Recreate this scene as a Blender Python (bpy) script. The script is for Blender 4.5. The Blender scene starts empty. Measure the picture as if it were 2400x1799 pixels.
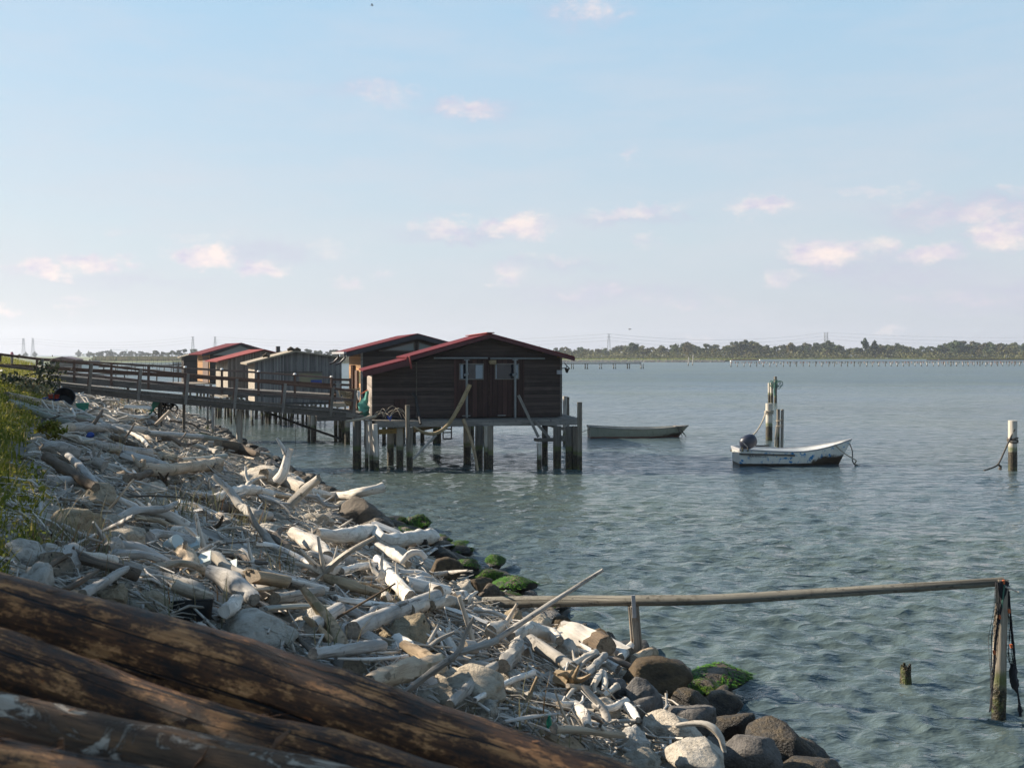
import bpy, math, random
import numpy as np
from mathutils import Vector, Matrix, noise
random.seed(7)
RNG = np.random.default_rng(11)
C = bpy.context.scene.collection
V = Vector
# ---------------------------------------------------------------- camera geometry (metres)
F, CX, HY, CZ = 2400.0, 1200.0, 832.0, 4.25       # focal length in photo pixels, centre column, horizon row, eye height above the water
def P(px, py, Y):                                  # photo direction at distance Y -> point in the world
    return V(((px - CX) / F * Y, Y, CZ + (HY - py) / F * Y))
def W(px, py, z=0.0):                              # photo direction -> point at height z
    Y = (CZ - z) * F / (py - HY)
    return V(((px - CX) / F * Y, Y, z))
def sdist(x, y):                                   # metres seaward of the shoreline (negative: up the bank)
    return x * 0.922 + y * 0.387 - 7.14 + 0.2 * max(0.0, y - 76.0)
def prof(s):
    if s > 0: return max(-2.0, -0.4 * s)
    if s > -9.5: return -0.345 * s
    if s > -13: return 3.28 + 0.27 * (-9.5 - s)
    return 4.22
def ter(x, y): return prof(sdist(x, y))
def G(px, py, lift=0.0):                           # where the view ray meets the bank raised by lift
    dx, dz = (px - CX) / F, (HY - py) / F
    Y = 2.5
    while Y < 400:
        if CZ + dz * Y <= max(-.02, ter(dx * Y, Y)) + lift: break
        Y += 0.05 + Y * 0.002
    return V((dx * Y, Y, CZ + dz * Y))

# ---------------------------------------------------------------- objects
MW = {}
def tag(o, label=None, cat=None, group=None, kind=None):
    if label: o['label'] = label
    if cat: o['category'] = cat
    if group: o['group'] = group
    if kind: o['kind'] = kind
    return o
def thing(name, label, cat, loc, rz=0.0, group=None):
    o = bpy.data.objects.new(name, None); C.objects.link(o)
    o.empty_display_size = 0.2
    o.location = loc; o.rotation_euler = (0, 0, rz)
    MW[o.name] = Matrix.Translation(V(loc)) @ Matrix.Rotation(rz, 4, 'Z')
    return tag(o, label, cat, group)
class MB:
    def __init__(s): s.v = []; s.f = []; s.m = []; s.uv = []
    def face(s, idx, mi=0, uv=None):
        s.f.append(idx); s.m.append(mi); s.uv.append(uv)
    def poly(s, pts, mi=0, uv=None):
        b = len(s.v); s.v += [V(p) for p in pts]; s.face(list(range(b, b + len(pts))), mi, uv); return s
    def bar(s, p0, p1, w, h, up=(0, 0, 1), mi=0):          # rectangular beam, w across, h along up
        p0, p1, up = V(p0), V(p1), V(up)
        d = p1 - p0; L = d.length
        if L < 1e-6: return s
        d /= L
        if abs(d.dot(up)) > 0.99: up = V((0, 1, 0))
        sd = d.cross(up).normalized(); u = sd.cross(d).normalized()
        b = len(s.v)
        for p in (p0, p1):
            for a, c in ((-1, -1), (1, -1), (1, 1), (-1, 1)):
                s.v.append(p + sd * (a * w / 2) + u * (c * h / 2))
        dims = (w, h, w, h); off = random.random() * 7
        for i in range(4):
            j = (i + 1) % 4
            s.face([b + i, b + j, b + 4 + j, b + 4 + i][::-1], mi, [(off, L), (off + dims[i], L), (off + dims[i], 0), (off, 0)])
        s.face([b, b + 1, b + 2, b + 3], mi, [(off, 0), (off + w, 0), (off + w, h * .1), (off, h * .1)])
        s.face([b + 7, b + 6, b + 5, b + 4], mi, [(off, 0), (off + w, 0), (off + w, h * .1), (off, h * .1)])
        return s
    def box(s, lo, hi, mi=0):
        lo, hi = V(lo), V(hi); c = (lo + hi) / 2; d = hi - lo
        return s.bar((lo.x, c.y, c.z), (hi.x, c.y, c.z), d.y, d.z, (0, 0, 1), mi)
    def prism(s, poly, off, mi=0, mi2=None):               # polygon extruded by a vector
        n = len(poly); off = V(off); b = len(s.v)
        s.v += [V(p) for p in poly] + [V(p) + off for p in poly]
        s.face(list(range(b, b + n)), mi); s.face([b + n + i for i in range(n)][::-1], mi)
        for i in range(n):
            j = (i + 1) % n
            s.face([b + i, b + n + i, b + n + j, b + j], mi if mi2 is None else mi2)
        return s
    def tube(s, pts, rad, n=8, rough=0.0, freq=3.0, cap=True, mi=0, capm=None, flat=1.0, jag=0.0, fine=0):
        pts = [V(p) for p in pts]
        if not isinstance(rad, (list, tuple)): rad = [rad] * len(pts)
        if fine:                                           # resample
            L = [0]
            for a, c in zip(pts, pts[1:]): L.append(L[-1] + (c - a).length)
            k = max(len(pts), int(L[-1] / fine) + 1); q = []; r2 = []
            for i in range(k):
                t = L[-1] * i / (k - 1); j = 0
                while j < len(L) - 2 and L[j + 1] < t: j += 1
                w = (t - L[j]) / max(1e-9, L[j + 1] - L[j])
                a0, a3 = pts[max(0, j - 1)], pts[min(len(pts) - 1, j + 2)]
                p1, p2 = pts[j], pts[j + 1]
                m1, m2 = (p2 - a0) * .5, (a3 - p1) * .5
                w2, w3 = w * w, w * w * w
                q.append(p1 * (2 * w3 - 3 * w2 + 1) + m1 * (w3 - 2 * w2 + w) + p2 * (-2 * w3 + 3 * w2) + m2 * (w3 - w2))
                r2.append(rad[j] + (rad[j + 1] - rad[j]) * w)
            pts, rad = q, r2
        k = len(pts); b = len(s.v); seed = V((random.random() * 50, random.random() * 50, random.random() * 50))
        d = (pts[1] - pts[0]).normalized()
        a = V((0, 0, 1)) if abs(d.z) < .9 else V((1, 0, 0))
        x = d.cross(a).normalized(); L = 0; Ls = []; u0 = random.random() * 9
        for i, p in enumerate(pts):
            t = (pts[min(k - 1, i + 1)] - pts[max(0, i - 1)]).normalized()
            x = (x - t * x.dot(t)).normalized(); y = t.cross(x)
            if i: L += (p - pts[i - 1]).length
            Ls.append(L)
            for j in range(n):
                an = 2 * math.pi * j / n; r = rad[i]
                dirv = x * math.cos(an) + y * (math.sin(an) * flat)
                q = p + dirv * r
                if rough:
                    r *= 1 + rough * (.45 * math.cos(3 * an + seed.x + Ls[i] * 1.1 / max(.05, rad[0]) * .35) + .3 * math.cos(5 * an + seed.y - Ls[i] * .5 / max(.05, rad[0]) * .3) + 1.1 * noise.noise(V((Ls[i] / max(.03, rad[0]) * .45, seed.x, seed.y))) +noise.noise(q * freq / max(.02, rad[i]) * .12 + seed) + .5 * noise.noise(q * freq / max(.02, rad[i]) * .4 + seed))
                    q = p + dirv * r
                if jag and (i == 0 or i == k - 1): q = q + t * (jag * (random.random() - .5))
                s.v.append(q)
        for i in range(k - 1):
            for j in range(n):
                j2 = (j + 1) % n; c = 2 * math.pi * max(rad[i], .01) / n
                s.face([b + i * n + j, b + i * n + j2, b + (i + 1) * n + j2, b + (i + 1) * n + j], mi,
                       [(u0 + j * c, Ls[i]), (u0 + (j + 1) * c, Ls[i]), (u0 + (j + 1) * c, Ls[i + 1]), (u0 + j * c, Ls[i + 1])])
        if cap:
            cm = mi if capm is None else capm
            for i, rev in ((0, True), (k - 1, False)):
                idx = [b + i * n + j for j in range(n)]
                if rev: idx = idx[::-1]
                r = rad[i]
                uv = [(math.cos(2 * math.pi * j / n) * r, math.sin(2 * math.pi * j / n) * r) for j in range(n)]
                s.face(idx, cm, uv)
        return s
    def add(s, o, mat=None):                               # append another MB, optionally transformed
        b = len(s.v); s.v += [(mat @ p) if mat else p.copy() for p in o.v]
        s.f += [[i + b for i in f] for f in o.f]; s.m += o.m; s.uv += o.uv
        return s
    def mesh(s, name, mats, smooth=False, angle=None, inv=None):
        me = bpy.data.meshes.new(name)
        me.from_pydata([tuple(inv @ p) if inv else tuple(p) for p in s.v], [], s.f)
        for m in (mats if isinstance(mats, (list, tuple)) else [mats]): me.materials.append(m)
        me.polygons.foreach_set('material_index', s.m)
        if any(u is not None for u in s.uv):
            uvl = me.uv_layers.new(name='UVMap'); buf = np.zeros((len(me.loops), 2), dtype=np.float32); k = 0
            for f, u in zip(s.f, s.uv):
                for i in range(len(f)):
                    if u is not None: buf[k] = u[i]
                    k += 1
            uvl.data.foreach_set('uv', buf.ravel())
        if smooth:
            me.polygons.foreach_set('use_smooth', [True] * len(me.polygons))
            if angle: me.set_sharp_from_angle(angle=math.radians(angle))
        me.update()
        return me
    def build(s, name, mats, parent=None, smooth=False, angle=40, local=False, loc=None):
        inv = None
        if parent is not None and not local: inv = MW[parent.name].inverted()
        if loc is not None: inv = Matrix.Translation(-V(loc))
        o = bpy.data.objects.new(name, s.mesh(name, mats, smooth, angle, inv)); C.objects.link(o)
        if parent is not None: o.parent = parent; MW[o.name] = MW[parent.name]
        else:
            o.location = loc if loc is not None else (0, 0, 0)
            MW[o.name] = Matrix.Translation(V(loc)) if loc is not None else Matrix.Identity(4)
        return o
def base_of(mb):
    n = len(mb.v); c = sum(mb.v, V((0, 0, 0))) / n
    return V((c.x, c.y, min(p.z for p in mb.v)))
def single(mb, name, mats, label, cat, group=None, smooth=True, angle=45, kind=None):
    return tag(mb.build(name, mats, None, smooth, angle, loc=base_of(mb)), label, cat, group, kind)
def np_mesh(name, verts, faces, mats, kind=None, smooth=False, uv=None, midx=None):
    me = bpy.data.meshes.new(name); nv = len(verts); nf = len(faces); k = faces.shape[1]
    me.vertices.add(nv); me.vertices.foreach_set('co', np.ascontiguousarray(verts, dtype=np.float32).ravel())
    me.loops.add(nf * k); me.loops.foreach_set('vertex_index', np.ascontiguousarray(faces, dtype=np.int32).ravel())
    me.polygons.add(nf); me.polygons.foreach_set('loop_start', np.arange(nf, dtype=np.int32) * k)
    for m in (mats if isinstance(mats, (list, tuple)) else [mats]): me.materials.append(m)
    if midx is not None: me.polygons.foreach_set('material_index', np.ascontiguousarray(midx, dtype=np.int32))
    if uv is not None:
        l = me.uv_layers.new(name='UVMap'); l.data.foreach_set('uv', np.ascontiguousarray(uv, dtype=np.float32).ravel())
    if smooth: me.polygons.foreach_set('use_smooth', np.ones(nf, dtype=bool))
    me.update(calc_edges=True); me.validate()
    o = bpy.data.objects.new(name, me); C.objects.link(o)
    if kind: o['kind'] = kind
    return o
KIDS = {}
def copy_tree(o, parent=None):
    c = o.copy(); C.objects.link(c)
    if parent is not None: c.parent = parent
    for ch in [x for x in bpy.data.objects if x.parent == o]: copy_tree(ch, c)
    return c

# ---------------------------------------------------------------- materials
class NT:
    def __init__(s, tree): s.t = tree; tree.nodes.clear()
    def n(s, typ, ins=None, **kw):
        nd = s.t.nodes.new(typ)
        for k, v in kw.items(): setattr(nd, k, v)
        for k, v in (ins or {}).items():
            sock = nd.inputs[k]
            if isinstance(v, bpy.types.NodeSocket): s.t.links.new(v, sock)
            else: sock.default_value = v
        return nd
    def math(s, op, a, b=0.0, c=None, clamp=False):
        ins = {0: a, 1: b}
        if c is not None: ins[2] = c
        return s.n('ShaderNodeMath', ins, operation=op, use_clamp=clamp).outputs[0]
    def noise(s, vec, scale, detail=4, rough=.6, dist=0):
        return s.n('ShaderNodeTexNoise', {'Vector': vec, 'Scale': scale, 'Detail': detail, 'Roughness': rough, 'Distortion': dist}).outputs['Fac']
    def scale(s, vec, sc, loc=(0, 0, 0)):
        return s.n('ShaderNodeMapping', {'Vector': vec, 'Scale': sc, 'Location': loc}).outputs[0]
    def ramp(s, fac, stops, interp='LINEAR'):
        nd = s.n('ShaderNodeValToRGB', {'Fac': fac}); cr = nd.color_ramp; cr.interpolation = interp
        while len(cr.elements) > 1: cr.elements.remove(cr.elements[0])
        cr.elements[0].position = stops[0][0]; cr.elements[0].color = (*stops[0][1], 1)
        for p, c in stops[1:]:
            e = cr.elements.new(p); e.color = (*c, 1)
        return nd.outputs[0]
    def mix(s, fac, a, b, mode='MIX'):
        nd = s.n('ShaderNodeMix', data_type='RGBA', blend_type=mode)
        for k, v in ((0, fac), (6, a), (7, b)):
            if isinstance(v, bpy.types.NodeSocket): s.t.links.new(v, nd.inputs[k])
            else: nd.inputs[k].default_value = v if k == 0 else (*v, 1) if len(v) == 3 else v
        return nd.outputs[2]
    def rng(s, v, a, b, c=0.0, d=1.0, smooth=False):
        return s.n('ShaderNodeMapRange', {0: v, 1: a, 2: b, 3: c, 4: d}, interpolation_type='SMOOTHSTEP' if smooth else 'LINEAR').outputs[0]
    def coord(s, k='Object'): return s.n('ShaderNodeTexCoord').outputs[k]
    def sep(s, v): return s.n('ShaderNodeSeparateXYZ', {0: v}).outputs
    def comb(s, x, y, z): return s.n('ShaderNodeCombineXYZ', {0: x, 1: y, 2: z}).outputs[0]
def newmat(name):
    m = bpy.data.materials.new(name); m.use_nodes = True
    return m, NT(m.node_tree)
def finish(t, col, rough=.8, bump=None, bstr=.3, bdist=.01, spec=.3, metal=0.0, extra=None):
    ins = {'Base Color': col if isinstance(col, bpy.types.NodeSocket) else (*col, 1), 'Roughness': rough, 'Metallic': metal, 'Specular IOR Level': spec}
    if bump is not None:
        ins['Normal'] = t.n('ShaderNodeBump', {'Height': bump, 'Strength': bstr, 'Distance': bdist}).outputs[0]
    ins.update(extra or {})
    b = t.n('ShaderNodeBsdfPrincipled', ins)
    t.n('ShaderNodeOutputMaterial', {'Surface': b.outputs[0]})
def wood(name, c1, c2, dark, grain=(26, 1.6), crack=.62, rough=.85, var=.35, patch=None, bstr=.5, isl=False):
    m, t = newmat(name); uv = t.coord('UV'); rnd = t.n('ShaderNodeNewGeometry').outputs['Random Per Island'] if isl else t.n('ShaderNodeObjectInfo').outputs['Random']
    off = t.comb(t.math('MULTIPLY', rnd, 31.0), t.math('MULTIPLY', rnd, 17.0), 0.0)
    q = t.n('ShaderNodeVectorMath', {0: uv, 1: off}, operation='ADD').outputs[0]
    g = t.noise(t.scale(q, (grain[0], grain[1], 1)), 1.0, 6, .65, .4)
    big = t.noise(t.coord('Object'), 2.2, 4, .6)
    col = t.ramp(g, [(.28, dark), (.42, c2), (.68, c1)])
    col = t.mix(t.rng(big, .35, .7), col, t.mix(.55, col, c2))
    md = t.noise(t.scale(q, (grain[0] * .32, grain[1] * .55, 1), (5, 2, 0)), 1.0, 5, .7, .3)
    col = t.mix(t.rng(md, .50, .66), col, t.mix(.5, c2, dark)); col = t.mix(t.rng(md, .40, .28), col, c1)
    ck = t.noise(t.scale(q, (grain[0] * 1.6, grain[1] * .5, 1), (3, 9, 0)), 1.0, 3, .5)
    col = t.mix(t.rng(ck, crack, crack + .07), col, dark)
    kn = t.noise(t.scale(t.coord('Object'), (1, 1, 1), (2, 5, 1)), 11.0, 3, .6); col = t.mix(t.math('MULTIPLY', t.rng(kn, .62, .68), .75), col, dark)
    gr = t.noise(t.coord('Object'), 3.3, 5, .7); col = t.mix(t.math('MULTIPLY', t.rng(gr, .52, .66), .55), col, t.mix(.5, c2, dark))
    if patch: col = t.mix(t.rng(t.noise(t.coord('Object'), 5.0, 4, .7), .56, .64), col, patch)
    hsv = t.n('ShaderNodeHueSaturation', {'Color': col, 'Value': t.rng(rnd, 0, 1, 1 - var, 1 + var * .6), 'Saturation': t.rng(rnd, 1, 0, .75, 1.25)}).outputs[0]
    finish(t, hsv, rough, t.math('SUBTRACT', g, t.math('MULTIPLY', t.rng(ck, crack, crack + .07), .8)), bstr, .012, .25)
    return m
def boards(name, axis, width, c1, c2, dark, streak=.5, red=None, rough=.8, sheen=.25):
    m, t = newmat(name); o = t.coord('Object'); x, y, z = t.sep(o)
    if axis == 'z': a = z; lo = t.math('ADD', x, y); v1 = t.comb(t.math('MULTIPLY', x, 1.2), t.math('MULTIPLY', y, 1.2), t.math('MULTIPLY', z, 40))
    else: a = t.math('ADD', x, y); v1 = t.comb(t.math('MULTIPLY', x, 30), t.math('MULTIPLY', y, 30), t.math('MULTIPLY', z, 1.0))
    k = t.math('DIVIDE', a, width); fl = t.math('FLOOR', k); fr = t.math('FRACT', k)
    wn = t.n('ShaderNodeTexWhiteNoise', {'W': fl}, noise_dimensions='1D').outputs['Value']
    st = t.noise(v1, 1.0, 5, .65)
    col = t.ramp(st, [(.25, dark), (.5, c2), (.75, c1)])
    col = t.mix(t.math('MULTIPLY', wn, .6), col, c2)
    hv = t.n('ShaderNodeHueSaturation', {'Color': col, 'Value': t.rng(wn, 0, 1, .55, 1.45)}).outputs[0]
    wear = t.noise(o, 1.1, 5, .7)
    hv = t.mix(t.math('MULTIPLY', t.rng(wear, .52, .7), streak), hv, c1)
    if red: hv = t.mix(t.rng(t.noise(o, .7, 3, .6), .45, .65), hv, red)
    gap = t.math('LESS_THAN', fr, .09)
    hv = t.mix(t.math('MULTIPLY', gap, .8), hv, tuple(c * .35 for c in dark))
    finish(t, hv, rough, t.math('ADD', t.math('MULTIPLY', st, .4), t.rng(fr, 0, .12)), .5, .015, sheen)
    return m
def plain(name, c, rough=.7, var=.25, scale=6.0, metal=0.0, spec=.4, dark=None, thr=.58):
    m, t = newmat(name); o = t.coord('Object'); n = t.noise(o, scale, 6, .65)
    col = t.mix(t.rng(n, .3, .7), tuple(k * (1 - var) for k in c), tuple(min(1, k * (1 + var * .7)) for k in c))
    if dark: col = t.mix(t.rng(t.noise(o, scale * .55, 5, .7), thr, thr + .1), col, dark)
    finish(t, col, rough, n, .25, .01, spec, metal)
    return m
def rock(name, c1, c2, dark, scale=3.0, rough=.9, bstr=.7, top=None, spec=.25):
    m, t = newmat(name); o = t.coord('Object'); rnd = t.n('ShaderNodeObjectInfo').outputs['Random']
    q = t.n('ShaderNodeVectorMath', {0: o, 1: t.comb(t.math('MULTIPLY', rnd, 40.0), 0.0, t.math('MULTIPLY', rnd, 23.0))}, operation='ADD').outputs[0]
    a = t.noise(q, scale, 8, .68, .3); b = t.noise(q, scale * 6, 6, .7)
    vor = t.n('ShaderNodeTexVoronoi', {'Vector': q, 'Scale': scale * 4}).outputs['Distance']
    col = t.ramp(a, [(.3, dark), (.47, c2), (.68, c1)])
    col = t.mix(t.rng(b, .6, .75, 0, .6), col, dark)
    if top:
        up = t.sep(t.n('ShaderNodeNewGeometry').outputs['Normal'])[2]
        col = t.mix(t.math('MULTIPLY', t.rng(up, .2, .8), t.rng(a, .4, .6)), col, top)
    wz = t.math('ADD', t.sep(t.n('ShaderNodeNewGeometry').outputs['Position'])[2], t.math('MULTIPLY', t.math('SUBTRACT', a, .5), .3))
    wet = t.rng(wz, .26, .16)
    col = t.mix(wet, col, t.mix(.75, col, (.012, .011, .008)))
    rough = t.rng(wet, 0, 1, rough, .45)
    hsv = t.n('ShaderNodeHueSaturation', {'Color': col, 'Value': t.rng(rnd, 0, 1, .75, 1.2), 'Saturation': t.rng(rnd, 0, 1, 1.2, .7)}).outputs[0]
    h = t.math('ADD', t.math('MULTIPLY', a, 1.0), t.math('ADD', t.math('MULTIPLY', b, .35), t.math('MULTIPLY', vor, .25)))
    finish(t, hsv, rough, h, bstr, .05, spec)
    return m
def pile_mat(name, c1, c2, dark, wet=.75, green=(.07, .09, .02)):
    m, t = newmat(name); o = t.coord('Object'); pos = t.n('ShaderNodeNewGeometry').outputs['Position']
    z = t.sep(pos)[2]; n = t.noise(pos, 7.0, 5, .7); st = t.noise(t.scale(pos, (14, 14, 1.2)), 1.0, 5, .6)
    col = t.ramp(st, [(.3, dark), (.5, c2), (.7, c1)])
    zz = t.math('ADD', z, t.math('MULTIPLY', t.math('SUBTRACT', n, .5), .25))
    low = t.ramp(t.noise(pos, 22.0, 4, .7), [(.42, (.012, .011, .008)), (.55, (.035, .028, .016)), (.66, (.16, .12, .07)), (.75, (.3, .26, .2))])
    wetf = t.rng(zz, wet, wet - .12); col = t.mix(wetf, col, low)
    gf = t.math('MULTIPLY', t.rng(zz, wet - .12, wet - .02), t.rng(zz, wet + .14, wet + .02))
    col = t.mix(t.math('MULTIPLY', gf, .8), col, green)
    gf2 = t.math('MULTIPLY', t.rng(zz, .3, .1), t.rng(n, .5, .6)); col = t.mix(t.math('MULTIPLY', gf2, .7), col, green)
    finish(t, col, t.rng(wetf, 0, 1, .85, .5), t.math('ADD', st, t.math('MULTIPLY', t.noise(pos, 30.0, 3, .6), t.math('MULTIPLY', wetf, 2.0))), .6, .02, .3)
    return m
def leafmat(name, c1, c2, c3=None, scale=1.5, trans=.25):
    m, t = newmat(name); o = t.coord('Object'); rnd = t.n('ShaderNodeObjectInfo').outputs['Random']
    isl = t.n('ShaderNodeNewGeometry').outputs['Random Per Island']
    n = t.noise(o, scale, 3, .6)
    col = t.mix(t.rng(t.math('ADD', t.math('MULTIPLY', n, .6), t.math('MULTIPLY', isl, .4)), .3, .7), c1, c2)
    if c3: col = t.mix(t.rng(isl, .82, .9), col, c3)
    col = t.n('ShaderNodeHueSaturation', {'Color': col, 'Value': t.rng(rnd, 0, 1, .75, 1.25), 'Hue': t.rng(rnd, 0, 1, .48, .52)}).outputs[0]
    d = t.n('ShaderNodeBsdfPrincipled', {'Base Color': col, 'Roughness': .6, 'Specular IOR Level': .2})
    tr = t.n('ShaderNodeBsdfTranslucent', {'Color': col})
    t.n('ShaderNodeOutputMaterial', {'Surface': t.n('ShaderNodeMixShader', {0: trans, 1: d.outputs[0], 2: tr.outputs[0]}).outputs[0]})
    return m
DW = dict(
 white=wood('bleached_wood', (.70, .65, .57), (.54, .49, .425), (.18, .15, .12), (24, 1.4), .64, var=.3),
 grey=wood('grey_wood', (.46, .425, .38), (.33, .305, .27), (.10, .09, .08), (30, 1.5), .62, var=.25),
 tan=wood('tan_wood', (.50, .40, .28), (.36, .28, .20), (.12, .09, .06), (26, 1.4), .64, var=.25, patch=(.2, .17, .11)),
 brown=wood('brown_wood', (.20, .15, .105), (.13, .10, .075), (.035, .027, .02), (28, 1.3), .6, var=.3),
 green=wood('green_grey_pole', (.36, .36, .30), (.26, .26, .215), (.10, .10, .08), (30, 1.2), .66, var=.15))
M_END = wood('end_grain', (.36, .30, .23), (.24, .20, .155), (.06, .05, .04), (40, 40), .62, var=.2)
M_PLANK = wood('grey_deck_wood', (.27, .25, .22), (.18, .165, .145), (.06, .055, .05), (26, 1.2), .62, var=.2)
M_RUST = wood('red_brown_rail', (.17, .105, .08), (.11, .07, .055), (.04, .028, .022), (24, 1.2), .6, var=.25)
M_DARKW = wood('dark_beam', (.15, .13, .11), (.095, .082, .07), (.032, .028, .024), (24, 1.0), .6, var=.2)
M_YEL = wood('yellow_beam', (.36, .25, .10), (.25, .17, .07), (.08, .06, .03), (20, 1.0), .64, var=.1)
M_RAIL = wood('weathered_pole', (.22, .20, .155), (.155, .142, .11), (.05, .043, .033), (22, .8), .6, var=.05, patch=(.095, .085, .062))
M_POST = wood('grey_post', (.33, .30, .26), (.22, .20, .17), (.06, .05, .04), (30, .9), .6, var=.05, patch=(.2, .12, .07))
# hut walls
W_MAIN = boards('black_brown_boards', 'z', .15, (.12, .088, .074), (.046, .032, .028), (.014, .011, .010), .3)
W_MAINL = boards('sun_tinted_boards', 'z', .09, (.34, .29, .25), (.25, .21, .18), (.10, .08, .07), .3)  # big hut's side wall: sunlight put into a paler board colour
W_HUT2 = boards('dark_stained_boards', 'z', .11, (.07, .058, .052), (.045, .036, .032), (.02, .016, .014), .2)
W_SUN_ORANGE = boards('orange_sun_tinted_boards', 'z', .11, (.36, .20, .085), (.27, .145, .06), (.12, .06, .03), .2)  # side walls facing the sun: its orange light put into the board colour
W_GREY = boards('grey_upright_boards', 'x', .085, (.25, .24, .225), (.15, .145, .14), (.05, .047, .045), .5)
W_GREYL = boards('sun_tinted_upright_boards', 'x', .085, (.44, .39, .32), (.30, .26, .21), (.10, .085, .07), .5)  # sunlit copy of the upright boards, sunlight put into the colour
W_BROWN = boards('brown_upright_boards', 'x', .085, (.23, .185, .15), (.15, .12, .10), (.05, .04, .035), .4)
W_DOOR = boards('dark_red_door', 'x', .2, (.085, .045, .038), (.044, .021, .018), (.02, .01, .009), .35)
def roofmat(name, c, axis=0, rib=.18):
    m, t = newmat(name); o = t.coord('Object'); y = t.sep(o)[1]
    fr = t.math('FRACT', t.math('DIVIDE', y, rib)); r = t.math('LESS_THAN', fr, .22)
    n = t.noise(o, 2.0, 5, .7); col = t.mix(t.rng(n, .3, .7), tuple(k * .75 for k in c), tuple(k * 1.15 for k in c))
    finish(t, col, .75, r, .6, .025, .12); return m
M_ROOF = roofmat('red_sheet_roof', (.105, .010, .014))
M_ROOF2 = roofmat('faded_red_sheet_roof', (.22, .05, .045), rib=.15)
M_TILE = plain('fibre_sheet_roof', (.27, .225, .165), .95, .4, 3.0, dark=(.12, .09, .05), thr=.6)
M_TRIM = plain('dark_red_trim', (.065, .010, .014), .45, .2)
M_BLUEBLK = plain('dark_verge', (.025, .026, .034), .5, .2)
M_CONC = pile_mat('concrete_pile', (.40, .365, .31), (.32, .29, .245), (.20, .18, .15))
M_CONCD = pile_mat('dark_concrete_pile', (.13, .12, .105), (.095, .088, .078), (.05, .046, .04))
M_WPILE = pile_mat('white_pole', (.55, .51, .46), (.40, .37, .33), (.16, .14, .12), .45)
M_TPILE = pile_mat('timber_pile', (.23, .20, .16), (.15, .13, .105), (.05, .04, .032), .6)
M_STUMP = pile_mat('rotten_stump', (.10, .08, .05), (.06, .05, .03), (.02, .017, .012), .5)
M_CPOST = pile_mat('mooring_concrete', (.50, .46, .39), (.42, .385, .33), (.27, .245, .21), .8)
# rocks
R_PALE = rock('pale_limestone', (.48, .43, .36), (.36, .32, .26), (.16, .135, .105), 2.6)
R_TAN = rock('tan_limestone', (.44, .365, .265), (.34, .28, .20), (.15, .12, .085), 3.2)
R_GREY = rock('grey_stone', (.17, .155, .14), (.115, .105, .095), (.05, .045, .04), 3.0)
R_DARK = rock('dark_wet_stone', (.036, .029, .022), (.022, .018, .014), (.009, .008, .007), 3.0, .55, .8, top=(.075, .05, .02), spec=.4)
R_BROWN = rock('brown_stone', (.12, .088, .054), (.078, .058, .038), (.032, .025, .017), 3.0, .8, .6)
M_ALGAE = leafmat('green_algae', (.014, .042, .006), (.085, .18, .014), (.12, .18, .02), 7.0, .1)
M_SOIL = rock('rubble_soil', (.22, .195, .16), (.13, .115, .095), (.05, .043, .035), 1.6, .95, 1.0)
M_EARTH = plain('grassy_earth', (.12, .115, .05), .95, .5, 3.0)
M_GRASS = leafmat('meadow_grass', (.10, .125, .016), (.27, .26, .04), (.34, .28, .09), .6, .35)
M_FLOWER = plain('yellow_blossom', (.55, .42, .03), .6, .2)
M_BUSH = leafmat('dark_bush_leaf', (.022, .034, .018), (.05, .062, .03), None, 2.0, .2)
M_WEED = leafmat('pale_weed', (.16, .165, .09), (.28, .26, .16), (.26, .16, .07), 2.0, .3)
# trees far off
T_A = leafmat('far_leaf_green', (.045, .062, .026), (.095, .11, .042), None, .35, .2)
T_B = leafmat('far_leaf_olive', (.08, .08, .034), (.15, .14, .05), None, .35, .2)
T_C = leafmat('far_leaf_yellow', (.12, .115, .035), (.19, .16, .045), None, .35, .15)
T_D = leafmat('far_leaf_dark', (.028, .042, .024), (.055, .072, .036), None, .35, .15)
M_TRUNK = plain('tree_bark', (.12, .10, .085), .9, .3, 2.0)
M_REED = leafmat('dry_reed', (.15, .115, .065), (.24, .185, .105), (.09, .10, .04), .05, .2)
M_FARBANK = plain('far_bank_grass', (.10, .12, .05), .95, .35, .05)
M_STEEL = plain('grey_steel', (.28, .28, .29), .6, .15)
M_GALV = plain('galvanised_tube', (.19, .20, .20), .45, .2, 5.0, metal=.3)
M_ROPE = plain('old_rope', (.34, .29, .22), .9, .3, 30.0)
M_DROPE = plain('dark_rope', (.07, .06, .05), .9, .3, 30.0)
M_GROPE = plain('green_rope', (.05, .13, .10), .8, .3, 30.0)
M_BLACK = plain('black_plastic', (.010, .010, .011), .6, .2, 5.0)
M_TUB = plain('black_rubber_tub', (.022, .022, .025), .55, .3, 4.0)
M_BLUEP = plain('blue_plastic', (.012, .045, .23), .4, .2)
M_REDP = plain('red_plastic', (.27, .03, .015), .5, .3)
M_GREENP = plain('green_plastic', (.008, .17, .105), .45, .3)
M_FOAM = plain('pale_foam', (.42, .47, .45), .7, .08)
M_WHITE = plain('white_paint', (.70, .69, .66), .5, .1)
M_NET = plain('dark_net', (.022, .022, .026), .9, .3)
M_NETT = plain('turquoise_net', (.10, .36, .30), .8, .3, 8.0)
M_NETB = plain('brown_net', (.20, .17, .11), .9, .3, 10.0)
M_ORANGE = plain('orange_float', (.42, .10, .03), .6, .2)
M_CURT = plain('pale_curtain', (.26, .29, .32), .9, .15, 2.0)
def glassmat(name, c, rough=.06):
    m, t = newmat(name); finish(t, c, rough, None, spec=.6); return m
M_GLASS = glassmat('dark_pane', (.006, .010, .016))
M_GLASSP = glassmat('pale_pane', (.20, .25, .25), .15)
M_GLASSG = glassmat('greenish_pane', (.16, .18, .12), .12)
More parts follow.
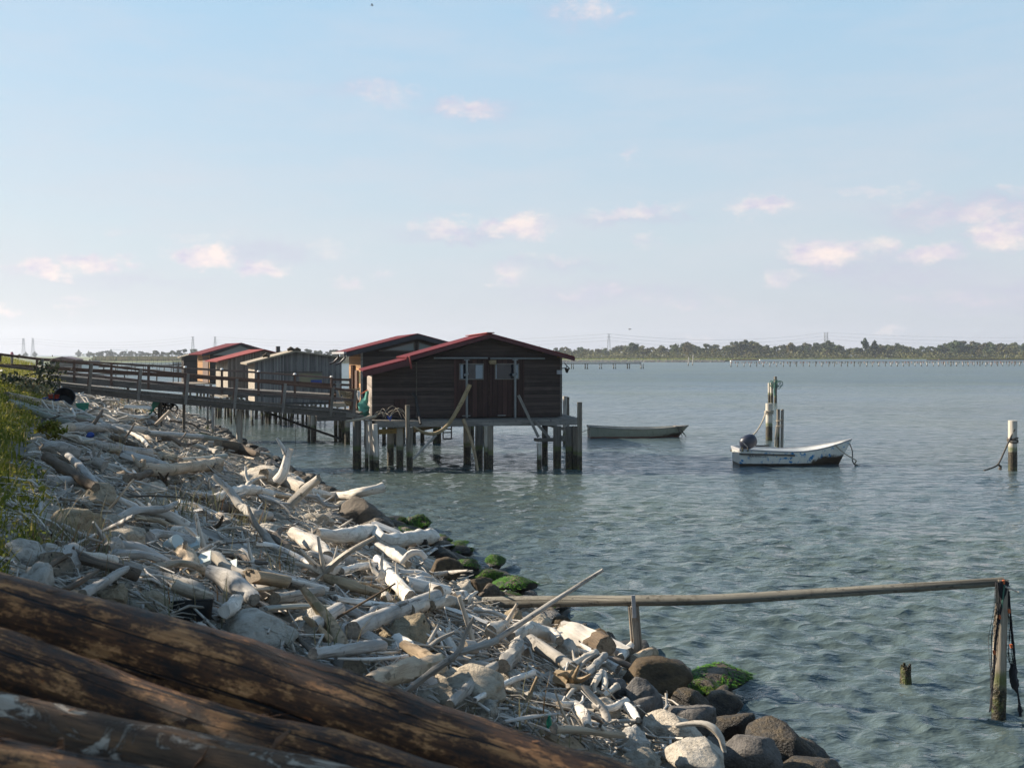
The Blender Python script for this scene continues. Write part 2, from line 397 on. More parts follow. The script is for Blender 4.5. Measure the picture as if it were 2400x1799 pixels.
def barkmat():
    m, t = newmat('wet_brown_bark'); uv = t.coord('UV'); o = t.coord('Object')
    rnd = t.n('ShaderNodeObjectInfo').outputs['Random']
    q = t.n('ShaderNodeVectorMath', {0: uv, 1: t.comb(t.math('MULTIPLY', rnd, 9.0), t.math('MULTIPLY', rnd, 5.0), 0.0)}, operation='ADD').outputs[0]
    g = t.noise(t.scale(q, (55, 4.0, 1)), 1.0, 8, .75, .3); b = t.noise(t.scale(q, (12, 4.5, 1)), 1.0, 9, .78, .1)
    col = t.ramp(g, [(.3, (.010, .007, .005)), (.48, (.042, .022, .010)), (.62, (.10, .054, .024)), (.78, (.22, .125, .058))])
    col = t.mix(t.rng(b, .51, .57), col, t.ramp(g, [(.3, (.09, .05, .024)), (.5, (.24, .145, .07)), (.7, (.50, .34, .19))]))  # pale worn patches, contrast raised to paint in sun highlights too
    col = t.mix(t.rng(b, .46, .38), col, (.010, .007, .005))
    fl = t.noise(t.scale(q, (16, 7, 1), (4, 2, 0)), 1.0, 5, .7)
    col = t.mix(t.rng(fl, .66, .70), col, (.22, .085, .025))
    ck = t.noise(t.scale(q, (10, .3, 1), (1, 7, 0)), 1.0, 3, .5)
    ckf = t.rng(t.math('ABSOLUTE', t.math('SUBTRACT', ck, .5)), .012, .004); col = t.mix(ckf, col, (.004, .003, .003))
    h = t.math('ADD', g, t.math('SUBTRACT', t.math('MULTIPLY', b, 1.6), t.math('MULTIPLY', ckf, 1.5)))
    col = t.mix(1.0, col, (1.5, 1.1, .80), 'MULTIPLY')
    finish(t, col, t.rng(b, .3, .7, .45, .8), h, .8, .012, .35); return m
M_BARK = barkmat()
def peelmat():
    m, t = newmat('peeled_bark'); uv = t.coord('UV')
    b = t.noise(t.scale(uv, (8, 3.6, 1)), 1.0, 7, .66, .9); g = t.noise(t.scale(uv, (30, 3, 1)), 1.0, 6, .7)
    bk = t.ramp(g, [(.3, (.018, .011, .007)), (.55, (.10, .055, .028)), (.8, (.26, .12, .045))])
    pl = t.ramp(g, [(.3, (.24, .185, .135)), (.7, (.44, .37, .29))])
    f = t.rng(b, .53, .57); col = t.mix(f, bk, pl)
    finish(t, col, .7, t.math('SUBTRACT', g, t.math('MULTIPLY', f, 1.5)), .8, .015, .3); return m
M_PEEL = peelmat()

M_TWIG = wood('twig_litter_wood', (.62, .565, .49), (.46, .415, .355), (.16, .135, .11), (30, 2), .66, var=.45, isl=True)
M_CHIP = wood('wood_chip', (.54, .49, .425), (.38, .345, .295), (.12, .105, .085), (26, 2), .64, var=.5, isl=True)

M_PINKW = plain('pinkish_stake', (.24, .12, .095), .9, .3, 2.0)
# ---------------------------------------------------------------- sun, sky, camera
SUN_EL, SUN_AZ = math.radians(28), math.radians(-71)
sdir = V((math.sin(SUN_AZ) * math.cos(SUN_EL), math.cos(SUN_AZ) * math.cos(SUN_EL), math.sin(SUN_EL)))
sl = bpy.data.lights.new('sun', 'SUN'); sl.energy = 5.0; sl.angle = math.radians(.5); sl.color = (1, .88, .72)
so = bpy.data.objects.new('sun', sl); C.objects.link(so); so.rotation_euler = sdir.to_track_quat('Z', 'Y').to_euler()
w = bpy.data.worlds.new('World'); bpy.context.scene.world = w; w.use_nodes = True
t = NT(w.node_tree)
sky = t.n('ShaderNodeTexSky', sky_type='NISHITA', sun_disc=False, sun_elevation=SUN_EL, sun_rotation=SUN_AZ, altitude=0, air_density=1.0, dust_density=1.6, ozone_density=1.2)
d = t.coord('Generated'); x, y, z = t.sep(d)
az = t.math('ARCTAN2', x, y); el = t.math('ARCSINE', z)
ae = t.comb(az, el, 0.0)
warp = t.n('ShaderNodeTexNoise', {'Vector': t.scale(ae, (1, 1.6, 1)), 'Scale': 26.0, 'Detail': 5.0, 'Roughness': .62}).outputs['Color']
wv = t.n('ShaderNodeVectorMath', {0: warp, 1: (.5, .5, .5)}, operation='SUBTRACT').outputs[0]
wv = t.n('ShaderNodeVectorMath', {0: wv, 1: (.085, .038, 0)}, operation='MULTIPLY').outputs[0]
aw = t.n('ShaderNodeVectorMath', {0: ae, 1: wv}, operation='ADD').outputs[0]
CLOUDS = [  # photo column, row, half width, half height, strength
 (95, 628, 75, 30, .95), (240, 618, 80, 26, .8), (485, 600, 85, 36, 1.), (610, 628, 70, 28, .8), (185, 712, 60, 22, .45), (5, 725, 40, 16, .6),
 (770, 582, 80, 30, .35), (815, 660, 50, 24, .5), (900, 655, 45, 20, .4), (1040, 532, 100, 32, .65), (1210, 530, 130, 36, .8),
 (900, 222, 120, 40, .40), (1110, 255, 110, 38, .5), (1380, 20, 120, 50, .4), (1465, 363, 40, 22, .45), (1480, 495, 160, 22, .6), (1790, 478, 80, 34, .75),
 (1530, 568, 45, 30, .4), (1190, 645, 60, 36, .55), (1400, 685, 120, 24, .4), (1290, 605, 130, 22, .35), (1930, 595, 120, 46, .95), (2060, 580, 70, 34, .6),
 (2195, 592, 90, 34, .8), (2350, 550, 80, 44, .8), (2280, 510, 150, 40, .55), (1830, 655, 55, 26, .55), (2040, 445, 130, 22, .4), (2160, 475, 80, 26, .35),
 (2380, 450, 40, 26, .4), (1650, 800, 60, 12, .3), (2080, 775, 70, 14, .4), (2250, 700, 200, 30, .35), (1600, 700, 200, 26, .3), (480, 552, 90, 16, .3), (250, 555, 50, 16, .3)]
acc = None
for cx, cy, rx, ry, st in CLOUDS:
    a0 = math.atan2(cx - CX, F); e0 = math.atan2(HY - cy, math.hypot(F, cx - CX))
    q = t.n('ShaderNodeVectorMath', {0: aw, 1: (a0, e0, 0)}, operation='SUBTRACT').outputs[0]
    q = t.n('ShaderNodeVectorMath', {0: q, 1: (F / rx / 1.25, F / ry / 1.25, 0)}, operation='MULTIPLY').outputs[0]
    ln = t.n('ShaderNodeVectorMath', {0: q}, operation='LENGTH').outputs['Value']
    mk = t.rng(ln, 1.0, .15, 0, st, True)
    acc = mk if acc is None else t.math('MAXIMUM', acc, mk)
veil = t.noise(t.scale(ae, (1, 4.5, 1)), 5.0, 6, .6)
veil = t.math('MULTIPLY', t.rng(veil, .42, .75), t.rng(el, .62, .03))
veil = t.math('MULTIPLY', veil, .55)
fine = t.noise(t.scale(ae, (1, 1.5, 1)), 55.0, 6, .68)
dens = t.rng(t.math('ADD', acc, t.math('MULTIPLY', t.math('SUBTRACT', fine, .5), .85)), .1, .95, 0, 1, True)
dens = t.math('MULTIPLY', dens, t.rng(acc, 0, .12))
shade = t.rng(t.noise(t.scale(ae, (1, 2, 1)), 30.0, 4, .6), .35, .62)
ccol = t.mix(shade, (3.7, 3.6, 4.35), (5.6, 4.85, 4.6))
hz = t.ramp(t.math('DIVIDE', el, 1.5708), [(0, (.345, .355, .405)), (.07, (.335, .385, .425)), (.21, (.24, .365, .47)), (.5, (.10, .19, .32))])
skyc = t.mix(.87, sky.outputs[0], t.n('ShaderNodeVectorMath', {0: hz, 1: (10, 10, 10)}, operation='MULTIPLY').outputs[0])      # thin high haze over the clear sky
skyc = t.mix(veil, skyc, (3.95, 3.95, 4.3))
grey = None
for cx, cy, rx, ry, st in [(2300, 500, 230, 46, .8), (2080, 640, 240, 44, .5), (1110, 258, 120, 32, .6), (860, 215, 130, 26, .35), (1420, 690, 280, 36, .45), (620, 590, 130, 28, .5), (1080, 556, 170, 20, .55), (1500, 512, 170, 16, .5), (2330, 690, 260, 44, .5), (300, 660, 220, 22, .3), (1360, 30, 130, 40, .4), (1940, 628, 130, 24, .6), (1300, 620, 140, 20, .4)]:
    a0 = math.atan2(cx - CX, F); e0 = math.atan2(HY - cy, math.hypot(F, cx - CX))
    q = t.n('ShaderNodeVectorMath', {0: aw, 1: (a0, e0, 0)}, operation='SUBTRACT').outputs[0]
    q = t.n('ShaderNodeVectorMath', {0: q, 1: (F / rx / 1.3, F / ry / 1.3, 0)}, operation='MULTIPLY').outputs[0]
    mk = t.rng(t.n('ShaderNodeVectorMath', {0: q}, operation='LENGTH').outputs['Value'], 1.0, .1, 0, st, True)
    grey = mk if grey is None else t.math('MAXIMUM', grey, mk)
skyc = t.mix(t.math('MULTIPLY', grey, t.rng(fine, .3, .62, .25, 1.0)), skyc, (3.25, 3.2, 4.05))
skyc = t.mix(t.math('MULTIPLY', dens, 1.0), skyc, ccol)
t.n('ShaderNodeOutputWorld', {'Surface': t.n('ShaderNodeBackground', {'Color': skyc, 'Strength': .077}).outputs[0]})
cam = bpy.data.cameras.new('camera'); co = bpy.data.objects.new('camera', cam); C.objects.link(co)
co.location = (0, 0, CZ); co.rotation_euler = (math.radians(90), 0, 0)
cam.lens = 36; cam.sensor_width = 36; cam.shift_y = -(899.5 - HY) / 2400; cam.clip_end = 20000; cam.clip_start = .05
cam.dof.use_dof = True; cam.dof.focus_distance = 24; cam.dof.aperture_fstop = 4.5
sc = bpy.context.scene; sc.camera = co
sc.view_settings.view_transform = 'Standard'; sc.view_settings.look = 'None'; sc.view_settings.exposure = 1.23; sc.view_settings.gamma = 1
sc.cycles.use_denoising = True; sc.cycles.denoising_prefilter = 'ACCURATE'; sc.cycles.max_bounces = 6; sc.cycles.diffuse_bounces = 3; sc.cycles.glossy_bounces = 3; sc.cycles.volume_bounces = 0
sc.cycles.sample_clamp_indirect = 4

# ---------------------------------------------------------------- water: one sheet to the horizon, real waves near, rippled everywhere
def water():
    ang = np.concatenate([np.arange(-180, -44, 4.0), np.linspace(-44, 44, 560), np.arange(48, 181, 4.0)]) * math.pi / 180
    r = [1.0, 3.0, 5.0]
    x = 6.5
    while x < 200: r.append(x); x *= 1.0042
    while x < 9000: r.append(x); x *= 1.13
    r = np.array(r); R, A = np.meshgrid(r, ang, indexing='ij')
    X = R * np.sin(A); Y = R * np.cos(A); dr = np.where(R < 199, R * .0042, R * .13)
    Z = np.zeros_like(X); rng = np.random.default_rng(3)
    for k in range(90):
        lam = 0.17 * (6.5 ** (rng.random() ** 1.1)) ; th = rng.normal(0.2, .6)
        kx, ky = math.sin(th) * 2 * math.pi / lam, math.cos(th) * 2 * math.pi / lam
        a = .0064 * lam ** .9 * (0.6 + .8 * rng.random())
        f = np.clip((lam / dr - 2.2) / 3.0, 0, 1)
        ph = kx * X + ky * Y + rng.random() * 6.28 + .6 * np.sin(X * .31 + k) + .5 * np.sin(Y * .23 + k * 2)
        s = 2 * ((np.sin(ph) + 1) / 2) ** 1.7 - .9; Z += a * f * s
    gust = .75 + .35 * np.sin(X * .11 + 1.3 * np.sin(Y * .07)) * np.sin(Y * .09 + 2 * np.sin(X * .05))
    Z *= gust
    nr, na = R.shape; i = np.arange(nr - 1)[:, None] * na + np.arange(na - 1)[None, :]
    faces = np.stack([i, i + 1, i + na + 1, i + na], -1).reshape(-1, 4)
    m, t = newmat('lagoon_water'); pos = t.n('ShaderNodeNewGeometry').outputs['Position']
    rot = t.n('ShaderNodeMapping', {'Vector': pos, 'Rotation': (0, 0, .2), 'Scale': (.42, 1, 1)}).outputs[0]
    n1 = t.noise(rot, 1.25, 3, .5); n2 = t.noise(rot, 5.5, 3, .6); n3 = t.noise(rot, .22, 3, .5)
    rid = lambda n: t.math('SUBTRACT', 1.0, t.math('ABSOLUTE', t.math('MULTIPLY', t.math('SUBTRACT', n, .5), 3.0)))
    gust = t.rng(t.noise(t.scale(pos, (.3, 1, 1)), .035, 6, .68), .34, .66, .4, 1.4)
    h = t.math('MULTIPLY', gust, t.math('ADD', t.math('MULTIPLY', rid(n1), .12), t.math('ADD', t.math('MULTIPLY', rid(n2), .026), t.math('MULTIPLY', n3, .2))))
    col = t.mix(t.rng(t.noise(pos, .05, 3, .5), .35, .65), (.056, .082, .100), (.064, .083, .066))
    cn = t.n('ShaderNodeTexNoise', {'Vector': rot, 'Scale': 2.6, 'Detail': 4.0, 'Roughness': .7}).outputs['Color']
    pv = t.n('ShaderNodeVectorMath', {0: cn, 1: (.5, .5, .5)}, operation='SUBTRACT').outputs[0]
    pv = t.n('ShaderNodeVectorMath', {0: pv, 1: t.comb(.7, 1.25, 0.0)}, operation='MULTIPLY').outputs[0]
    pv = t.n('ShaderNodeVectorMath', {0: pv, 1: t.comb(gust, gust, 0.0)}, operation='MULTIPLY').outputs[0]
    nv = t.n('ShaderNodeVectorMath', {0: t.n('ShaderNodeNewGeometry').outputs['Normal'], 1: pv}, operation='ADD').outputs[0]
    nv = t.n('ShaderNodeVectorMath', {0: nv}, operation='NORMALIZE').outputs[0]
    bp = t.n('ShaderNodeBump', {'Height': h, 'Strength': 1.0, 'Distance': 1.0, 'Normal': nv}).outputs[0]
    finish(t, col, t.rng(t.sep(pos)[1], 15, 170, .05, .33), None, spec=.5, extra={'IOR': 1.333, 'Normal': bp})
    o = np_mesh('water', np.stack([X, Y, Z], -1).reshape(-1, 3), faces, m, 'structure', True)
    return o
water()

# ---------------------------------------------------------------- the bank (dike slope) and its grassy crest
def bank():
    S = np.concatenate([np.array([-70, -55]), np.arange(-45, -15, 2.0), np.arange(-15, 3.01, .22), np.array([4, 6, 9])]); T = np.concatenate([np.arange(-24, 50, .3), np.arange(50, 150, .9), np.array([170, 220, 320])])
    vs = []
    for tt in T:
        for s in S:
            x = 0.922 * (s + 7.14) - 0.387 * tt; y = 0.387 * (s + 7.14) + 0.922 * tt
            s2 = sdist(x, y); z = prof(s2)
            if -15 < s2 < 3: z += .10 * noise.noise(V((x, y, 0)) * 1.3) + .05 * noise.noise(V((x, y, 3)) * 4)
            vs.append((x, y, z - .03))
    ns = len(S); nt = len(T); i = np.arange(nt - 1)[:, None] * ns + np.arange(ns - 1)[None, :]
    f = np.stack([i, i + 1, i + ns + 1, i + ns], -1).reshape(-1, 4)[:, ::-1]
    cen = np.tile((S[:-1] + S[1:]) / 2, nt - 1)
    o = np_mesh('bank_terrain', np.array(vs), f, [M_SOIL, M_EARTH], 'structure', True, midx=(cen < -8.8).astype(int))
bank()
# far shores: one low strip of land with a stone edge
def farshore():
    m = MB()
    edge = [(-1400, 853), (-300, 853.3), (230, 853), (480, 853), (700, 852), (900, 850), (1300, 848.6), (1690, 848.0), (1712, 845.6), (2600, 845), (4200, 845)]
    A = [W(px, py) for px, py in edge]
    rows = []
    for k, (dy, z) in enumerate(((-2, -.5), (0, .05), (3, 1.0), (9, 1.3), (40, 1.5), (1500, 1.6))):
        rows.append([V((p.x * (1 + dy / p.y), p.y + dy, z)) for p in A])
    for r in rows: m.v += r
    n = len(A)
    for k in range(len(rows) - 1):
        for i in range(n - 1): m.face([k * n + i, k * n + i + 1, (k + 1) * n + i + 1, (k + 1) * n + i])
    tag(m.build('far_shore_land', M_FARBANK, None, True), kind='structure')
farshore()
# ---------------------------------------------------------------- stilt huts
class Frame:                                               # a hut's own axes: x along its front wall, y into it, z up
    def __init__(s, px, Y, deg):
        s.o = V(((px - CX) / F * Y, Y, 0)); s.a = math.radians(deg)
        s.M = Matrix.Translation(s.o) @ Matrix.Rotation(s.a, 4, 'Z'); s.I = s.M.inverted()
    def L(s, px, py, yl=0.0):                              # view ray meets the plane y = yl
        o = s.I @ V((0, 0, CZ)); d = (s.I @ V(((px - CX) / F, 1, CZ + (HY - py) / F))) - o
        return o + d * ((yl - o.y) / d.y)
    def loc(s, p): return s.I @ V(p)
    def world(s, x, y, z): return s.M @ V((x, y, z))
def pile(mb, p, r, ztop, n=14, lean=(0, 0), square=False, rough=.02):
    a = V((p[0] - lean[0], p[1] - lean[1], -1.2)); b = V((p[0] + lean[0] * .6, p[1] + lean[1] * .6, ztop))
    if square: mb.bar(a, b, r * 2, r * 2, (0, 1, 0))
    else: mb.tube([a, a.lerp(b, .5), b], r, n, rough, fine=.35)
    return mb
def wp(px, base, wpx):                                     # a pile standing in the water: (x, y), radius, distance
    p = W(px, base); return p, wpx / 2 * p.y / F
def roof_slab(fr, pts, depth0, depth1, th, mb, mi=0):      # pts: roof line (x,z) along the front; sheet between depth0 and depth1
    n = len(pts); up = [V((x, 0, z)) for x, z in pts]
    for i in range(n - 1):
        a, b = up[i], up[i + 1]
        nrm = V((-(b.z - a.z), 0, b.x - a.x)).normalized() * th
        q = [a, b, b - nrm, a - nrm]
        mb.prism([V((p.x, depth0, p.z)) for p in q], (0, depth1 - depth0, 0), mi)
    return mb
def verge(pts, y, w, h, mb):
    for a, b in zip(pts, pts[1:]): mb.bar((a[0], y, a[1] - h / 2), (b[0], y, b[1] - h / 2), w, h, (0, 0, 1))
    return mb
def part(mb, name, mats, root, **k): return mb.build(name, mats, root, local=True, **k)
def window(root, fr, x0, x1, z0, z1, y, pane, framem, fw=.05, cross=0):
    f = MB()
    for a, b in (((x0, z0), (x1, z0)), ((x0, z1), (x1, z1))): f.bar((a[0] - fw / 2, y, a[1]), (b[0] + fw / 2, y, b[1]), .05, fw)
    for xx in [x0, x1] + [x0 + (x1 - x0) * (i + 1) / (cross + 1) for i in range(cross)]: f.bar((xx, y, z0 + fw / 2), (xx, y, z1 - fw / 2), fw, .05, (0, 1, 0))
    wn = part(f, 'window', framem, root)
    g = MB().box((x0, y + .004, z0), (x1, y + .014, z1)); part(g, 'pane', pane, wn)
    return wn

# --- the big dark hut with the red roof
fr = Frame(873, 39.3, 10)
hut = thing('fishing_hut', 'large black-brown stilt hut with red sheet roof, double door and two small windows', 'hut', fr.o, fr.a)
zf = fr.L(1100, 978).z; X1 = fr.L(1316, 900).x; D = 5.2
zr = fr.L(1150, 784).z; xr = fr.L(1150, 784).x
eL = fr.L(873, 874); eM = fr.L(976, 842); eR = fr.L(1316, 832)
wall = [(0, zf), (X1, zf), (X1, eR.z - .08), (xr, zr - .16), (eM.x, eM.z - .06), (0, eL.z - .03)]
part(MB().prism([V((x, 0, z)) for x, z in wall], (0, D, 0)), 'wall', W_MAIN, hut)
part(MB().box((-.03, -.012, zf), (-.002, D, eL.z - .06)), 'side_wall', W_MAINL, hut)
part(MB().box((eM.x - .02, -.03, zf), (eM.x + .02, -.002, eM.z - .1)), 'corner_board', M_DARKW, hut)
part(MB().box((X1 - .06, -.028, zf), (X1 + .02, -.003, eR.z - .1)), 'corner_board', M_DARKW, hut)
y0 = -.38; a = fr.L(953, 836, y0); r0 = fr.L(1150, 780.5, y0); b = fr.L(1347, 835, y0)
mainroof = [(a.x, a.z), (r0.x, r0.z), (b.x, b.z)]
rf = part(roof_slab(fr, mainroof, y0, D + .9, .05, MB()), 'roof', M_ROOF, hut)
part(verge([(p[0], p[1] - .05) for p in mainroof], y0 - .02, .05, .13, MB()), 'verge_board', M_TRIM, rf)
part(MB().bar((r0.x, y0 - .03, r0.z + .02), (r0.x, D + .9, r0.z + .02), .3, .03), 'ridge_cap', M_ROOF2, rf)
c0 = fr.L(850, 868, y0); c1 = fr.L(956, 838, y0)
lean = [(c0.x, c0.z), (c1.x + .1, c1.z - .02)]
rf2 = part(roof_slab(fr, lean, y0, D + .2, .05, MB()), 'lean_to_roof', M_ROOF, hut)
part(verge([(p[0], p[1] - .055) for p in lean], y0 - .025, .05, .2, MB()), 'verge_board', M_TRIM, rf2)
part(MB().bar((c1.x + .05, y0 - .06, c1.z + .06), (c1.x + .12, y0 - .05, c1.z - .42), .16, .05), 'roof_flashing', M_ROOF2, rf2)
raf = [fr.L(px, py, -.1) for px, py in ((1022, 821), (1152, 787), (1193, 798), (1231, 811), (1275, 823), (1310, 834))]
for p in raf: part(MB().bar((p.x, -.36, p.z), (p.x, -.003, p.z), .09, .13), 'rafter_end', M_YEL if p.x > xr else M_DARKW, hut)
# doors
dx0, dx1, dm = fr.L(1064, 900).x, fr.L(1228, 900).x, fr.L(1145.7, 900).x
dz0, dz1 = zf + .02, fr.L(1100, 842).z
for i, (a, b) in enumerate(((dx0, dm - .015), (dm + .015, dx1))):
    dr = part(MB().box((a, -.045, dz0), (b, -.004, dz1)), 'door', W_DOOR, hut)
    wx = ((1077, 1132), (1160, 1215))[i]; u0, u1 = fr.L(wx[0], 870).x, fr.L(wx[1], 870).x
    z0, z1 = fr.L(1100, 888.5).z, fr.L(1100, 852.5).z
    wn = window(dr, fr, u0, u1, z0, z1, -.062, M_GLASS, M_PLANK, .03)
    if i == 0: part(MB().box((u0 + .03, -.0599, z0 + .03), (u0 + .13, -.0589, z1 - .03)).box((u1 - .3, -.0599, z0 + .03), (u1 - .02, -.0589, z1 - .04)), 'curtain', M_CURT, dr)
    else: part(MB().box((u0 + .02, -.0599, z0 + .02), (u0 + .06, -.0589, z1 - .03)).box((u1 - .14, -.0599, z0 + .03), (u1 - .02, -.0589, z1 - .04)), 'curtain', M_CURT, dr)
    part(MB().bar((u0 + .1, -.06, dz0 + .05), (u0 + .42, -.06, dz0 + .05), .03, .04), 'bolt', M_GALV, dr)
for u0, u1, v in ((1017, 1143, 839), (1149.5, 1277, 840)):
    p, q = fr.L(u0, v, -.14), fr.L(u1, v, -.14)
    part(MB().tube([p, q], .035, 10), 'door_rail', M_GALV, hut, smooth=True)
for u in (1094, 1207.5):
    p, q = fr.L(u, 842, -.4), fr.L(u, 979, -.4)
    part(MB().tube([q, p], .045, 10).box((p.x - .1, -.42, p.z - .04), (p.x + .1, -.38, p.z)).tube([p - V((.1, 0, .62)), p - V((-.07, 0, .55))], .05, 8), 'hoist_post', M_GALV, hut, smooth=True)
p = fr.L(1155.5, 848.5, -.16)
part(MB().box(p - V((.12, .1, .08)), p + V((.11, .1, .08))).box(p - V((.16, .03, .03)), p - V((.12, -.03, -.05))), 'lamp_box', M_YEL, hut)
p = fr.L(956, 952, -.02)                                   # patch board low on the wall
part(MB().box((fr.L(923, 950).x, -.014, fr.L(923, 968).z), (fr.L(953, 950).x, -.003, fr.L(923, 935).z)), 'patch_board', W_DOOR, hut)
# platform
g0, g1 = fr.L(868, 981, -1.0), fr.L(1349, 981, -1.0)
dk = MB(); xx = -.35
while xx < X1 + .5:
    dk.box((xx, -1.0 if xx > 0 else -.6, zf - .08), (xx + .135, D + .6, zf - .03 - .01 * random.random())); xx += .15
part(dk, 'deck', M_PLANK, hut)
part(MB().box((.05, -1.06, zf - .27), (X1 + .55, -1.0, zf - .05)), 'front_beam', M_PLANK, hut)
part(MB().box((-.3, .2, zf - .26), (X1 + .3, .36, zf - .09)).box((-.3, 3.2, zf - .26), (X1 + .3, 3.36, zf - .09)), 'floor_beam', M_DARKW, hut)
for px, w_, top, base, kind in ((915, 16, 994, 1091, 0), (937, 17, 1013, 1095, 0), (961, 13, 1003, 1102, 2), (1095, 18, 993, 1085, 0), (1122.5, 18, 1000, 1094, 1), (1140, 12, 1006, 1098, 0), (1149.5, 12, 992, 1098, 2),
        (1277, 14, 994, 1088, 1), (1306, 19, 1000, 1096, 1), (1334, 17, 992, 1098, 1), (1347.5, 11, 1032, 1098, 2), (1021, 13, 998, 1038, 3), (1030, 8, 998, 1038, 3), (926, 9, 1010, 1041, 3), (970, 10, 998, 1038, 3), (1106, 11, 1000, 1037, 3), (1134, 8, 1000, 1037, 3), (884, 9, 998, 1040, 3)):
    q, r = wp(px, base, w_)
    part(pile(MB(), fr.loc(q), r, zf - .2 - random.random() * .04, square=(kind == 2 and px > 1100)), 'pile', (M_CONC, M_CONCD, M_TPILE, M_CONCD)[kind], hut, smooth=kind != 2, angle=60)
p, q = fr.L(886, 1012, -.7), fr.L(946, 1008, -.7); part(MB().bar(p, q, .12, .18), 'brace', M_YEL, hut)
p, q = fr.L(972, 1008, .2), fr.L(1040, 992, .6); part(MB().bar(p, q, .16, .17), 'brace', M_YEL, hut)
for (u0, v0, u1, v1, ww) in ((1215, 926, 1262, 1024, .13), (1252, 985, 1288, 1026, .12)):
    p, q = fr.L(u0, v0, -1.2), fr.L(u1, v1, -1.35); part(MB().bar(p, q, ww, ww * .8), 'leaning_plank', M_PLANK, hut)
p, q = fr.L(1256, 1031, -1.15), fr.L(1352, 1028, -1.0)
part(MB().bar(p, q, .55, .10).bar(p + V((.9, .1, .12)), q + V((0, .1, .1)), .3, .05), 'landing_stage', M_PLANK, hut)
q, r = wp(1264, 1099, 11); part(pile(MB(), fr.loc(q), r, fr.L(1264, 1032, -1.2).z, rough=.12), 'landing_post', M_WPILE, hut)
p, q = fr.L(1277, 993, -.9), fr.L(1352, 1013, -.7); part(MB().bar(p, q, .1, .12), 'brace', M_PLANK, hut)
lad = MB()
for u in (1038.5, 1058): lad.tube([fr.L(u, 994, 2.), fr.L(u, 1028, 2.)], .028, 6)
for v in (1005, 1013, 1028): lad.tube([fr.L(1038.5, v, 2.), fr.L(1058, v, 2.)], .028, 6)
part(lad, 'ladder', M_BLACK, hut)
p = fr.L(1316, 863, .3)
part(MB().tube([p, p + V((.18, -.1, .02)), p + V((.2, -.1, .1))], .02, 6).tube([p + V((.2, -.1, .0)), p + V((.2, -.1, -.18))], [.1, .04], 8).bar(p + V((.08, -.1, .22)), p + V((.32, -.1, -.02)), .1, .02), 'wall_lamp', M_BLACK, hut)
p = fr.L(1311, 872, -.05); part(MB().box(p - V((.1, .04, .08)), p + V((.1, .035, .08))), 'meter_box', M_STEEL, hut)
MAIN = (fr, hut, zf)
def wld(mb):
    mb.v = [MAIN[0].M @ p for p in mb.v]; return mb
# posts, poles and tackle round the big hut, each a thing of its own
def post(px, w_, top, base, mat, label, name='mooring_post', cat='post', group=None, **k):
    q, r = wp(px, base, w_); zt = P(px, top, q.y).z
    mb = pile(MB(), q, r, zt, **k)
    return single(mb, name, mat, label, cat, group)
post(836.6, 20, 976, 1096, M_CONCD, 'stout dark concrete pile under the end of the footbridge', 'concrete_pile', 'pile')
post(860, 8.5, 983, 1095, M_WPILE, 'thin white pole at the hut corner, first and thinnest of three', 'white_pole', 'pole', 'white poles under the hut corner', lean=(.03, 0), rough=.08)
post(870, 10, 987, 1099, M_WPILE, 'white barkless pole between two others under the hut corner', 'white_pole', 'pole', 'white poles under the hut corner', lean=(-.08, 0), rough=.1)
post(881.5, 12.5, 993, 1100.5, M_WPILE, 'thickest of three white poles, with a rusty iron collar', 'white_pole', 'pole', 'white poles under the hut corner', lean=(-.07, 0), rough=.1)
post(956.5, 10, 949, 1102, M_TPILE, 'tall weathered timber post rising above the deck before the black-brown wall', 'timber_post', lean=(-.05, 0), rough=.06)
post(1358.5, 11, 942, 1100, M_TPILE, 'tall square timber post beside the landing stage at the hut end', 'timber_post', square=True)
post(1324, 10, 928, 1040, M_WPILE, 'white barkless post standing behind the corner of the big hut', 'timber_post', rough=.1)
post(1331, 7, 930, 1040, M_TPILE, 'thin grey post tight against the white post behind the hut', 'timber_post', rough=.1)
mb = MB().tube([fr.L(1101, 901, -1.3), fr.L(1084, 938, -1.35), fr.L(1061, 979, -1.45), fr.L(1040, 1005, -1.5), fr.L(1017, 1016, -1.5), fr.L(993, 1013, -1.4), fr.L(970, 1000, -1.2)], [.085, .08, .075, .07, .065, .06, .05], 8, .03, fine=.15)
single(wld(mb), 'bent_pole', M_YEL, 'long yellowish bent pole bowed across the front of the hut deck', 'pole')
mb = MB().tube([fr.L(1085, 982, -1.3), fr.L(1106, 1037, -1.6), fr.L(1118, 1090, -2.0), fr.L(1126, 1139, -2.6), fr.L(1128, 1150, -2.7)], [.075, .06, .05, .045, .04], 8, .15, fine=.15)
single(wld(mb), 'crooked_stick', DW['tan'], 'crooked peeled stick leaning from the hut deck down into open water', 'stick')
mb = MB().tube([fr.L(1022, 1019, -.9), fr.L(969, 1075, -1.3)], [.05, .04], 7, .08)
single(wld(mb), 'slanting_stick', DW['grey'], 'straight grey stick slanting down under the hut between the piles', 'stick')
mb = MB().tube([fr.L(966, 921, -.5), fr.L(974, 930, -.5), fr.L(979, 960, -.7), fr.L(986, 993, -1.15)], [.05, .06, .055, .05], 7)
single(wld(mb), 'black_hose', M_BLACK, 'black rubber hose hooked up against the dark boards over the deck', 'hose')
mb = MB()
for k in range(9):
    c = fr.L(885 + random.random() * 50, 978 - random.random() * 8, -.9 - .3 * random.random()); pts = []
    h = .10 + random.random() * .3; wd = .3 + random.random() * .6
    for i in range(7): pts.append(c + V((wd * (i / 6 - .5), .1 * math.sin(i * 2 + k), h * math.sin(math.pi * i / 6) - .08 * (i > 5))))
    mb.tube(pts, .010, 5)
mb.add(MB().tube([fr.L(812, 987, -.9), fr.L(840, 983, -1.), fr.L(882, 975, -1.1)], .05, 6, .2))
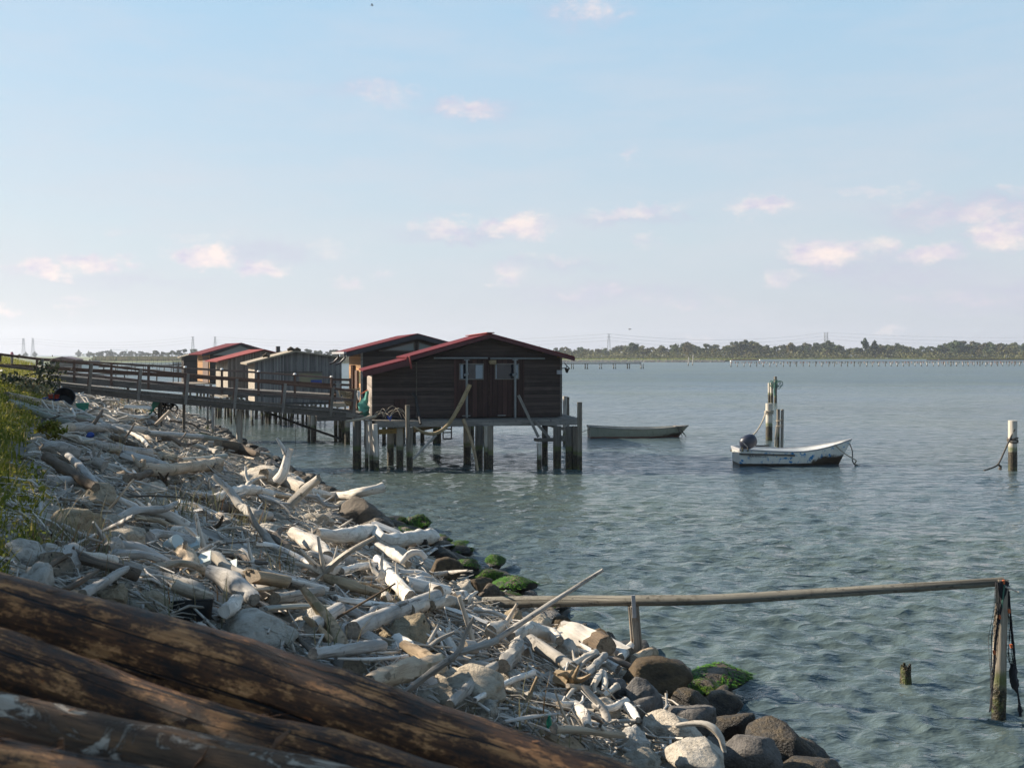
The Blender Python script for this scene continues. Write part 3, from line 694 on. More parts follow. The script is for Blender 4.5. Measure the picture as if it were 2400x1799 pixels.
single(wld(mb), 'rope_tangle', M_ROPE, 'heap of tangled pale rope and wire lying on the deck edge by the blue rag', 'rope')
p = fr.L(913, 977, -1.1)
single(wld(MB().poly([p + V((-.11, 0, .04)), p + V((.1, .02, .06)), p + V((.03, 0, -.15)), p + V((-.05, -.03, -.08))]).poly([p + V((-.1, .05, .03)), p + V((.1, .06, .05)), p + V((.03, -.02, -.15))])), 'blue_rag', M_BLUEP, 'small bright blue rag caught on the deck edge rope tangle', 'rag', smooth=False)
# --- hut whose side wall has orange sunlight put into its boards
fr = Frame(847.5, 49.5, 15)
h2 = thing('fishing_hut', 'stilt hut with orange-brown side wall, dark verge and glazed gable, behind the big hut', 'hut', fr.o, fr.a)
zf2 = fr.L(860, 968).z; X2 = 8.2; D2 = 5.5
r0 = fr.L(979, 781, -.4); e0 = fr.L(812, 824, -.4); half = r0.x - e0.x; sl_ = (r0.z - e0.z) / half
rl = [(e0.x, e0.z), (r0.x, r0.z), (r0.x + half, e0.z)]
zz = lambda x: r0.z - abs(x - r0.x) * sl_ - .08
X2 = r0.x * 2 + .0
part(MB().prism([V((0, 0, zf2)), V((X2, 0, zf2)), V((X2, 0, zz(X2))), V((r0.x, 0, zz(r0.x))), V((0, 0, zz(0)))], (0, D2, 0)), 'wall', W_HUT2, h2)
part(MB().box((-.03, -.01, zf2), (-.002, D2, zz(0) - .02)), 'side_wall', W_SUN_ORANGE, h2)
part(MB().box((-.05, -.05, zf2), (.06, -.003, zz(0) - .04)), 'corner_board', M_PLANK, h2)
rf = part(roof_slab(fr, rl, -.4, D2 + .8, .05, MB()), 'roof', M_ROOF, h2)
part(verge([(p[0], p[1] - .05) for p in rl], -.42, .05, .2, MB()), 'verge_board', M_BLUEBLK, rf)
g = [fr.L(888, 822), fr.L(971, 801), fr.L(971, 822)]
wn = part(MB().bar(g[0] + V((0, -.02, 0)), g[1] + V((0, -.02, 0)), .06, .07).bar(g[0] + V((0, -.02, 0)), g[2] + V((0, -.02, 0)), .06, .07).bar(g[2] + V((0, -.02, .04)), g[1] + V((0, -.02, -.04)), .06, .07, (0, 1, 0)), 'gable_window', M_DARKW, h2)
part(MB().prism([p + V((0, -.012, 0)) for p in g], (0, .01, 0)), 'pane', M_GLASSP, wn)
mz = [V((2 * r0.x - p.x, p.y, p.z)) for p in g]
wn = part(MB().bar(mz[0] + V((0, -.02, 0)), mz[1] + V((0, -.02, 0)), .06, .07).bar(mz[2] + V((0, -.02, 0)), mz[0] + V((0, -.02, 0)), .06, .07).bar(mz[2] + V((0, -.02, .04)), mz[1] + V((0, -.02, -.04)), .06, .07, (0, 1, 0)), 'gable_window', M_DARKW, h2)
part(MB().prism([p + V((0, -.012, 0)) for p in mz], (0, .01, 0)), 'pane', M_GLASSP, wn)
part(MB().box((fr.L(890, 828).x, -.04, fr.L(890, 832).z), (fr.L(925, 828).x, -.003, fr.L(890, 826).z)), 'sill', W_HUT2, h2)
gt = part(MB().bar((e0.x - .06, -.4, e0.z - .05), (e0.x - .06, D2 + .6, e0.z - .05), .13, .1), 'gutter', M_STEEL, h2)
for yy in (-.2, 3.2):
    part(MB().tube([V((e0.x - .06, yy, e0.z - .1)), V((e0.x - .05, yy, e0.z - .3)), V((e0.x - .3, yy + .1, e0.z - .55)), V((e0.x - .5, yy + .1, e0.z - .62))], .05, 8), 'downpipe', M_BLUEBLK, gt, smooth=True)
part(MB().box((-.12, .9, zf2), (-.032, 1.9, zf2 + 2.05)), 'door', M_RUST, h2)
part(MB().box((-.05, .25, zf2 + 1.45), (-.031, .6, zf2 + 2.0)), 'side_window', M_GLASSG, h2)
part(MB().box((-.2, 2.3, zf2), (-.05, 2.5, zf2 + 2.3)).box((-.2, 2.9, zf2), (-.05, 3.1, zf2 + 2.3)), 'stacked_board', M_RUST, h2)
dk = MB(); xx = -2.2
while xx < X2: dk.box((xx, -.6, zf2 - .09), (xx + .13, D2, zf2 - .04 - .01 * random.random())); xx += .15
part(dk, 'deck', M_PLANK, h2)
part(MB().box((-2.2, -.66, zf2 - .3), (X2, -.602, zf2 - .06)), 'deck_beam', M_DARKW, h2)
for px, w_, base, k in ((787, 9, 1034, 0), (797, 9, 1035, 0), (805, 7, 1038, 2), (814, 13, 1041, 0), (724, 7, 1035, 0), (735, 13, 1036, 0), (900, 9, 1040, 1), (945, 9, 1036, 1), (990, 10, 1036, 1), (858, 9, 1038, 1)):
    q, r = wp(px, base, w_); part(pile(MB(), fr.loc(q), r, zf2 - .1, square=k == 2), 'pile', (M_CONC, M_CONCD, M_TPILE)[k], h2, smooth=True, angle=60)
# railing at the end of the far bridge
rl_ = MB()
for v in (889, 901, 920): rl_.bar(fr.L(777, v, -.5), fr.L(822, v + 1, -.5), .06, .11)
for u in (778, 821): rl_.bar(fr.L(u, 964, -.5), fr.L(u, 886, -.5), .1, .1, (0, 1, 0))
part(rl_, 'deck_railing', M_RUST, h2)
HUT2 = (fr, h2, zf2)

# --- generic plank huts further back
def plank_hut(px, Y, deg, apex, eave, wall0, wallw, floor, depth, label, wm, sm, roofm, over=.2, th=.06, vergem=None, piles=(), deckx=(-.4, .4), eaveR=None):
    fr = Frame(px, Y, deg); h = thing('fishing_hut', label, 'hut', fr.o, fr.a)
    zf = fr.L(px, floor).z; r0 = fr.L(*apex, -over); e0 = fr.L(*eave, -over); half = r0.x - e0.x; s = (r0.z - e0.z) / half
    eR = fr.L(*eaveR, -over) if eaveR else V((r0.x + half, 0, e0.z)); sR = (r0.z - eR.z) / (eR.x - r0.x)
    zl = lambda x: (r0.z - (r0.x - x) * s if x < r0.x else r0.z - (x - r0.x) * sR) - th
    X = wallw if wallw else eR.x - .15
    part(MB().prism([V((0, 0, zf)), V((X, 0, zf)), V((X, 0, zl(X))), V((r0.x, 0, zl(r0.x))), V((0, 0, zl(0)))], (0, depth, 0)), 'wall', wm, h)
    part(MB().box((-.03, -.01, zf), (-.002, depth, zl(0) - .01)), 'side_wall', sm, h)
    rp = [(e0.x, e0.z), (r0.x, r0.z), (eR.x, eR.z)]
    rf = part(roof_slab(fr, rp, -over, depth + .4, th, MB()), 'roof', roofm, h)
    if vergem: part(verge([(p[0], p[1] - th) for p in rp], -over - .02, .04, .12, MB()), 'verge_board', vergem, rf)
    dk = MB(); xx = deckx[0]
    while xx < X + deckx[1]: dk.box((xx, -.25, zf - .12), (xx + .15, depth, zf - .05 - .012 * random.random())); xx += .17
    part(dk, 'deck', M_PLANK, h)
    for px_, w_, base, k in piles:
        q, r = wp(px_, base, w_); part(pile(MB(), fr.loc(q), r, zf - .12, n=10, lean=(random.uniform(-.06, .06), 0), rough=.08), 'pile', (M_WPILE, M_TPILE, M_CONCD)[k], h, smooth=True, angle=60)
    return fr, h, zf, r0, e0, rf
gp = [(715, 5), (770, 6), (820, 6), (935, 6), (1040, 6), (1085, 6), (1110, 8), (1182, 6), (1232, 6), (1283, 5), (1340, 7), (1460, 6), (1500, 6), (1560, 7)]
pl = [(380 + u / 4.424, w_, 994 + random.uniform(-3, 3), int(random.random() < .6)) for u, w_ in gp] + [(380 + u / 4.424, 5, 978 + random.uniform(-3, 3), 2) for u in range(560, 1700, 47)]
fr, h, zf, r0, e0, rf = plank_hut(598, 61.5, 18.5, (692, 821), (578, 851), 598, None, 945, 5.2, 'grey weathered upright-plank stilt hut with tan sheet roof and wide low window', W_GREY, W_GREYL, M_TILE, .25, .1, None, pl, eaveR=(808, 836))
a, b = fr.L(701, 908), fr.L(755, 874); window(h, fr, a.x, b.x, a.z, b.z, -.03, M_GLASSG, M_PLANK, .05, 0)
part(MB().box((fr.L(728, 900).x, -.05, fr.L(728, 899).z), (fr.L(754, 900).x, -.042, fr.L(728, 890).z)), 'blue_slatted_shutter', M_BLUEP, h)
part(MB().bar(fr.L(646, 871.5, -.05), fr.L(756, 871.5, -.05), .12, .05), 'awning_batten', M_DARKW, h)
for u, v in ((682, 820), (697, 821), (624, 835)):
    p = fr.L(u, v, -.1); part(MB().tube([p + V((-.2, .1, 0)), p + V((0, .12, .09)), p + V((.22, .1, 0))], [.08, .13, .07], 8, .2), 'roof_stone', R_BROWN, rf, smooth=True)
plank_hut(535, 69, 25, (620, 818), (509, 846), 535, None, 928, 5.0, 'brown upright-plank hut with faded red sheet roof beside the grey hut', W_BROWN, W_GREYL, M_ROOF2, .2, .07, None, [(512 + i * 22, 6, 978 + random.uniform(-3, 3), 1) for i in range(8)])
fr, h, zf, r0, e0, rf = plank_hut(492, 83, 26, (566, 803), (473, 829), 492, None, 897, 6.0, 'dark hut with big glazed gable and rust-brown side door, behind the faded red roof', W_HUT2, W_SUN_ORANGE, M_ROOF, .5, .08, M_BLUEBLK, [(470 + i * 24, 6, 957 + random.uniform(-3, 3), 2) for i in range(7)], (-3.0, .5))
g = [fr.L(498, 832), fr.L(563, 810), fr.L(592, 820), fr.L(592, 832)]
part(MB().prism([p + V((0, -.03, 0)) for p in g], (0, .015, 0)), 'gable_pane', M_GLASSP, h)
part(MB().box((-.09, .3, zf), (-.031, 3.0, zf + 2.1)), 'door', M_RUST, h)
part(MB().box((r0.x + 3.1, .5, fr.L(604, 816).z - .4), (r0.x + 3.4, .8, fr.L(604, 811).z)), 'chimney', M_BLUEBLK, rf)
fr, h, zf, r0, e0, rf = plank_hut(431, 94, 20, (474, 822), (420, 837), 431, None, 896, 5.0, 'small dark hut with tan roof edge, farthest of the stilt huts', W_HUT2, W_HUT2, M_TILE, .3, .08, None, [(430 + i * 16, 5, 945, 2) for i in range(5)], (-4.0, .3))
fr = Frame(405, 95, 14)
sf = thing('slatted_screen', 'dark horizontal slatted screen standing beside the farthest hut', 'screen', fr.o, fr.a)
s_ = MB()
for k in range(9): s_.bar(fr.L(406, 849 + k * 3.3), fr.L(430, 849 + k * 3.3), .04, .07)
part(s_, 'slat', M_DARKW, sf)
for u in (406, 418, 430): part(MB().bar(fr.L(u, 896), fr.L(u, 847), .08, .08, (0, 1, 0)), 'upright', M_DARKW, sf)
# ---------------------------------------------------------------- footbridges
def interp(pts, u):
    for (a, b), (c, d) in zip(pts, pts[1:]):
        if u <= c or (c, d) == pts[-1]: return b + (d - b) * (u - a) / (c - a)
def line3(pts, us, Y, dy=0.0):
    return [P(u, interp(pts, u), Y) + V((0, dy, 0)) for u in us]
def rail(pts3, w_, h_, mb):
    for a, b in zip(pts3, pts3[1:]): mb.bar(a, b, w_, h_)
    return mb
N_TOP = [(-60, 821), (0, 830), (102, 842.6), (214, 853), (330, 866), (440, 877.5), (554, 889), (667, 900), (780, 910), (834, 916)]
N_MID = [(-60, 848), (0, 856), (102, 868), (214, 880), (330, 892), (440, 903), (554, 914), (667, 924), (780, 933), (834, 938)]
N_TOE = [(-60, 874), (0, 883), (102, 896), (214, 908), (330, 919), (440, 929), (554, 940), (667, 950), (780, 959), (834, 965)]
N_STR = [(-60, 880), (0, 889), (102, 905), (214, 917.5), (330, 932), (440, 942.5), (554, 952), (667, 961.5), (780, 971), (834, 976)]
Y1 = 39.0
us = [-60, 0, 102, 214, 330, 440, 554, 667, 780, 834]
b1 = thing('footbridge', 'weathered timber footbridge with plank railing sloping down to the big dark hut', 'footbridge', P(400, 940, Y1))
rail(line3(N_TOP, us, Y1, -.03), .07, .09, MB()).build('top_rail', M_RUST, b1)
rail(line3(N_MID, us, Y1, -.03), .05, .11, MB()).build('middle_rail', M_RUST, b1)
rail(line3(N_TOE, us, Y1, -.03), .05, .12, MB()).build('toe_board', M_DARKW, b1)
rail(line3(N_STR, us, Y1), .10, .20, MB()).build('stringer', M_DARKW, b1)
rail([p + V((0, 1.1, 0)) for p in line3(N_STR, us, Y1)], .10, .20, MB()).build('stringer', M_DARKW, b1)
dk = MB(); u = -60.0
while u < 834:
    p = P(u, interp(N_STR, u), Y1); q = P(u + 9, interp(N_STR, u + 9), Y1)
    dk.bar((p + q) / 2 + V((0, -.08, .135)), (p + q) / 2 + V((0, 1.2, .135)), .125, .04, (q - p).cross(V((0, -1, 0)))); u += 9.4
dk.build('deck', M_PLANK, b1)
for u in (-14, 99, 214, 329.5, 440, 554, 667, 779, 832):
    z0 = P(u, interp(N_STR, u) + 5, Y1); z1 = P(u, interp(N_TOP, u) - 1.5, Y1)
    ln = V((.05, 0, 0))
    MB().bar(z0 + V((0, -.08, 0)) - ln, z1 + V((0, -.09, 0)) + ln, .10, .05, (0, 1, 0)).build('post', M_PLANK, b1)
    MB().bar(z0 + V((-.11, .08, 0)) - ln, z1 + V((-.09, .05, -.03)) + ln, .10, .06, (0, 1, 0)).build('post', M_RUST, b1)
q, r = W(605, 1064, .15), .115
pile(MB(), (q.x, 39.5, 0), r, P(605, 962, 39.5).z).build('pile', M_CONC, b1, True, 60)
MB().tube([V((q.x, 39.5, -.4)), V((q.x, 39.5, .42))], [.3, .22], 12, .1).build('pile_footing', M_CONCD, b1, True)
for u, yy, base, w_, m_ in ((431, 39.9, 999, 7, M_TPILE), (375, 39.6, 985, 10, M_DARKW)):
    MB().tube([P(u, base + 14, yy), P(u, interp(N_STR, u) + 3, yy)], w_ / 2 * yy / F, 10, .05).build('pile', m_, b1, True, 60)
MB().bar(P(624, 966, 39.8), P(803, 1030, 41.5), .09, .09).build('brace', M_BLACK, b1)
MB().bar(P(812, 972, 38.9), P(852, 978, 38.9), .16, .16).build('end_block', M_PLANK, b1)
# bridge behind, to the orange-lit hut
F_TOP = [(-80, 824), (0, 829.5), (87, 840), (174, 846.5), (261, 851), (348, 856.5), (434, 862.5), (520, 867.5), (606, 872.5), (691, 879), (777, 885)]
F_MID = [(-80, 851), (0, 855.5), (87, 860.5), (174, 866), (261, 871), (348, 876.5), (434, 881), (520, 886), (606, 892), (691, 897.5), (777, 903)]
F_STR = [(-80, 871), (0, 877), (87, 884), (174, 892), (261, 899), (348, 907), (434, 913), (520, 918.5), (606, 923), (691, 928), (777, 933)]
Y2 = 51.0; us2 = [p[0] for p in F_TOP]
b2 = thing('footbridge', 'second timber footbridge with white-capped posts, passing behind to the orange-walled hut', 'footbridge', P(400, 910, Y2))
rail(line3(F_TOP, us2, Y2), .07, .10, MB()).build('top_rail', M_RUST, b2)
rail(line3(F_MID, us2, Y2), .05, .19, MB()).build('middle_rail', M_RUST, b2)
rail(line3(F_STR, us2, Y2), .10, .26, MB()).build('stringer', M_DARKW, b2)
rail([p + V((0, 1.3, 0)) for p in line3(F_STR, us2, Y2)], .10, .26, MB()).build('stringer', M_DARKW, b2)
dk = MB(); u = -80.0
while u < 777:
    p = P(u, interp(F_STR, u), Y2); dk.bar(p + V((.1, -.05, .155)), p + V((.1, 1.35, .155)), .15, .04); u += 7.6
dk.build('deck', M_PLANK, b2)
for u in us2[:]:
    ps = MB().bar(P(u, interp(F_STR, u) + 3, Y2 - .09), P(u, interp(F_TOP, u) - 2, Y2 - .09), .10, .08, (0, 1, 0)).build('post', M_RUST, b2)
    if u > 400: MB().tube([P(u, interp(F_TOP, u) - 1.5, Y2 - .12), P(u, interp(F_TOP, u) - 5, Y2 - .12)], [.09, .05], 8).build('post_cap', M_WHITE, ps, True)
for u, base, w_, m_ in ((499, 1023, 6.5, M_WPILE), (487, 1026, 5, M_TPILE), (300, 975, 6, M_TPILE)):
    yy = Y2 + .3
    MB().tube([V((P(u, 900, yy).x, yy, -1)), P(u, interp(F_STR, u) + 2, yy)], w_ / 2 * yy / F, 10, .05).build('pile', m_, b2, True, 60)
# things hanging about the bridges
p = P(390, 950, 39.8); mb = MB()
for k in range(7):
    c = p + V((random.uniform(-.25, .25), random.uniform(-.1, .1), random.uniform(-.1, .2))); r_ = .12 + .14 * random.random(); ax = random.random() * 3
    mb.tube([c + V((math.cos(i * .6 + k) * r_, .12 * math.sin(ax + i * .6), math.sin(i * .6 + k) * r_ * (1.2 if k < 3 else .7) - (.2 if k % 3 == 0 else 0))) for i in range(11)], .03, 6)
mb.tube([p + V((-.4, 0, .1)), p + V((-.1, 0, .25)), p + V((.2, .05, .2))], [.1, .2, .1], 8, .4)
single(mb, 'hose_coil', M_BLACK, 'tangle of black hose and cord hanging beneath the footbridge beam', 'hose')
p = P(362, 950, 39.2)
single(MB().poly([p + V((-.25, 0, -.38)), p + V((-.1, .02, -.3)), p + V((.1, .03, .1)), p + V((.28, .05, .12)), p + V((.3, .05, .3)), p + V((.0, .0, .33)), p + V((-.08, 0, .1))]).poly([p + V((-.25, .06, -.38)), p + V((.0, .1, .3)), p + V((.3, .1, .28)), p + V((.1, .09, .0))]), 'green_netting', M_GREENP, 'torn green plastic netting hanging under the footbridge', 'netting', smooth=False)
for k in range(3):
    u = (505, 574, 692)[k]; yy = 39.05
    single(MB().tube([P(u, interp(N_STR, u), yy), P(u + 1, interp(N_STR, u) + 60, yy), P(u - 1, (1024, 1052, 1068)[k], yy)], .009, 5), 'hanging_line', M_DROPE, ('thin dark line hanging from the footbridge beside the white pile', 'thin dark line hanging from the footbridge beside the thick concrete pile', 'thin dark line hanging from the footbridge close to the forked stump')[k], 'rope')
# net bag, stool and clutter where the footbridge meets the huts
p = P(818, 926, 40.2)
mb = MB(); R_ = 5
for i in range(9):
    a_ = i / 8; mb.tube([p + V((-.42 + .84 * a_, 0, .28 - .1 * math.sin(a_ * 3.1))), p + V((-.32 + .6 * a_, -.12, -.05)), p + V((-.05 + .15 * a_, 0, -.42))], .018, 4)
for j in range(6):
    b_ = j / 6; mb.tube([p + V((-.42 + .3 * b_, -.1 * b_, .28 - .62 * b_)), p + V((0, -.16, .1 - .52 * b_)), p + V((.42 - .32 * b_, -.1 * b_, .28 - .62 * b_))], .018, 4)
mb.poly([p + V((-.4, .05, .26)), p + V((.4, .05, .26)), p + V((.12, .05, -.4)), p + V((-.05, .05, -.4))])
single(mb, 'net_bag', M_NETB, 'sagging brown net bag slung on the footbridge railing near the hut', 'net')
p = P(858, 948, 40.3)
mb = MB().tube([p + V((.04, 0, .55)), p + V((-.02, 0, .15)), p + V((-.12, -.05, -.1)), p + V((-.06, 0, -.45))], [.05, .12, .24, .14], 10, .5, fine=.1)
single(mb, 'turquoise_net', M_NETT, 'bunched turquoise fishing net hanging at the corner of the big hut', 'net')
mb = MB().tube([P(833, 915, 39), P(841, 922, 39.2), P(848, 922, 39.4), P(861, 914, 40.5)], .022, 6)
single(mb, 'orange_cord', M_ORANGE, 'orange cord strung from the footbridge rail end to the hut wall', 'cord')
p = P(840.5, 923, 39.1); single(MB().tube([p + V((0, 0, .12)), p + V((0, 0, -.05))], [.05, .07], 8).tube([p + V((0, -.02, -.05)), p + V((.02, -.02, -.22))], [.05, .03], 8), 'white_float', M_WHITE, 'small white float tied at the end post of the footbridge', 'float')
p = P(793, 922, 47.5); single(MB().box(p + V((-.08, -.08, -.65)), p + V((.08, .08, .42))).box(p + V((-.11, -.11, .42)), p + V((.11, .11, .47))), 'square_post', M_GALV, 'short pale square post with flat cap on the deck behind the footbridge', 'post', smooth=False)
p = P(796, 948, 46.5)
single(MB().bar(p + V((-.3, 0, .0)), p + V((.3, 0, 0)), .35, .2).bar(p + V((-.1, 0, -.1)), p + V((-.15, 0, -.55)), .07, .07, (0, 1, 0)).bar(p + V((.25, 0, -.1)), p + V((.25, 0, -.55)), .07, .07, (0, 1, 0)), 'wooden_stool', DW['tan'], 'small wooden trestle stool under the footbridge end by the orange-walled hut', 'stool', smooth=False)
# ---------------------------------------------------------------- trestle walkways far off
def trestle(name, label, pts, top, base, spacing, zoff=0.0, pair=0, mat=M_WPILE, deckm=None, w_=.8, rw=.11, maxp=100, railz=0, group=None):
    A = [W(u, base_) for u, base_ in pts]; zt = P(pts[0][0], top, A[0].y).z
    r = thing(name, label, 'jetty', A[0], 0, group); mb = MB()
    for a, b in zip(A, A[1:]): mb.bar(V((a.x, a.y, zt)), V((b.x, b.y, zt)), w_, max(.22, A[0].y * .0011))
    mb.build('deck', deckm or M_PLANK, r)
    n = 0
    for a, b in zip(A, A[1:]):
        L = (b - a).length; k = max(1, round(L / spacing))
        for i in range(k + (1 if b is A[-1] else 0)):
            p = a.lerp(b, i / k)
            for dx in ((0,) if not pair else (0, pair)):
                if n >= maxp: break
                q = p + V((dx + random.uniform(-.15, .15), 0, 0)); rr = rw * random.uniform(.8, 1.3)
                MB().tube([V((q.x, q.y, -1)), V((q.x + random.uniform(-.1, .1), q.y, zt - .1))], rr, 7).build('post', mat if random.random() < .6 else M_TPILE, r, True, 60); n += 1
    if railz:
        m2 = MB()
        for a, b in zip(A, A[1:]):
            for hz in (railz, railz * .5): m2.bar(V((a.x, a.y, zt + hz)), V((b.x, b.y, zt + hz)), .05, .06)
            L = (b - a).length; k = max(1, round(L / 2.2))
            for i in range(k + 1): p = a.lerp(b, i / k); m2.bar(V((p.x, p.y, zt)), V((p.x, p.y, zt + railz)), .05, .05, (0, 1, 0))
        m2.build('railing', M_DARKW, r)
    return r
trestle('jetty', 'short low jetty on paired posts just beyond the big dark hut', [(1306, 864.5), (1502, 864.0)], 851.5, 864.5, 4.3, pair=.7, mat=M_WPILE, rw=.16, w_=.9)
trestle('jetty', 'long pale-decked trestle jetty crossing the open water', [(1712, 859.3), (2060, 858.4), (2470, 857.2)], 846, 859, 2.6, mat=M_WPILE, rw=.17, deckm=M_WHITE)
trestle('jetty', 'pale trestle jetty running along farther behind the long one', [(1780, 853.5), (2170, 852.8)], 843.2, 853.5, 3.6, mat=M_WPILE, rw=.14, deckm=M_WHITE)
trestle('jetty', 'reddish trestle jetty with close-set posts in front of the far wood', [(2200, 854.5), (2480, 854)], 842.2, 854.5, 2.4, mat=M_RUST, rw=.16, deckm=M_RUST, railz=1.0)
trestle('jetty', 'railed plank jetty in the distance beyond the second footbridge', [(150, 905), (440, 908)], 876, 905, 4.5, mat=M_TPILE, rw=.1, railz=1.3)
trestle('jetty', 'farther railed jetty near the small white box hut', [(112, 886), (300, 880), (430, 874)], 862, 886, 4.0, mat=M_TPILE, rw=.1, railz=1.3)
trestle('jetty', 'thin trestle line of pale posts across the distant water before the reeds', [(255, 861), (480, 861)], 851, 861, 3.0, mat=M_WPILE, rw=.14, deckm=M_WHITE)
trestle('jetty', 'pinkish line of dense net stakes right under the far bank', [(1716, 851.2), (2100, 850.8), (2475, 850.3)], 843, 851, 1.75, mat=M_PINKW, rw=.2, deckm=M_PINKW, w_=.3)
for u in (1612.5, 1623): 
    q = W(u, 857 - (u > 1620)); single(MB().tube([V((q.x, q.y, -1)), V((q.x + .3, q.y, 3.5 if u < 1620 else 4.4))], .22, 7), 'channel_marker', M_WPILE, 'thin pale channel stake off the end of the stone bank, ' + ('the shorter one' if u < 1620 else 'the taller one'), 'stake')
p = P(205, 858, 150); bh = thing('box_hut', 'small white box hut with flat roof on a distant jetty', 'hut', p)
MB().box(p + V((-.85, 0, -.5)), p + V((.8, 2, .65))).build('wall', M_WHITE, bh); MB().box(p + V((-1.0, -.2, .65)), p + V((.95, 2.2, .78))).build('roof', M_STEEL, bh)
MB().tube([p + V((.15, .5, .78)), p + V((.15, .5, 1.05))], .1, 8).build('chimney', M_TRIM, bh)
p = P(146, 846, 260); rh = thing('boathouse', 'low far-off shed with dark red roof beyond the grassy dike', 'shed', p)
MB().box(p + V((-3.2, 0, -2)), p + V((3.2, 5, .5))).build('wall', M_DARKW, rh); MB().prism([p + V((-3.6, -.4, .4)), p + V((0, -.4, 1.15)), p + V((3.6, -.4, .4))], (0, 6, 0)).build('roof', M_TRIM, rh)
# ---------------------------------------------------------------- boats
def hullmat(name, base, blue, bottom, wl, rusty):
    m, t = newmat(name); o = t.coord('Object'); x, y, z = t.sep(o)
    n = t.noise(o, 5.0, 6, .7); n2 = t.noise(t.scale(o, (2.2, 2.2, 2.2), (4, 1, 0)), 1.0, 5, .65)
    col = t.mix(t.rng(n, .3, .7), tuple(c * .82 for c in base), base)
    st = t.noise(t.scale(o, (9, 9, .8)), 1.0, 4, .6); col = t.mix(t.math('MULTIPLY', t.rng(st, .56, .7), .4), col, tuple(c * .45 for c in base))
    if blue:
        bl = t.math('MULTIPLY', t.rng(t.noise(o, 5.5, 5, .65), .55, .57), t.rng(n2, .41, .5)); col = t.mix(bl, col, blue)
    if rusty:                                              # grime along the forefoot
        g = t.math('MULTIPLY', t.rng(x, rusty[0], rusty[1]), t.rng(z, rusty[2], .12))
        col = t.mix(t.rng(t.math('ADD', g, t.math('MULTIPLY', t.math('SUBTRACT', n, .5), .9)), .42, .6), col, (.05, .035, .02))
    zz = t.math('ADD', z, t.math('MULTIPLY', t.math('SUBTRACT', n, .5), .05))
    low = t.ramp(t.noise(o, 24.0, 4, .7), [(.45, bottom), (.7, tuple(min(1, c * 2.2) for c in bottom)), (.78, (.3, .28, .25))])
    col = t.mix(t.rng(zz, wl, wl - .02), col, low)
    finish(t, col, .5, n, .15, .01, .4); return m
def boat(name, label, px0, px1, base, beam, sheer, chine, rake, yaw, hm, inm, wood_m):
    """sheer: gunwale height at stations stern..bow; chine: half width fraction of the bottom; rake: bow overhang"""
    p0 = W(px0, base); Lb = (px1 - px0) / F * p0.y / math.cos(yaw)
    r = thing(name, label, 'boat', p0, yaw); n = len(sheer); th = .04
    def station(i, inset=0.0, lift=0.0):
        u = i / (n - 1); bw = beam / 2 * (1.0 if u < .45 else max(.02, 1 - ((u - .45) / .55) ** 2.1)) * (.9 + .1 * min(1, u * 4)) - inset
        bw = max(bw, .012); zg = sheer[i]; kx = u * (Lb - rake) - .03 * 0; xg = u * Lb if u > .5 else kx + (u * rake) * (u / .5) * .5
        xg = kx + rake * u ** 2.2; xc = kx + rake * .25 * u ** 3; zc = -.12 + lift + .42 * max(0, u - .7) ** 1.6; bc = bw * chine * (1 if u < .6 else 1 - .5 * (u - .6) / .4)
        xm, zm, bm = (xg + xc) / 2, (zg + zc) / 2, bw * .93
        return [V((xg, -bw, zg)), V((xm, -bm, zm)), V((xc, -bc, zc)), V((xc, 0, zc - .03 + (.0 if not lift else .03))), V((xc, bc, zc)), V((xm, bm, zm)), V((xg, bw, zg))]
    def fine(i): return station(i)
    mb = MB(); k = 7
    S = [station(i) for i in range(n)]
    for s_ in S: mb.v += s_
    for i in range(n - 1):
        for j in range(k - 1): mb.face([i * k + j, (i + 1) * k + j, (i + 1) * k + j + 1, i * k + j + 1])
    mb.face(list(range(k))); hull = mb.build('hull', hm, r, True, 50, local=True)
    mi = MB(); S2 = [station(i, .05, .2) for i in range(n)]
    for s_ in S2: mi.v += s_
    for i in range(n - 1):
        for j in range(k - 1): mi.face([i * k + j, i * k + j + 1, (i + 1) * k + j + 1, (i + 1) * k + j])
    mi.face(list(range(k))[::-1]); b = len(mi.v)
    for i in range(n - 1):
        for j in (0, 6): mi.poly([S[i][j], S[i + 1][j], S2[i + 1][j], S2[i][j]] if j else [S[i][j], S2[i][j], S2[i + 1][j], S[i + 1][j]])
    mi.build('inner_hull', inm, r, True, 50, local=True)
    for j in (0, 6):
        MB().tube([s_[j] + V((0, 0, .01)) for s_ in S], .028, 6).build('gunwale', wood_m, r, True, local=True)
    MB().bar(S[0][0] + V((0, 0, 0)), S[0][6], .07, .09).build('transom_board', wood_m, r, local=True)
    return r, S, Lb
H1 = hullmat('grey_green_hull', (.27, .28, .22), None, (.10, .03, .018), .06, (2.6, 5.2, .38))
H2 = hullmat('white_blue_hull', (.70, .70, .64), (.02, .19, .42), (.025, .018, .013), .10, (2.3, 3.3, .60))
r, S, Lb = boat('rowing_boat', 'flat grey-green skiff with reddish bottom, moored between the big hut and the white boat', 1380, 1616, 1023.5, 1.5, [.55, .52, .49, .46, .44, .43, .43, .44, .47, .52, .57], .82, .75, .05, H1, plain('skiff_inside', (.30, .30, .27), .8), M_TRIM if False else M_PLANK)
MB().box((1.3, -.66, .28), (1.55, .66, .32)).build('thwart', M_PLANK, r, local=True); MB().box((3.0, -.62, .26), (3.25, .62, .3)).build('thwart', M_PLANK, r, local=True)
MB().box((Lb - .75, -.3, .5), (Lb - .2, .3, .56)).build('bow_deck', M_PLANK, r, local=True)
ropes = MB()
for k in range(4): ropes.tube([S[-2][0] + V((-.1 + .1 * k, -.03, .03)), S[-2][0] + V((.05 * k, -.1, -.15)), S[-2][0] + V((.1 + .1 * k, -.08, -.4 - .1 * (k % 2)))], .018, 5)
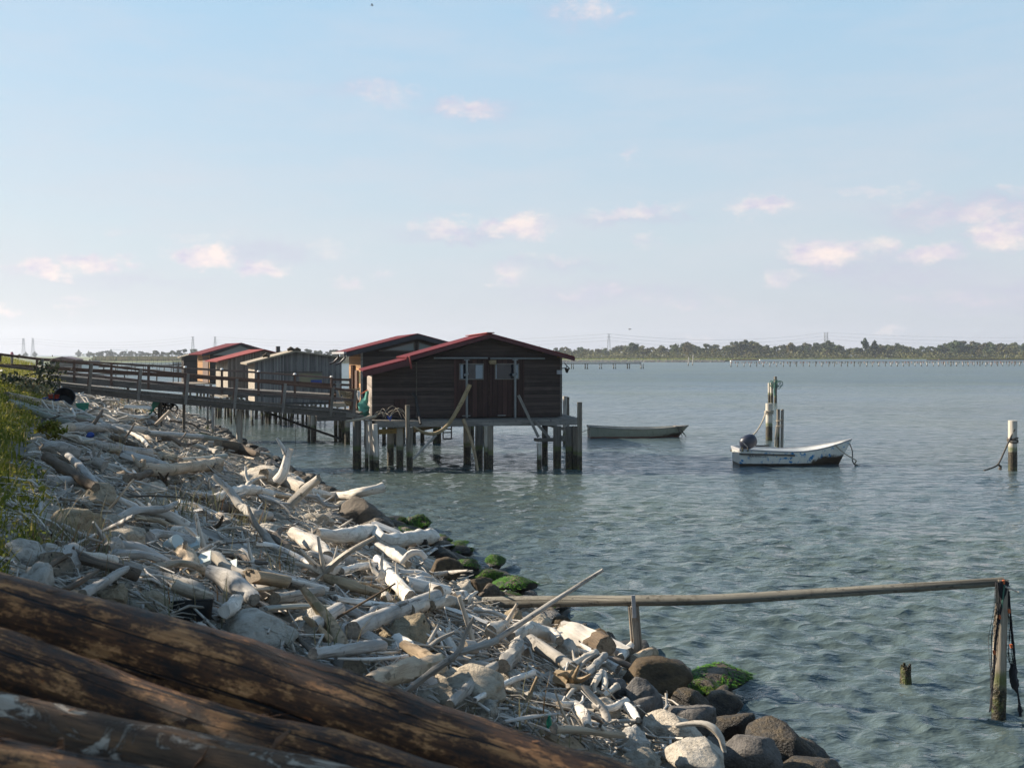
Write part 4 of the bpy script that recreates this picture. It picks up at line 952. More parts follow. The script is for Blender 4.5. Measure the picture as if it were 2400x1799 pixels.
ropes.build('bow_rope', M_DROPE, r, local=True)
M = MB().tube([MW[r.name] @ V((0, -.5, .45)), MW[r.name] @ V((-.7, -.7, .2)), MW[r.name] @ V((-1.3, -1.0, -.05))], .015, 5)
single(M, 'stern_line', M_DROPE, 'thin dark line from the skiff stern down into the water', 'rope')
r, S, Lb = boat('motor_boat', 'white motor boat with flaking blue paint, high bow and dark outboard', 1725, 1998, 1087.5, 1.55, [.62, .61, .59, .565, .55, .54, .555, .61, .70, .82, .96], .74, .72, .02, H2, M_WHITE, M_STEEL)
MB().bar(S[0][0] + V((-.05, -.03, -.15)), S[5][0] + V((.0, -.035, -.12)), .05, .06).build('rubbing_strake', M_DARKW, r, local=True)
MB().bar(S[0][6] + V((-.05, .03, -.15)), S[5][6] + V((.0, .035, -.12)), .05, .06).build('rubbing_strake', M_DARKW, r, local=True)
MB().box((1.25, -.66, .3), (1.55, .66, .34)).build('thwart', M_WHITE, r, local=True)
fc = bpy.data.curves.new('registration', 'FONT'); fc.body = 'RA RV01267'; fc.size = .14; fc.extrude = .001
fo = bpy.data.objects.new('registration_tmp', fc); C.objects.link(fo); bpy.context.view_layer.update()
me = bpy.data.meshes.new_from_object(fo.evaluated_get(bpy.context.evaluated_depsgraph_get())); bpy.data.objects.remove(fo)
to = bpy.data.objects.new('registration_text', me); C.objects.link(to); to.parent = r; me.materials.clear(); me.materials.append(plain('dark_lettering', (.02, .05, .10), .6))
to.location = (.33, -.745, .34); to.rotation_euler = (math.radians(84), 0, 0); MW[to.name] = MW[r.name]
# outboard, tilted up behind the stern
eng = MB(); cx_ = V((.42, .0, .92))
def egg(c, rx, ry, rz, tilt, nu=14, nv=9):
    mb = MB(); Rm = Matrix.Rotation(tilt, 3, 'Y')
    for i in range(nv + 1):
        th = math.pi * i / nv
        for j in range(nu):
            ph = 2 * math.pi * j / nu; s_ = math.sin(th) ** .7
            mb.v.append(c + Rm @ V((rx * s_ * math.cos(ph), ry * s_ * math.sin(ph), rz * math.cos(th))))
    for i in range(nv):
        for j in range(nu): mb.face([i * nu + j, (i + 1) * nu + j, (i + 1) * nu + (j + 1) % nu, i * nu + (j + 1) % nu])
    return mb
M_COWL = plain('dark_blue_cowl', (.010, .014, .030), .42, .1, spec=.5)
ob = thing('outboard_motor', 'dark blue outboard motor cowl tilted up over the white boat stern', 'outboard motor', MW[r.name] @ V((.45, 0, .6)), .02)
def lc(mb): mb.v = [MW[r.name] @ p for p in mb.v]; return mb
lc(egg(V((.48, 0, .87)), .36, .25, .28, -.45)).build('cowl', M_COWL, ob, True)
lc(MB().bar((.25, -.255, .80), (.42, -.262, .66), .012, .035, (0, 1, 0)).bar((.20, -.25, .88), (.38, -.26, .72), .012, .02, (0, 1, 0))).build('cowl_stripe', M_STEEL, ob)
lc(MB().bar((.5, 0, .70), (.14, 0, .56), .16, .12)).build('leg', M_BLACK, ob)
lc(MB().tube([V((.75, 0, .72)), V((1.0, -.1, .72)), V((1.28, -.12, .74))], .03, 6)).build('tiller', M_BLACK, ob)
for k, x_ in enumerate((.06, .26)):
    MB().box((x_, -.76, .56), (x_ + .04, -.7, .72)).build('cleat', M_STUMP, r, local=True)
p = MW[r.name] @ V((3.75, -.36, .80)); e = W(2018, 1090)
single(MB().tube([p, p + V((.35, -.15, -.35)), p + V((.75, -.25, -.6)), V((e.x - .25, e.y, .06)), e + V((.05, 0, -.05))], .025, 6, fine=.1), 'mooring_rope', M_ROPE, 'pale mooring rope running from the white boat gunwale into the water', 'rope')
p = MW[r.name] @ V((Lb - .1, -.05, .8)); single(MB().tube([p, p + V((.1, -.02, -.3)), V((e.x - .3, e.y + .02, .1)), e + V((0, .05, -.1))], .022, 6, fine=.1), 'bow_line', M_DROPE, 'dark bow line dropping from the white boat stem to the water', 'rope')
# mooring posts
def coil(mb, c, rr, n=3, r0=.03, m=8):
    for k in range(n): mb.tube([c + V((math.cos(i * .7) * rr, math.sin(i * .7) * rr, -.06 * k + .03 * math.sin(i + k * 2))) for i in range(11)], r0, 5)
    return mb
q, rr = wp(1802.5, 1031.5, 15.6)
post(1802.5, 15.6, 945, 1031.5, M_CPOST, 'thick pale concrete mooring post with a rope, behind the outboard', 'mooring_post')
c = V((q.x, q.y, P(1802, 963, q.y).z)); mb = coil(MB(), c, rr + .04)
mb.tube([c + V((-rr, -rr * .5, 0)), P(1788, 985, q.y - 2), P(1772, 1012, q.y - 5), P(1753, 1029, q.y - 9)], .04, 6, fine=.3)
single(mb, 'mooring_rope', M_ROPE, 'thick rope looped on the concrete post and hanging toward the outboard', 'rope')
post(1823.5, 7.5, 959, 1049, M_TPILE, 'dark one of the twin timber stakes behind the white boat', 'mooring_stake', 'post', 'twin stakes behind the white boat', lean=(.02, 0))
post(1833, 7, 959, 1049, M_POST, 'pale one of the twin timber stakes behind the white boat', 'mooring_stake', 'post', 'twin stakes behind the white boat', lean=(.03, 0))
q, rr = wp(1828, 1049, 16); mb = MB()
for z_, k in ((984, 0), (997, 1)): coil(mb, V((q.x, q.y, P(1828, z_, q.y).z)), rr + .015, 2, .012)
for k in range(4): mb.tube([P(1819 + k * 3, 996, q.y - .2), P(1817 + k * 1.5, 1020, q.y - .2), P(1816 + k, 1046, q.y - .2)], .014, 4)
single(mb, 'rope_lashing', M_ROPE, 'pale rope lashing round the twin stakes with hanging tails', 'rope')
post(1803, 6.5, 897, 943, M_CPOST, 'tallest pale stake of the distant cluster, at its near side', 'mooring_stake', 'post', 'distant cluster of mooring stakes', rough=.05)
post(1808.5, 7, 897, 943.5, M_CPOST, 'thick pale stake in the middle of the distant cluster', 'mooring_stake', 'post', 'distant cluster of mooring stakes', rough=.05)
post(1817.5, 7, 882, 944, M_TPILE, 'darker stake of the distant cluster, taller, hung with green rope', 'mooring_stake', 'post', 'distant cluster of mooring stakes', rough=.05)
q, rr = wp(1818, 944, 12); mb = MB(); c = P(1818, 899, q.y - .25)
for k in range(7): mb.tube([c + V((.12 * (k - 3) + math.cos(i * .63) * (.13 + .02 * k), -.05 * k + .2, math.sin(i * .63) * (.26 + .05 * (k % 3)) - .1 * (k % 2))) for i in range(11)], .035, 5)

mb; mb.tube([P(1816, 900, q.y - .3), P(1815, 915, q.y - .3), P(1816, 927, q.y - .3)], .07, 6)
single(mb, 'green_rope_coil', M_GROPE, 'green and white rope coil hung on the distant stakes', 'rope')
post(2373.5, 20, 985, 1102, M_CPOST, 'thick round concrete post with a white band, standing alone at the edge of view', 'mooring_post')
q, rr = wp(2373.5, 1102, 20); c = V((q.x, q.y, P(2373, 1027, q.y).z))
mb = coil(MB(), c, rr + .02, 3, .03); mb.tube([c + V((0, -rr, .35)), c + V((-rr, -rr * .8, 0)), P(2352, 1062, q.y - .6), P(2339, 1088, q.y - .9), P(2322, 1097, q.y - 1.1), P(2306, 1102, q.y - 1.2)], .03, 6, fine=.15)
mb.tube([P(2339, 1087, q.y - .9), P(2345, 1093, q.y - .9), P(2343, 1101, q.y - .9)], [.04, .05, .06], 6)
single(mb, 'mooring_rope', M_DROPE, 'dark knotted rope drooping from the lone concrete post into the water', 'rope')
post(2123, 25, 1556, 1594, M_STUMP, 'short rotten pile stump with jagged top, alone in the water', 'pile_stump', 'stump', jag=.12) if False else None
q, rr = wp(2123, 1594, 25); mb = MB()
mb.tube([V((q.x, q.y, -.6)), V((q.x, q.y, .0)), V((q.x, q.y, .10)), V((q.x, q.y, .155))], [rr, rr, rr * .95, rr * .92], 26, .12, jag=0)
for k in range(16):
    a_ = k / 16 * 6.283; h_ = random.uniform(.02, .09); c_ = V((q.x + math.cos(a_) * rr * .8, q.y + math.sin(a_) * rr * .8, .13)); mb.bar(c_, c_ + V((0, 0, h_)), .03, .018, (math.cos(a_), math.sin(a_), 0))
single(mb, 'pile_stump', M_STUMP, 'short rotten pile stump with jagged top, alone in the open water', 'stump')
# ---------------------------------------------------------------- near railing of round poles
YR0, YR1, YR2 = 14.6, 13.3, 12.17
pts = [P(1112, 1412, YR0), P(1260, 1409, 14.05), P(1400, 1407.5, 13.6), P(1490, 1406.5, YR1), P(1671, 1404, 12.95), P(1942, 1388, 12.55), P(2168, 1374, 12.3), P(2352, 1362, YR2)]
rl_ = MB().tube(pts, [.082, .078, .073, .07, .066, .06, .055, .052], 16, .04, 2.0, capm=1, fine=.14)
single(rl_, 'rail_pole', [M_RAIL, M_END], 'long grey-brown round pole fixed as a rail over the water, sagging slightly', 'pole')
b_ = V((P(1490, 1540, YR1).x + .05, YR1 + .06, .15))
pr = thing('rail_post', 'short square grey post with rusty streak holding up the rail from the rocks', 'post', b_)
MB().bar(b_ + V((.02, 0, -.3)), P(1484, 1418, YR1 + .03), .135, .12, (0, 1, 0)).build('post_timber', M_POST, pr)
MB().bar(P(1487, 1447, YR1 - .10), P(1484, 1394, YR1 - .10), .05, .02, (0, 1, 0)).build('strap', M_STEEL, pr)
MB().bar(P(1493, 1540, YR1 - .03), P(1483, 1420, YR1 - .05), .06, .05, (0, 1, 0)).build('splice_board', M_POST, pr)
q = W(2340, 1671)
ep = single(MB().tube([V((q.x - .02, q.y, -.8)), V((q.x, q.y, 0)), V((q.x + .02, q.y, .8)), P(2349, 1357, q.y)], [.082, .08, .076, .066], 16, .06, 2.5, capm=0, fine=.12), 'rail_post', pile_mat('netted_post', (.36, .32, .26), (.25, .215, .17), (.08, .065, .045), .42), 'tall round post draped with black net at the far end of the rail', 'post')
def netsheet(rows, mat, name, label, r=.0035, nx=9):
    mb = MB(); G_ = []
    for a, b in rows: G_.append([V(a).lerp(V(b), i / nx) + V((0, .03 * math.sin(i * 1.9 + len(G_)), .006 * math.sin(i * 3.1))) for i in range(nx + 1)])
    sub = []
    for k in range(len(G_) - 1):
        for j in range(4): sub.append([G_[k][i].lerp(G_[k + 1][i], j / 4) for i in range(nx + 1)])
    sub.append(G_[-1])
    for row in sub: mb.tube(row, r, 3, cap=False)
    for i in range(nx + 1): mb.tube([row[i] for row in sub], r, 3, cap=False)
    return mb
yq = q.y - .09
N1 = netsheet([(P(2333, 1362, yq), P(2362, 1358, yq)), (P(2332, 1430, yq), P(2350, 1400, yq)), (P(2319, 1495, yq), P(2341, 1470, yq)), (P(2320, 1560, yq), P(2336, 1540, yq)), (P(2322, 1590, yq), P(2330, 1580, yq)), (P(2322, 1612, yq), P(2325, 1612, yq))], M_NET, '', '')
N1.tube([P(2354, 1360, yq), P(2349, 1412, yq), P(2341, 1452, yq), P(2334, 1500, yq), P(2330, 1560, yq), P(2321, 1665, yq)], .012, 6, .3, fine=.05)
N1.tube([P(2322, 1605, yq), P(2324, 1640, yq), P(2319, 1668, yq)], .008, 5, .3, fine=.04)
for k in range(14): N1.tube([P(2337 + k * 2.1, 1359 + abs(k - 7) * .8, yq - .02), P(2338 + k * 1.9, 1372, yq - .035 + .01 * (k % 3)), P(2340 + k * 1.2, 1392 + 3 * (k % 4), yq - .01)], .008, 4)
nt = single(N1, 'draped_net', M_NET, 'black fishing net wrapped over the post top and hanging at its near side', 'net')
y2 = q.y - .02
N2 = netsheet([(P(2356, 1360, y2), P(2366, 1375, y2)), (P(2362, 1430, y2), P(2368, 1432, y2)), (P(2362, 1490, y2), P(2376, 1492, y2)), (P(2358, 1530, y2), P(2377, 1530, y2)), (P(2366, 1556, y2), P(2379, 1556, y2)), (P(2372, 1566, y2), P(2380, 1566, y2))], M_NET, '', '', nx=7)
N2.tube([P(2360, 1365, y2), P(2367, 1432, y2), P(2374, 1500, y2), P(2379, 1560, y2), P(2384, 1610, y2), P(2391, 1655, y2), P(2392, 1678, y2)], .013, 6, .3, fine=.05)
N2.tube([P(2376, 1555, y2), P(2375, 1585, y2), P(2380, 1605, y2), P(2383, 1622, y2)], [.03, .045, .05, .012], 8, .5, fine=.03)
N2.tube([P(2389, 1650, y2), P(2391, 1663, y2), P(2391, 1674, y2)], [.015, .03, .012], 6)
nt2 = single(N2, 'hanging_net', M_NET, 'twisted strand of black net dangling free behind the netted post', 'net')
for px, py, o_ in ((2352, 1363, nt), (2343, 1445, nt), (2330, 1528, nt), (2365, 1431, nt2), (2370, 1513, nt2)):
    p = P(px, py, yq - .02); f_ = MB().tube([p + V((-.004, 0, .022)), p + V((.004, 0, -.022))], [.016, .016], 8).build('net_float', M_ORANGE, o_, True)
single(MB().tube([P(2354, 1370, q.y - .13), P(2351, 1395, q.y - .11), P(2348, 1423, q.y - .1)], .010, 6), 'teal_cord', M_GROPE, 'short teal cord tied down the front of the netted post', 'cord')
single(MB().tube([P(2352, 1372, q.y - .1), P(2372, 1380, q.y - .14), P(2388, 1387, q.y - .18)], [.016, .013, .01], 7, .1), 'pale_stick', DW['white'], 'short pale stick poking out of the net at the post top', 'stick')
# ---------------------------------------------------------------- far shore: stones, reeds, trees, pylons
def rocksheet(): pass
def quads(centers, size, rng, flat=.6):                    # leaf clump faces: random small quads
    n = len(centers); a = rng.normal(size=(n, 3)); a /= np.linalg.norm(a, axis=1)[:, None]
    b = np.cross(a, rng.normal(size=(n, 3))); b /= np.linalg.norm(b, axis=1)[:, None]
    s = (size * (.6 + .8 * rng.random(n)))[:, None]
    v = np.stack([centers - a * s - b * s * flat, centers + a * s - b * s * flat * .6, centers + a * s * .7 + b * s * flat, centers - a * s * .8 + b * s * flat], 1)
    return v.reshape(-1, 3), np.arange(n * 4).reshape(n, 4)
def crown_pts(kind, rng, n):
    out = []
    if kind == 'poplar':
        for _ in range(26):
            z = rng.random(); r = .13 * math.sin(math.pi * min(1, .12 + .86 * z)) ** .8
            c = np.array([rng.normal() * r * .5, rng.normal() * r * .5, .12 + .86 * z]); out.append(c + rng.normal(size=(n // 26, 3)) * np.array([r * .45, r * .45, .035]))
    else:
        nb = {'round': 15, 'wide': 20, 'open': 15, 'shrub': 9, 'high': 16}[kind]; w = {'high': .5, 'round': .36, 'wide': .52, 'open': .36, 'shrub': .6}[kind]
        lo = {'high': .68, 'round': .10, 'wide': .06, 'open': .42, 'shrub': .12}[kind]
        for _ in range(nb):
            th = rng.random() * 6.283; z = lo + (1 - lo) * rng.random() ** .8; k = math.sin(math.pi * min(.98, .25 + .72 * (z - lo) / (1 - lo))) ** .6; rr = w * k * rng.random() ** .5
            c = np.array([math.cos(th) * rr, math.sin(th) * rr, z * .93]); s = (.085 if kind == 'open' else .13) * (.7 + .6 * rng.random())
            q = rng.normal(size=(n // nb, 3)); q /= np.linalg.norm(q, axis=1)[:, None]; out.append(c + q * s * (.5 + .5 * rng.random((n // nb, 1))) * np.array([1.1, 1.1, .8]))
    return np.concatenate(out)
def tree_proto(kind, seed, mat, n=900, leaf=.028):
    rng = np.random.default_rng(seed); c = crown_pts(kind, rng, n); v, f = quads(c, leaf, rng)
    me = bpy.data.meshes.new('crown'); me.from_pydata(v.tolist(), [], f.tolist()); me.materials.append(mat)
    mb = MB(); h = {'high': .75, 'round': .55, 'wide': .5, 'open': .7, 'shrub': .35, 'poplar': .7}[kind]
    mb.tube([V((0, 0, -.03)), V((.008, 0, h * .5)), V((-.01, .01, h))], [.028, .02, .008], 6)
    for k in range(5 if kind != 'poplar' else 0):
        a = k * 1.3; z = h * (.4 + .1 * k); mb.tube([V((0, 0, z)), V((math.cos(a) * .12, math.sin(a) * .12, z + .12)), V((math.cos(a) * .25, math.sin(a) * .25, z + .2))], [.014, .009, .004], 5)
    return me, mb.mesh('trunk', M_TRUNK, True)
PROTO = {}
def tree(kind, tone, p, h, label, name='tree', group=None, wide=1.0, hires=False, var=0):
    key = (kind, tone, var)
    if key not in PROTO: PROTO[key] = tree_proto(kind, {'high': 6, 'round': 1, 'wide': 2, 'open': 3, 'shrub': 4, 'poplar': 5}[kind] * 10 + var, {'a': T_A, 'b': T_B, 'c': T_C, 'd': T_D, 'bush': M_BUSH}[tone], 2600 if hires else 1300, .02 if hires else .042)
    cr, tr = PROTO[key]
    o = thing(name, label, 'tree', p, random.random() * 6.28, group); o.scale = (h * wide, h * wide, h)
    for n_, me in (('trunk', tr), ('crown', cr)):
        c = bpy.data.objects.new(n_, me); C.objects.link(c); c.parent = o
    return o
def on_shore(px, Y, z=1.5): return V(((px - CX) / F * Y, Y, z))
# the wood across the lagoon, tree by tree
WL = {'a': 'mid-green leafy tree in the long wood across the lagoon', 'b': 'olive-brown leafy tree in the long wood across the lagoon', 'd': 'dark green leafy tree in the long wood across the lagoon'}
rg = random.Random(5); u = 1268.0; tops = [(1268, 816), (1300, 813), (1400, 811), (1480, 806), (1560, 806), (1620, 803), (1700, 806), (1740, 797), (1770, 797), (1800, 806), (1860, 804), (1940, 800), (2000, 811), (2060, 806), (2100, 802), (2150, 809), (2240, 797), (2320, 800), (2400, 800), (2480, 800)]
while u < 2470:
    for row in range(2):
        Y = (700, 730)[row] + rg.uniform(-8, 14); tone = rg.choices('abd', (5, 4, 3))[0]; kind = rg.choices(('round', 'wide', 'open'), (3, 3, .5))[0]
        top = interp(tops, min(2479, u)) + rg.uniform(0, 8) + (4 if row == 0 else 0); h = (HY - top) / F * Y + CZ - 1.5
        tree(kind, tone, on_shore(u + rg.uniform(-7, 7), Y), h, WL[tone], group='trees of the wood across the lagoon, ' + {'a': 'mid green', 'b': 'olive', 'd': 'dark green'}[tone], wide=rg.uniform(.95, 1.3), var=rg.randrange(3))
    u += rg.uniform(13, 18)
for u, top, kind, tone, wd, lab in ((1745, 794, 'open', 'a', 1.2, 'tallest pale green tree rising above the middle of the far wood'), (1764, 797, 'open', 'b', 1.3, 'broad open-crowned tree beside the tallest tree of the far wood'), (1672, 817, 'round', 'c', .8, 'small yellowing tree low in the far wood'), (1612, 801, 'round', 'c', .85, 'tall yellow-green tree in the far wood'),
        (2027, 793, 'poplar', 'd', 1.0, 'slim dark poplar standing above the far wood'), (2050, 799, 'poplar', 'd', 1.1, 'shorter dark poplar just beyond the slim one in the far wood'), (1937, 796, 'open', 'a', 1.2, 'airy tree in front of the twin pylons over the far wood'), (1484, 803, 'round', 'a', 1.2, 'bushy tree near the lone pylon in the far wood'), (1853, 803, 'round', 'c', 1.0, 'yellowish tree with ragged crown halfway along the far wood'), (2238, 795, 'wide', 'a', .9, 'high rounded tree over the reddish jetty')):
    Y = 692; tree(kind, tone, on_shore(u, Y), (HY - top) / F * Y + CZ - 1.5, lab, 'poplar_tree' if kind == 'poplar' else 'tree', wide=wd, var=3)
def shrubs():                                               # low growth under the wood: one mass
    rng = np.random.default_rng(8); cs = []
    for _ in range(900):
        px = rng.uniform(1262, 2480); Y = rng.uniform(678, 700); c = np.array([(px - CX) / F * Y, Y, 1.4]); r = rng.uniform(1.5, 4.6)
        cs.append(c + rng.normal(size=(26, 3)) * np.array([r * .6, r * .5, r * .5]) + np.array([0, 0, r * .5]))
    v, f = quads(np.concatenate(cs), .42, rng); o = np_mesh('undergrowth', v, f, T_B, 'stuff'); tag(o, 'low bushy growth along the foot of the far wood', 'undergrowth')
shrubs()
def reeds():
    rng = np.random.default_rng(9); cs = []
    def strip(n, u0, u1, Y0, Y1, h0, h1, z):
        px = rng.uniform(u0, u1, n); Y = rng.uniform(Y0, Y1, n); h = rng.uniform(h0, h1, n); x = (px - CX) / F * Y; w = rng.uniform(.25, .6, n); dx = rng.normal(size=n) * .3
        zz = np.full(n, z)
        return np.stack([np.stack([x - w, Y, zz], 1), np.stack([x + w, Y, zz], 1), np.stack([x + w * .4 + dx, Y, zz + h], 1), np.stack([x - w * .3 + dx, Y, zz + h], 1)], 1).reshape(-1, 3)
    v = strip(5200, 215, 860, 500, 560, 1.5, 3.2, .6); o = np_mesh('reed_bed', v, np.arange(len(v)).reshape(-1, 4), M_REED, 'stuff'); tag(o, 'dry tan reed bed along the far shore beyond the small huts', 'reeds')
    v = strip(5000, 1262, 2470, 655, 676, .4, 1.3, 1.1); o = np_mesh('bank_grass', v, np.arange(len(v)).reshape(-1, 4), M_GRASS, 'stuff'); tag(o, 'strip of grass on the far stone bank', 'grass')
reeds()
def stones():
    rng = np.random.default_rng(10); vs, fs, b = [], [], 0
    bm_v = [(-1, -1, -.6), (1, -1, -.6), (1, 1, -.6), (-1, 1, -.6), (-.7, -.6, .5), (.6, -.8, .6), (.8, .6, .4), (-.5, .8, .6)]; bm_f = [(0, 1, 5, 4), (1, 2, 6, 5), (2, 3, 7, 6), (3, 0, 4, 7), (4, 5, 6, 7)]
    for _ in range(1100):
        px = rng.uniform(1262, 1700) if rng.random() < .8 else rng.uniform(1700, 2470); base = W(px, 848.6 if px < 1700 else 845.4); dy = rng.uniform(-1.5, 4); s = rng.uniform(.25, .55)
        k = 1 + dy / base.y
        for q in bm_v: vs.append((base.x * k + q[0] * s + rng.normal() * .1, base.y + dy + q[1] * s, .15 + max(0, dy) * .25 + q[2] * s))
        fs += [tuple(i + b for i in f) for f in bm_f]; b += 8
    o = np_mesh('stone_bank', np.array(vs), np.array(fs), R_GREY, 'stuff'); tag(o, 'pale rubble stones armouring the far shoreline', 'stones')
stones()
# trees and poplars beyond the footbridges
for i, (u, top, kind, tone, wd, Y, lab) in enumerate(((184, 820.5, 'poplar', 'd', 1.7, 1300, 'tall bluish poplar before the white water tower'), (208, 823, 'poplar', 'd', 1.4, 1300, 'slimmer bluish poplar just past the water tower'), (220, 829, 'round', 'd', 1.2, 1300, 'round low tree between two distant poplars'), (232.5, 824, 'poplar', 'd', 1.3, 1300, 'short stubby distant poplar beside a round tree'),
        (259.5, 819.5, 'poplar', 'd', 1.8, 1300, 'darkest and broadest of the distant poplars'), (308.5, 822, 'poplar', 'a', 1.5, 1250, 'pale lone poplar beyond the tower crane'), (332, 825, 'poplar', 'a', 1.2, 1250, 'smallest lone poplar near the reed bed'), (364, 821, 'open', 'a', 1.2, 700, 'open umbrella-shaped pine above the reeds'), (381, 824, 'round', 'd', .9, 720, 'slender tree beside the umbrella pine'),
        (403, 821, 'open', 'a', 1.3, 700, 'spreading pine close to the farthest stilt hut'), (420, 820, 'open', 'd', 1.2, 710, 'bluish pine directly behind the farthest hut roof'), (433, 818, 'round', 'd', 1.0, 720, 'leafy tree behind the farthest hut ridge'), (455, 817, 'wide', 'a', 1.0, 700, 'bushy tree between the two pylons by the huts'),
        (655, 818, 'poplar', 'd', 1.2, 900, 'lone distant tree above the grey hut roof'), (60, 825, 'poplar', 'd', 1.8, 1300, 'bluish poplar below the first pylon'), (82, 824, 'poplar', 'd', 1.9, 1300, 'bluish poplar below the second pylon'),
        (780, 819, 'wide', 'd', 1.1, 640, 'rounded dark tree showing between the grey hut and its neighbour'), (806, 823, 'wide', 'a', 1.0, 640, 'lower green tree under the gutter of the orange-walled hut'), (838, 822, 'wide', 'd', 1.0, 640, 'dark tree half hidden behind the orange-walled hut'))):
    z = 1.5; tree(kind, tone, on_shore(u, Y, z), (HY - top) / F * Y + CZ - z, lab, 'poplar_tree' if kind == 'poplar' else 'tree', wide=wd, var=4)
rg = random.Random(8)
for i in range(26):
    u = 212 + i * 8.4 + rg.uniform(-3, 3); Y = rg.uniform(900, 1100)
    tree('shrub', 'd' if rg.random() < .6 else 'a', on_shore(u, Y), rg.uniform(4.5, 7.5), 'low bluish bush in the distant hedge behind the reeds', 'bush', 'bushes of the distant hedge', wide=1.2, var=1)
for i in range(14):
    u = 690 + i * 12.5 + rg.uniform(-3, 3); tree('shrub', 'd' if rg.random() < .5 else 'a', on_shore(u, 650), rg.uniform(4.5, 6.5), 'low bush in the distant scrub between the huts', 'bush', 'bushes of the scrub behind the huts', wide=1.2, var=2)
tree('shrub', 'a', P(44, 840, 75), 1.15 * 75 / 240 * 1.1, 'bright green bush on the dike beyond the first bridge posts', 'bush', wide=1.4, hires=True, var=5)
# pylons and lines
def pylon(u, top, Y, label, w_=1.0):
    x = (u - CX) / F * Y; zt = CZ + (HY - top) / F * Y; p = V((x, Y, 1.5)); r = thing('pylon', label, 'pylon', p)
    m = MB(); hb, ht = 2.2 * w_, .7 * w_
    lv = [0, .25, .45, .62, .76, .88, 1]
    def cor(t_, i): h_ = hb + (ht - hb) * t_; return V((x + (-h_, h_, h_, -h_)[i], Y + (-h_, -h_, h_, h_)[i], 1.5 + (zt - 1.5) * t_))
    for i in range(4):
        for a, b in zip(lv, lv[1:]):
            m.bar(cor(a, i), cor(b, i), .34, .34, (0, 1, 0)); m.bar(cor(a, i), cor(b, (i + 1) % 4), .16, .16, (0, 1, 0)); m.bar(cor(b, i), cor(b, (i + 1) % 4), .16, .16, (0, 1, 0))
    m.build('lattice_mast', M_STEEL, r)
    c = MB()
    for f_ in (.72, .86, 1.0): z_ = 1.5 + (zt - 1.5) * f_; c.bar(V((x - 2.6 * w_, Y, z_)), V((x + 2.6 * w_, Y, z_)), .2, .3)
    c.build('cross_arm', M_STEEL, r)
    return [V((x, Y, 1.5 + (zt - 1.5) * f_)) for f_ in (.72, .86, 1.0)]
pa = pylon(55, 793, 1500, 'distant lattice pylon, first of the pair over the grassy dike'); pb = pylon(77, 793, 1500, 'distant lattice pylon, second of the pair over the grassy dike')
pc = pylon(452, 789, 1450, 'distant lattice pylon over the farthest hut roof'); pd = pylon(504, 789, 1450, 'distant lattice pylon over the glazed-gable hut')
pe = pylon(1427, 782, 1200, 'lone lattice pylon rising from the far wood beyond the big hut'); pf = pylon(1933, 779, 1500, 'thinner lattice pylon of the close pair over the far wood', .7); pg = pylon(1939, 779, 1500, 'taller-looking twin in the close pylon pair over the far wood', .7)
def cable(a, b, sag, lab):
    single(MB().tube([a.lerp(b, i / 12) - V((0, 0, sag * 4 * (i / 12) * (1 - i / 12))) for i in range(13)], .11, 4, cap=False), 'power_line', M_STEEL, lab, 'cable')
for k in range(3):
    nm = ('lowest', 'middle', 'top')[k]
    cable(pb[k], pc[k], 7, nm + ' power line between the dike pylons and the hut-roof pylons')
    cable(pa[k], pa[k] + V((-420, 60, 2)), 5, nm + ' power line leaving the dike pylons out of view')
    cable(pd[k], pe[k], 9, nm + ' power line sagging over the stilt huts to the lone pylon')
    cable(pe[k], pf[k], 9, nm + ' power line over the far wood between lone pylon and twins')
    cable(pg[k], pg[k] + V((420, -60, -4)), 6, nm + ' power line leaving the twin pylons out of view')
Y = 1700; x = (195 - CX) / F * Y; r = thing('water_tower', 'distant white domed water tower between the bluish poplars', 'tower', V((x, Y, 1.5)))
MB().tube([V((x, Y, 0)), V((x, Y, 4.0))], 1.0, 10).build('shaft', M_WHITE, r, True); MB().tube([V((x, Y, 3.4)), V((x, Y, 4.2)), V((x, Y, 5.6)), V((x, Y, 7.0)), V((x, Y, 7.4))], [.8, 2.6, 3.4, 2.2, .4], 14).build('tank', M_WHITE, r, True)
Y = 1500; x = (297 - CX) / F * Y; r = thing('tower_crane', 'distant pale tower crane with a long thin jib over the reeds', 'crane', V((x, Y, 1.5)))
MB().bar(V((x, Y, 1)), V((x, Y, 13)), .7, .7, (0, 1, 0)).build('mast', M_WHITE, r); MB().bar(V((x - 22, Y, 12.2)), V((x + 2.5, Y, 11.6)), .7, .5).build('jib', M_WHITE, r)
q = V((P(28, 840, 41).x, 41, 3.9)); r = thing('rail_end_post', 'post with a pink cap standing up above the footbridge rail', 'post', q)
MB().tube([q, P(28, 833, 41)], .05, 8).build('shaft', M_POST, r, True); MB().tube([P(28, 833, 41), P(28, 830, 41), P(28, 824.5, 41)], [.08, .07, .04], 8).build('cap', plain('faded_pink', (.5, .2, .22)), r, True)
def bird(p, s, label):
    mb = MB().tube([p + V((-.25 * s, 0, 0)), p, p + V((.28 * s, 0, .03))], [.02 * s, .07 * s, .015 * s], 7)
    for d in (-1, 1): mb.poly([p + V((.08 * s, 0, 0)), p + V((.12 * s, d * .3 * s, .16 * s)), p + V((-.05 * s, d * .68 * s, .02 * s)), p + V((-.08 * s, d * .3 * s, .13 * s)), p + V((-.1 * s, 0, 0))])
    single(mb, 'gull', M_STEEL, label, 'bird')
bird(P(872, 13, 150), 1.0, 'tiny gull high up against the top of the sky'); bird(P(1476, 771.5, 120), .8, 'tiny gull flying low above the far wood')
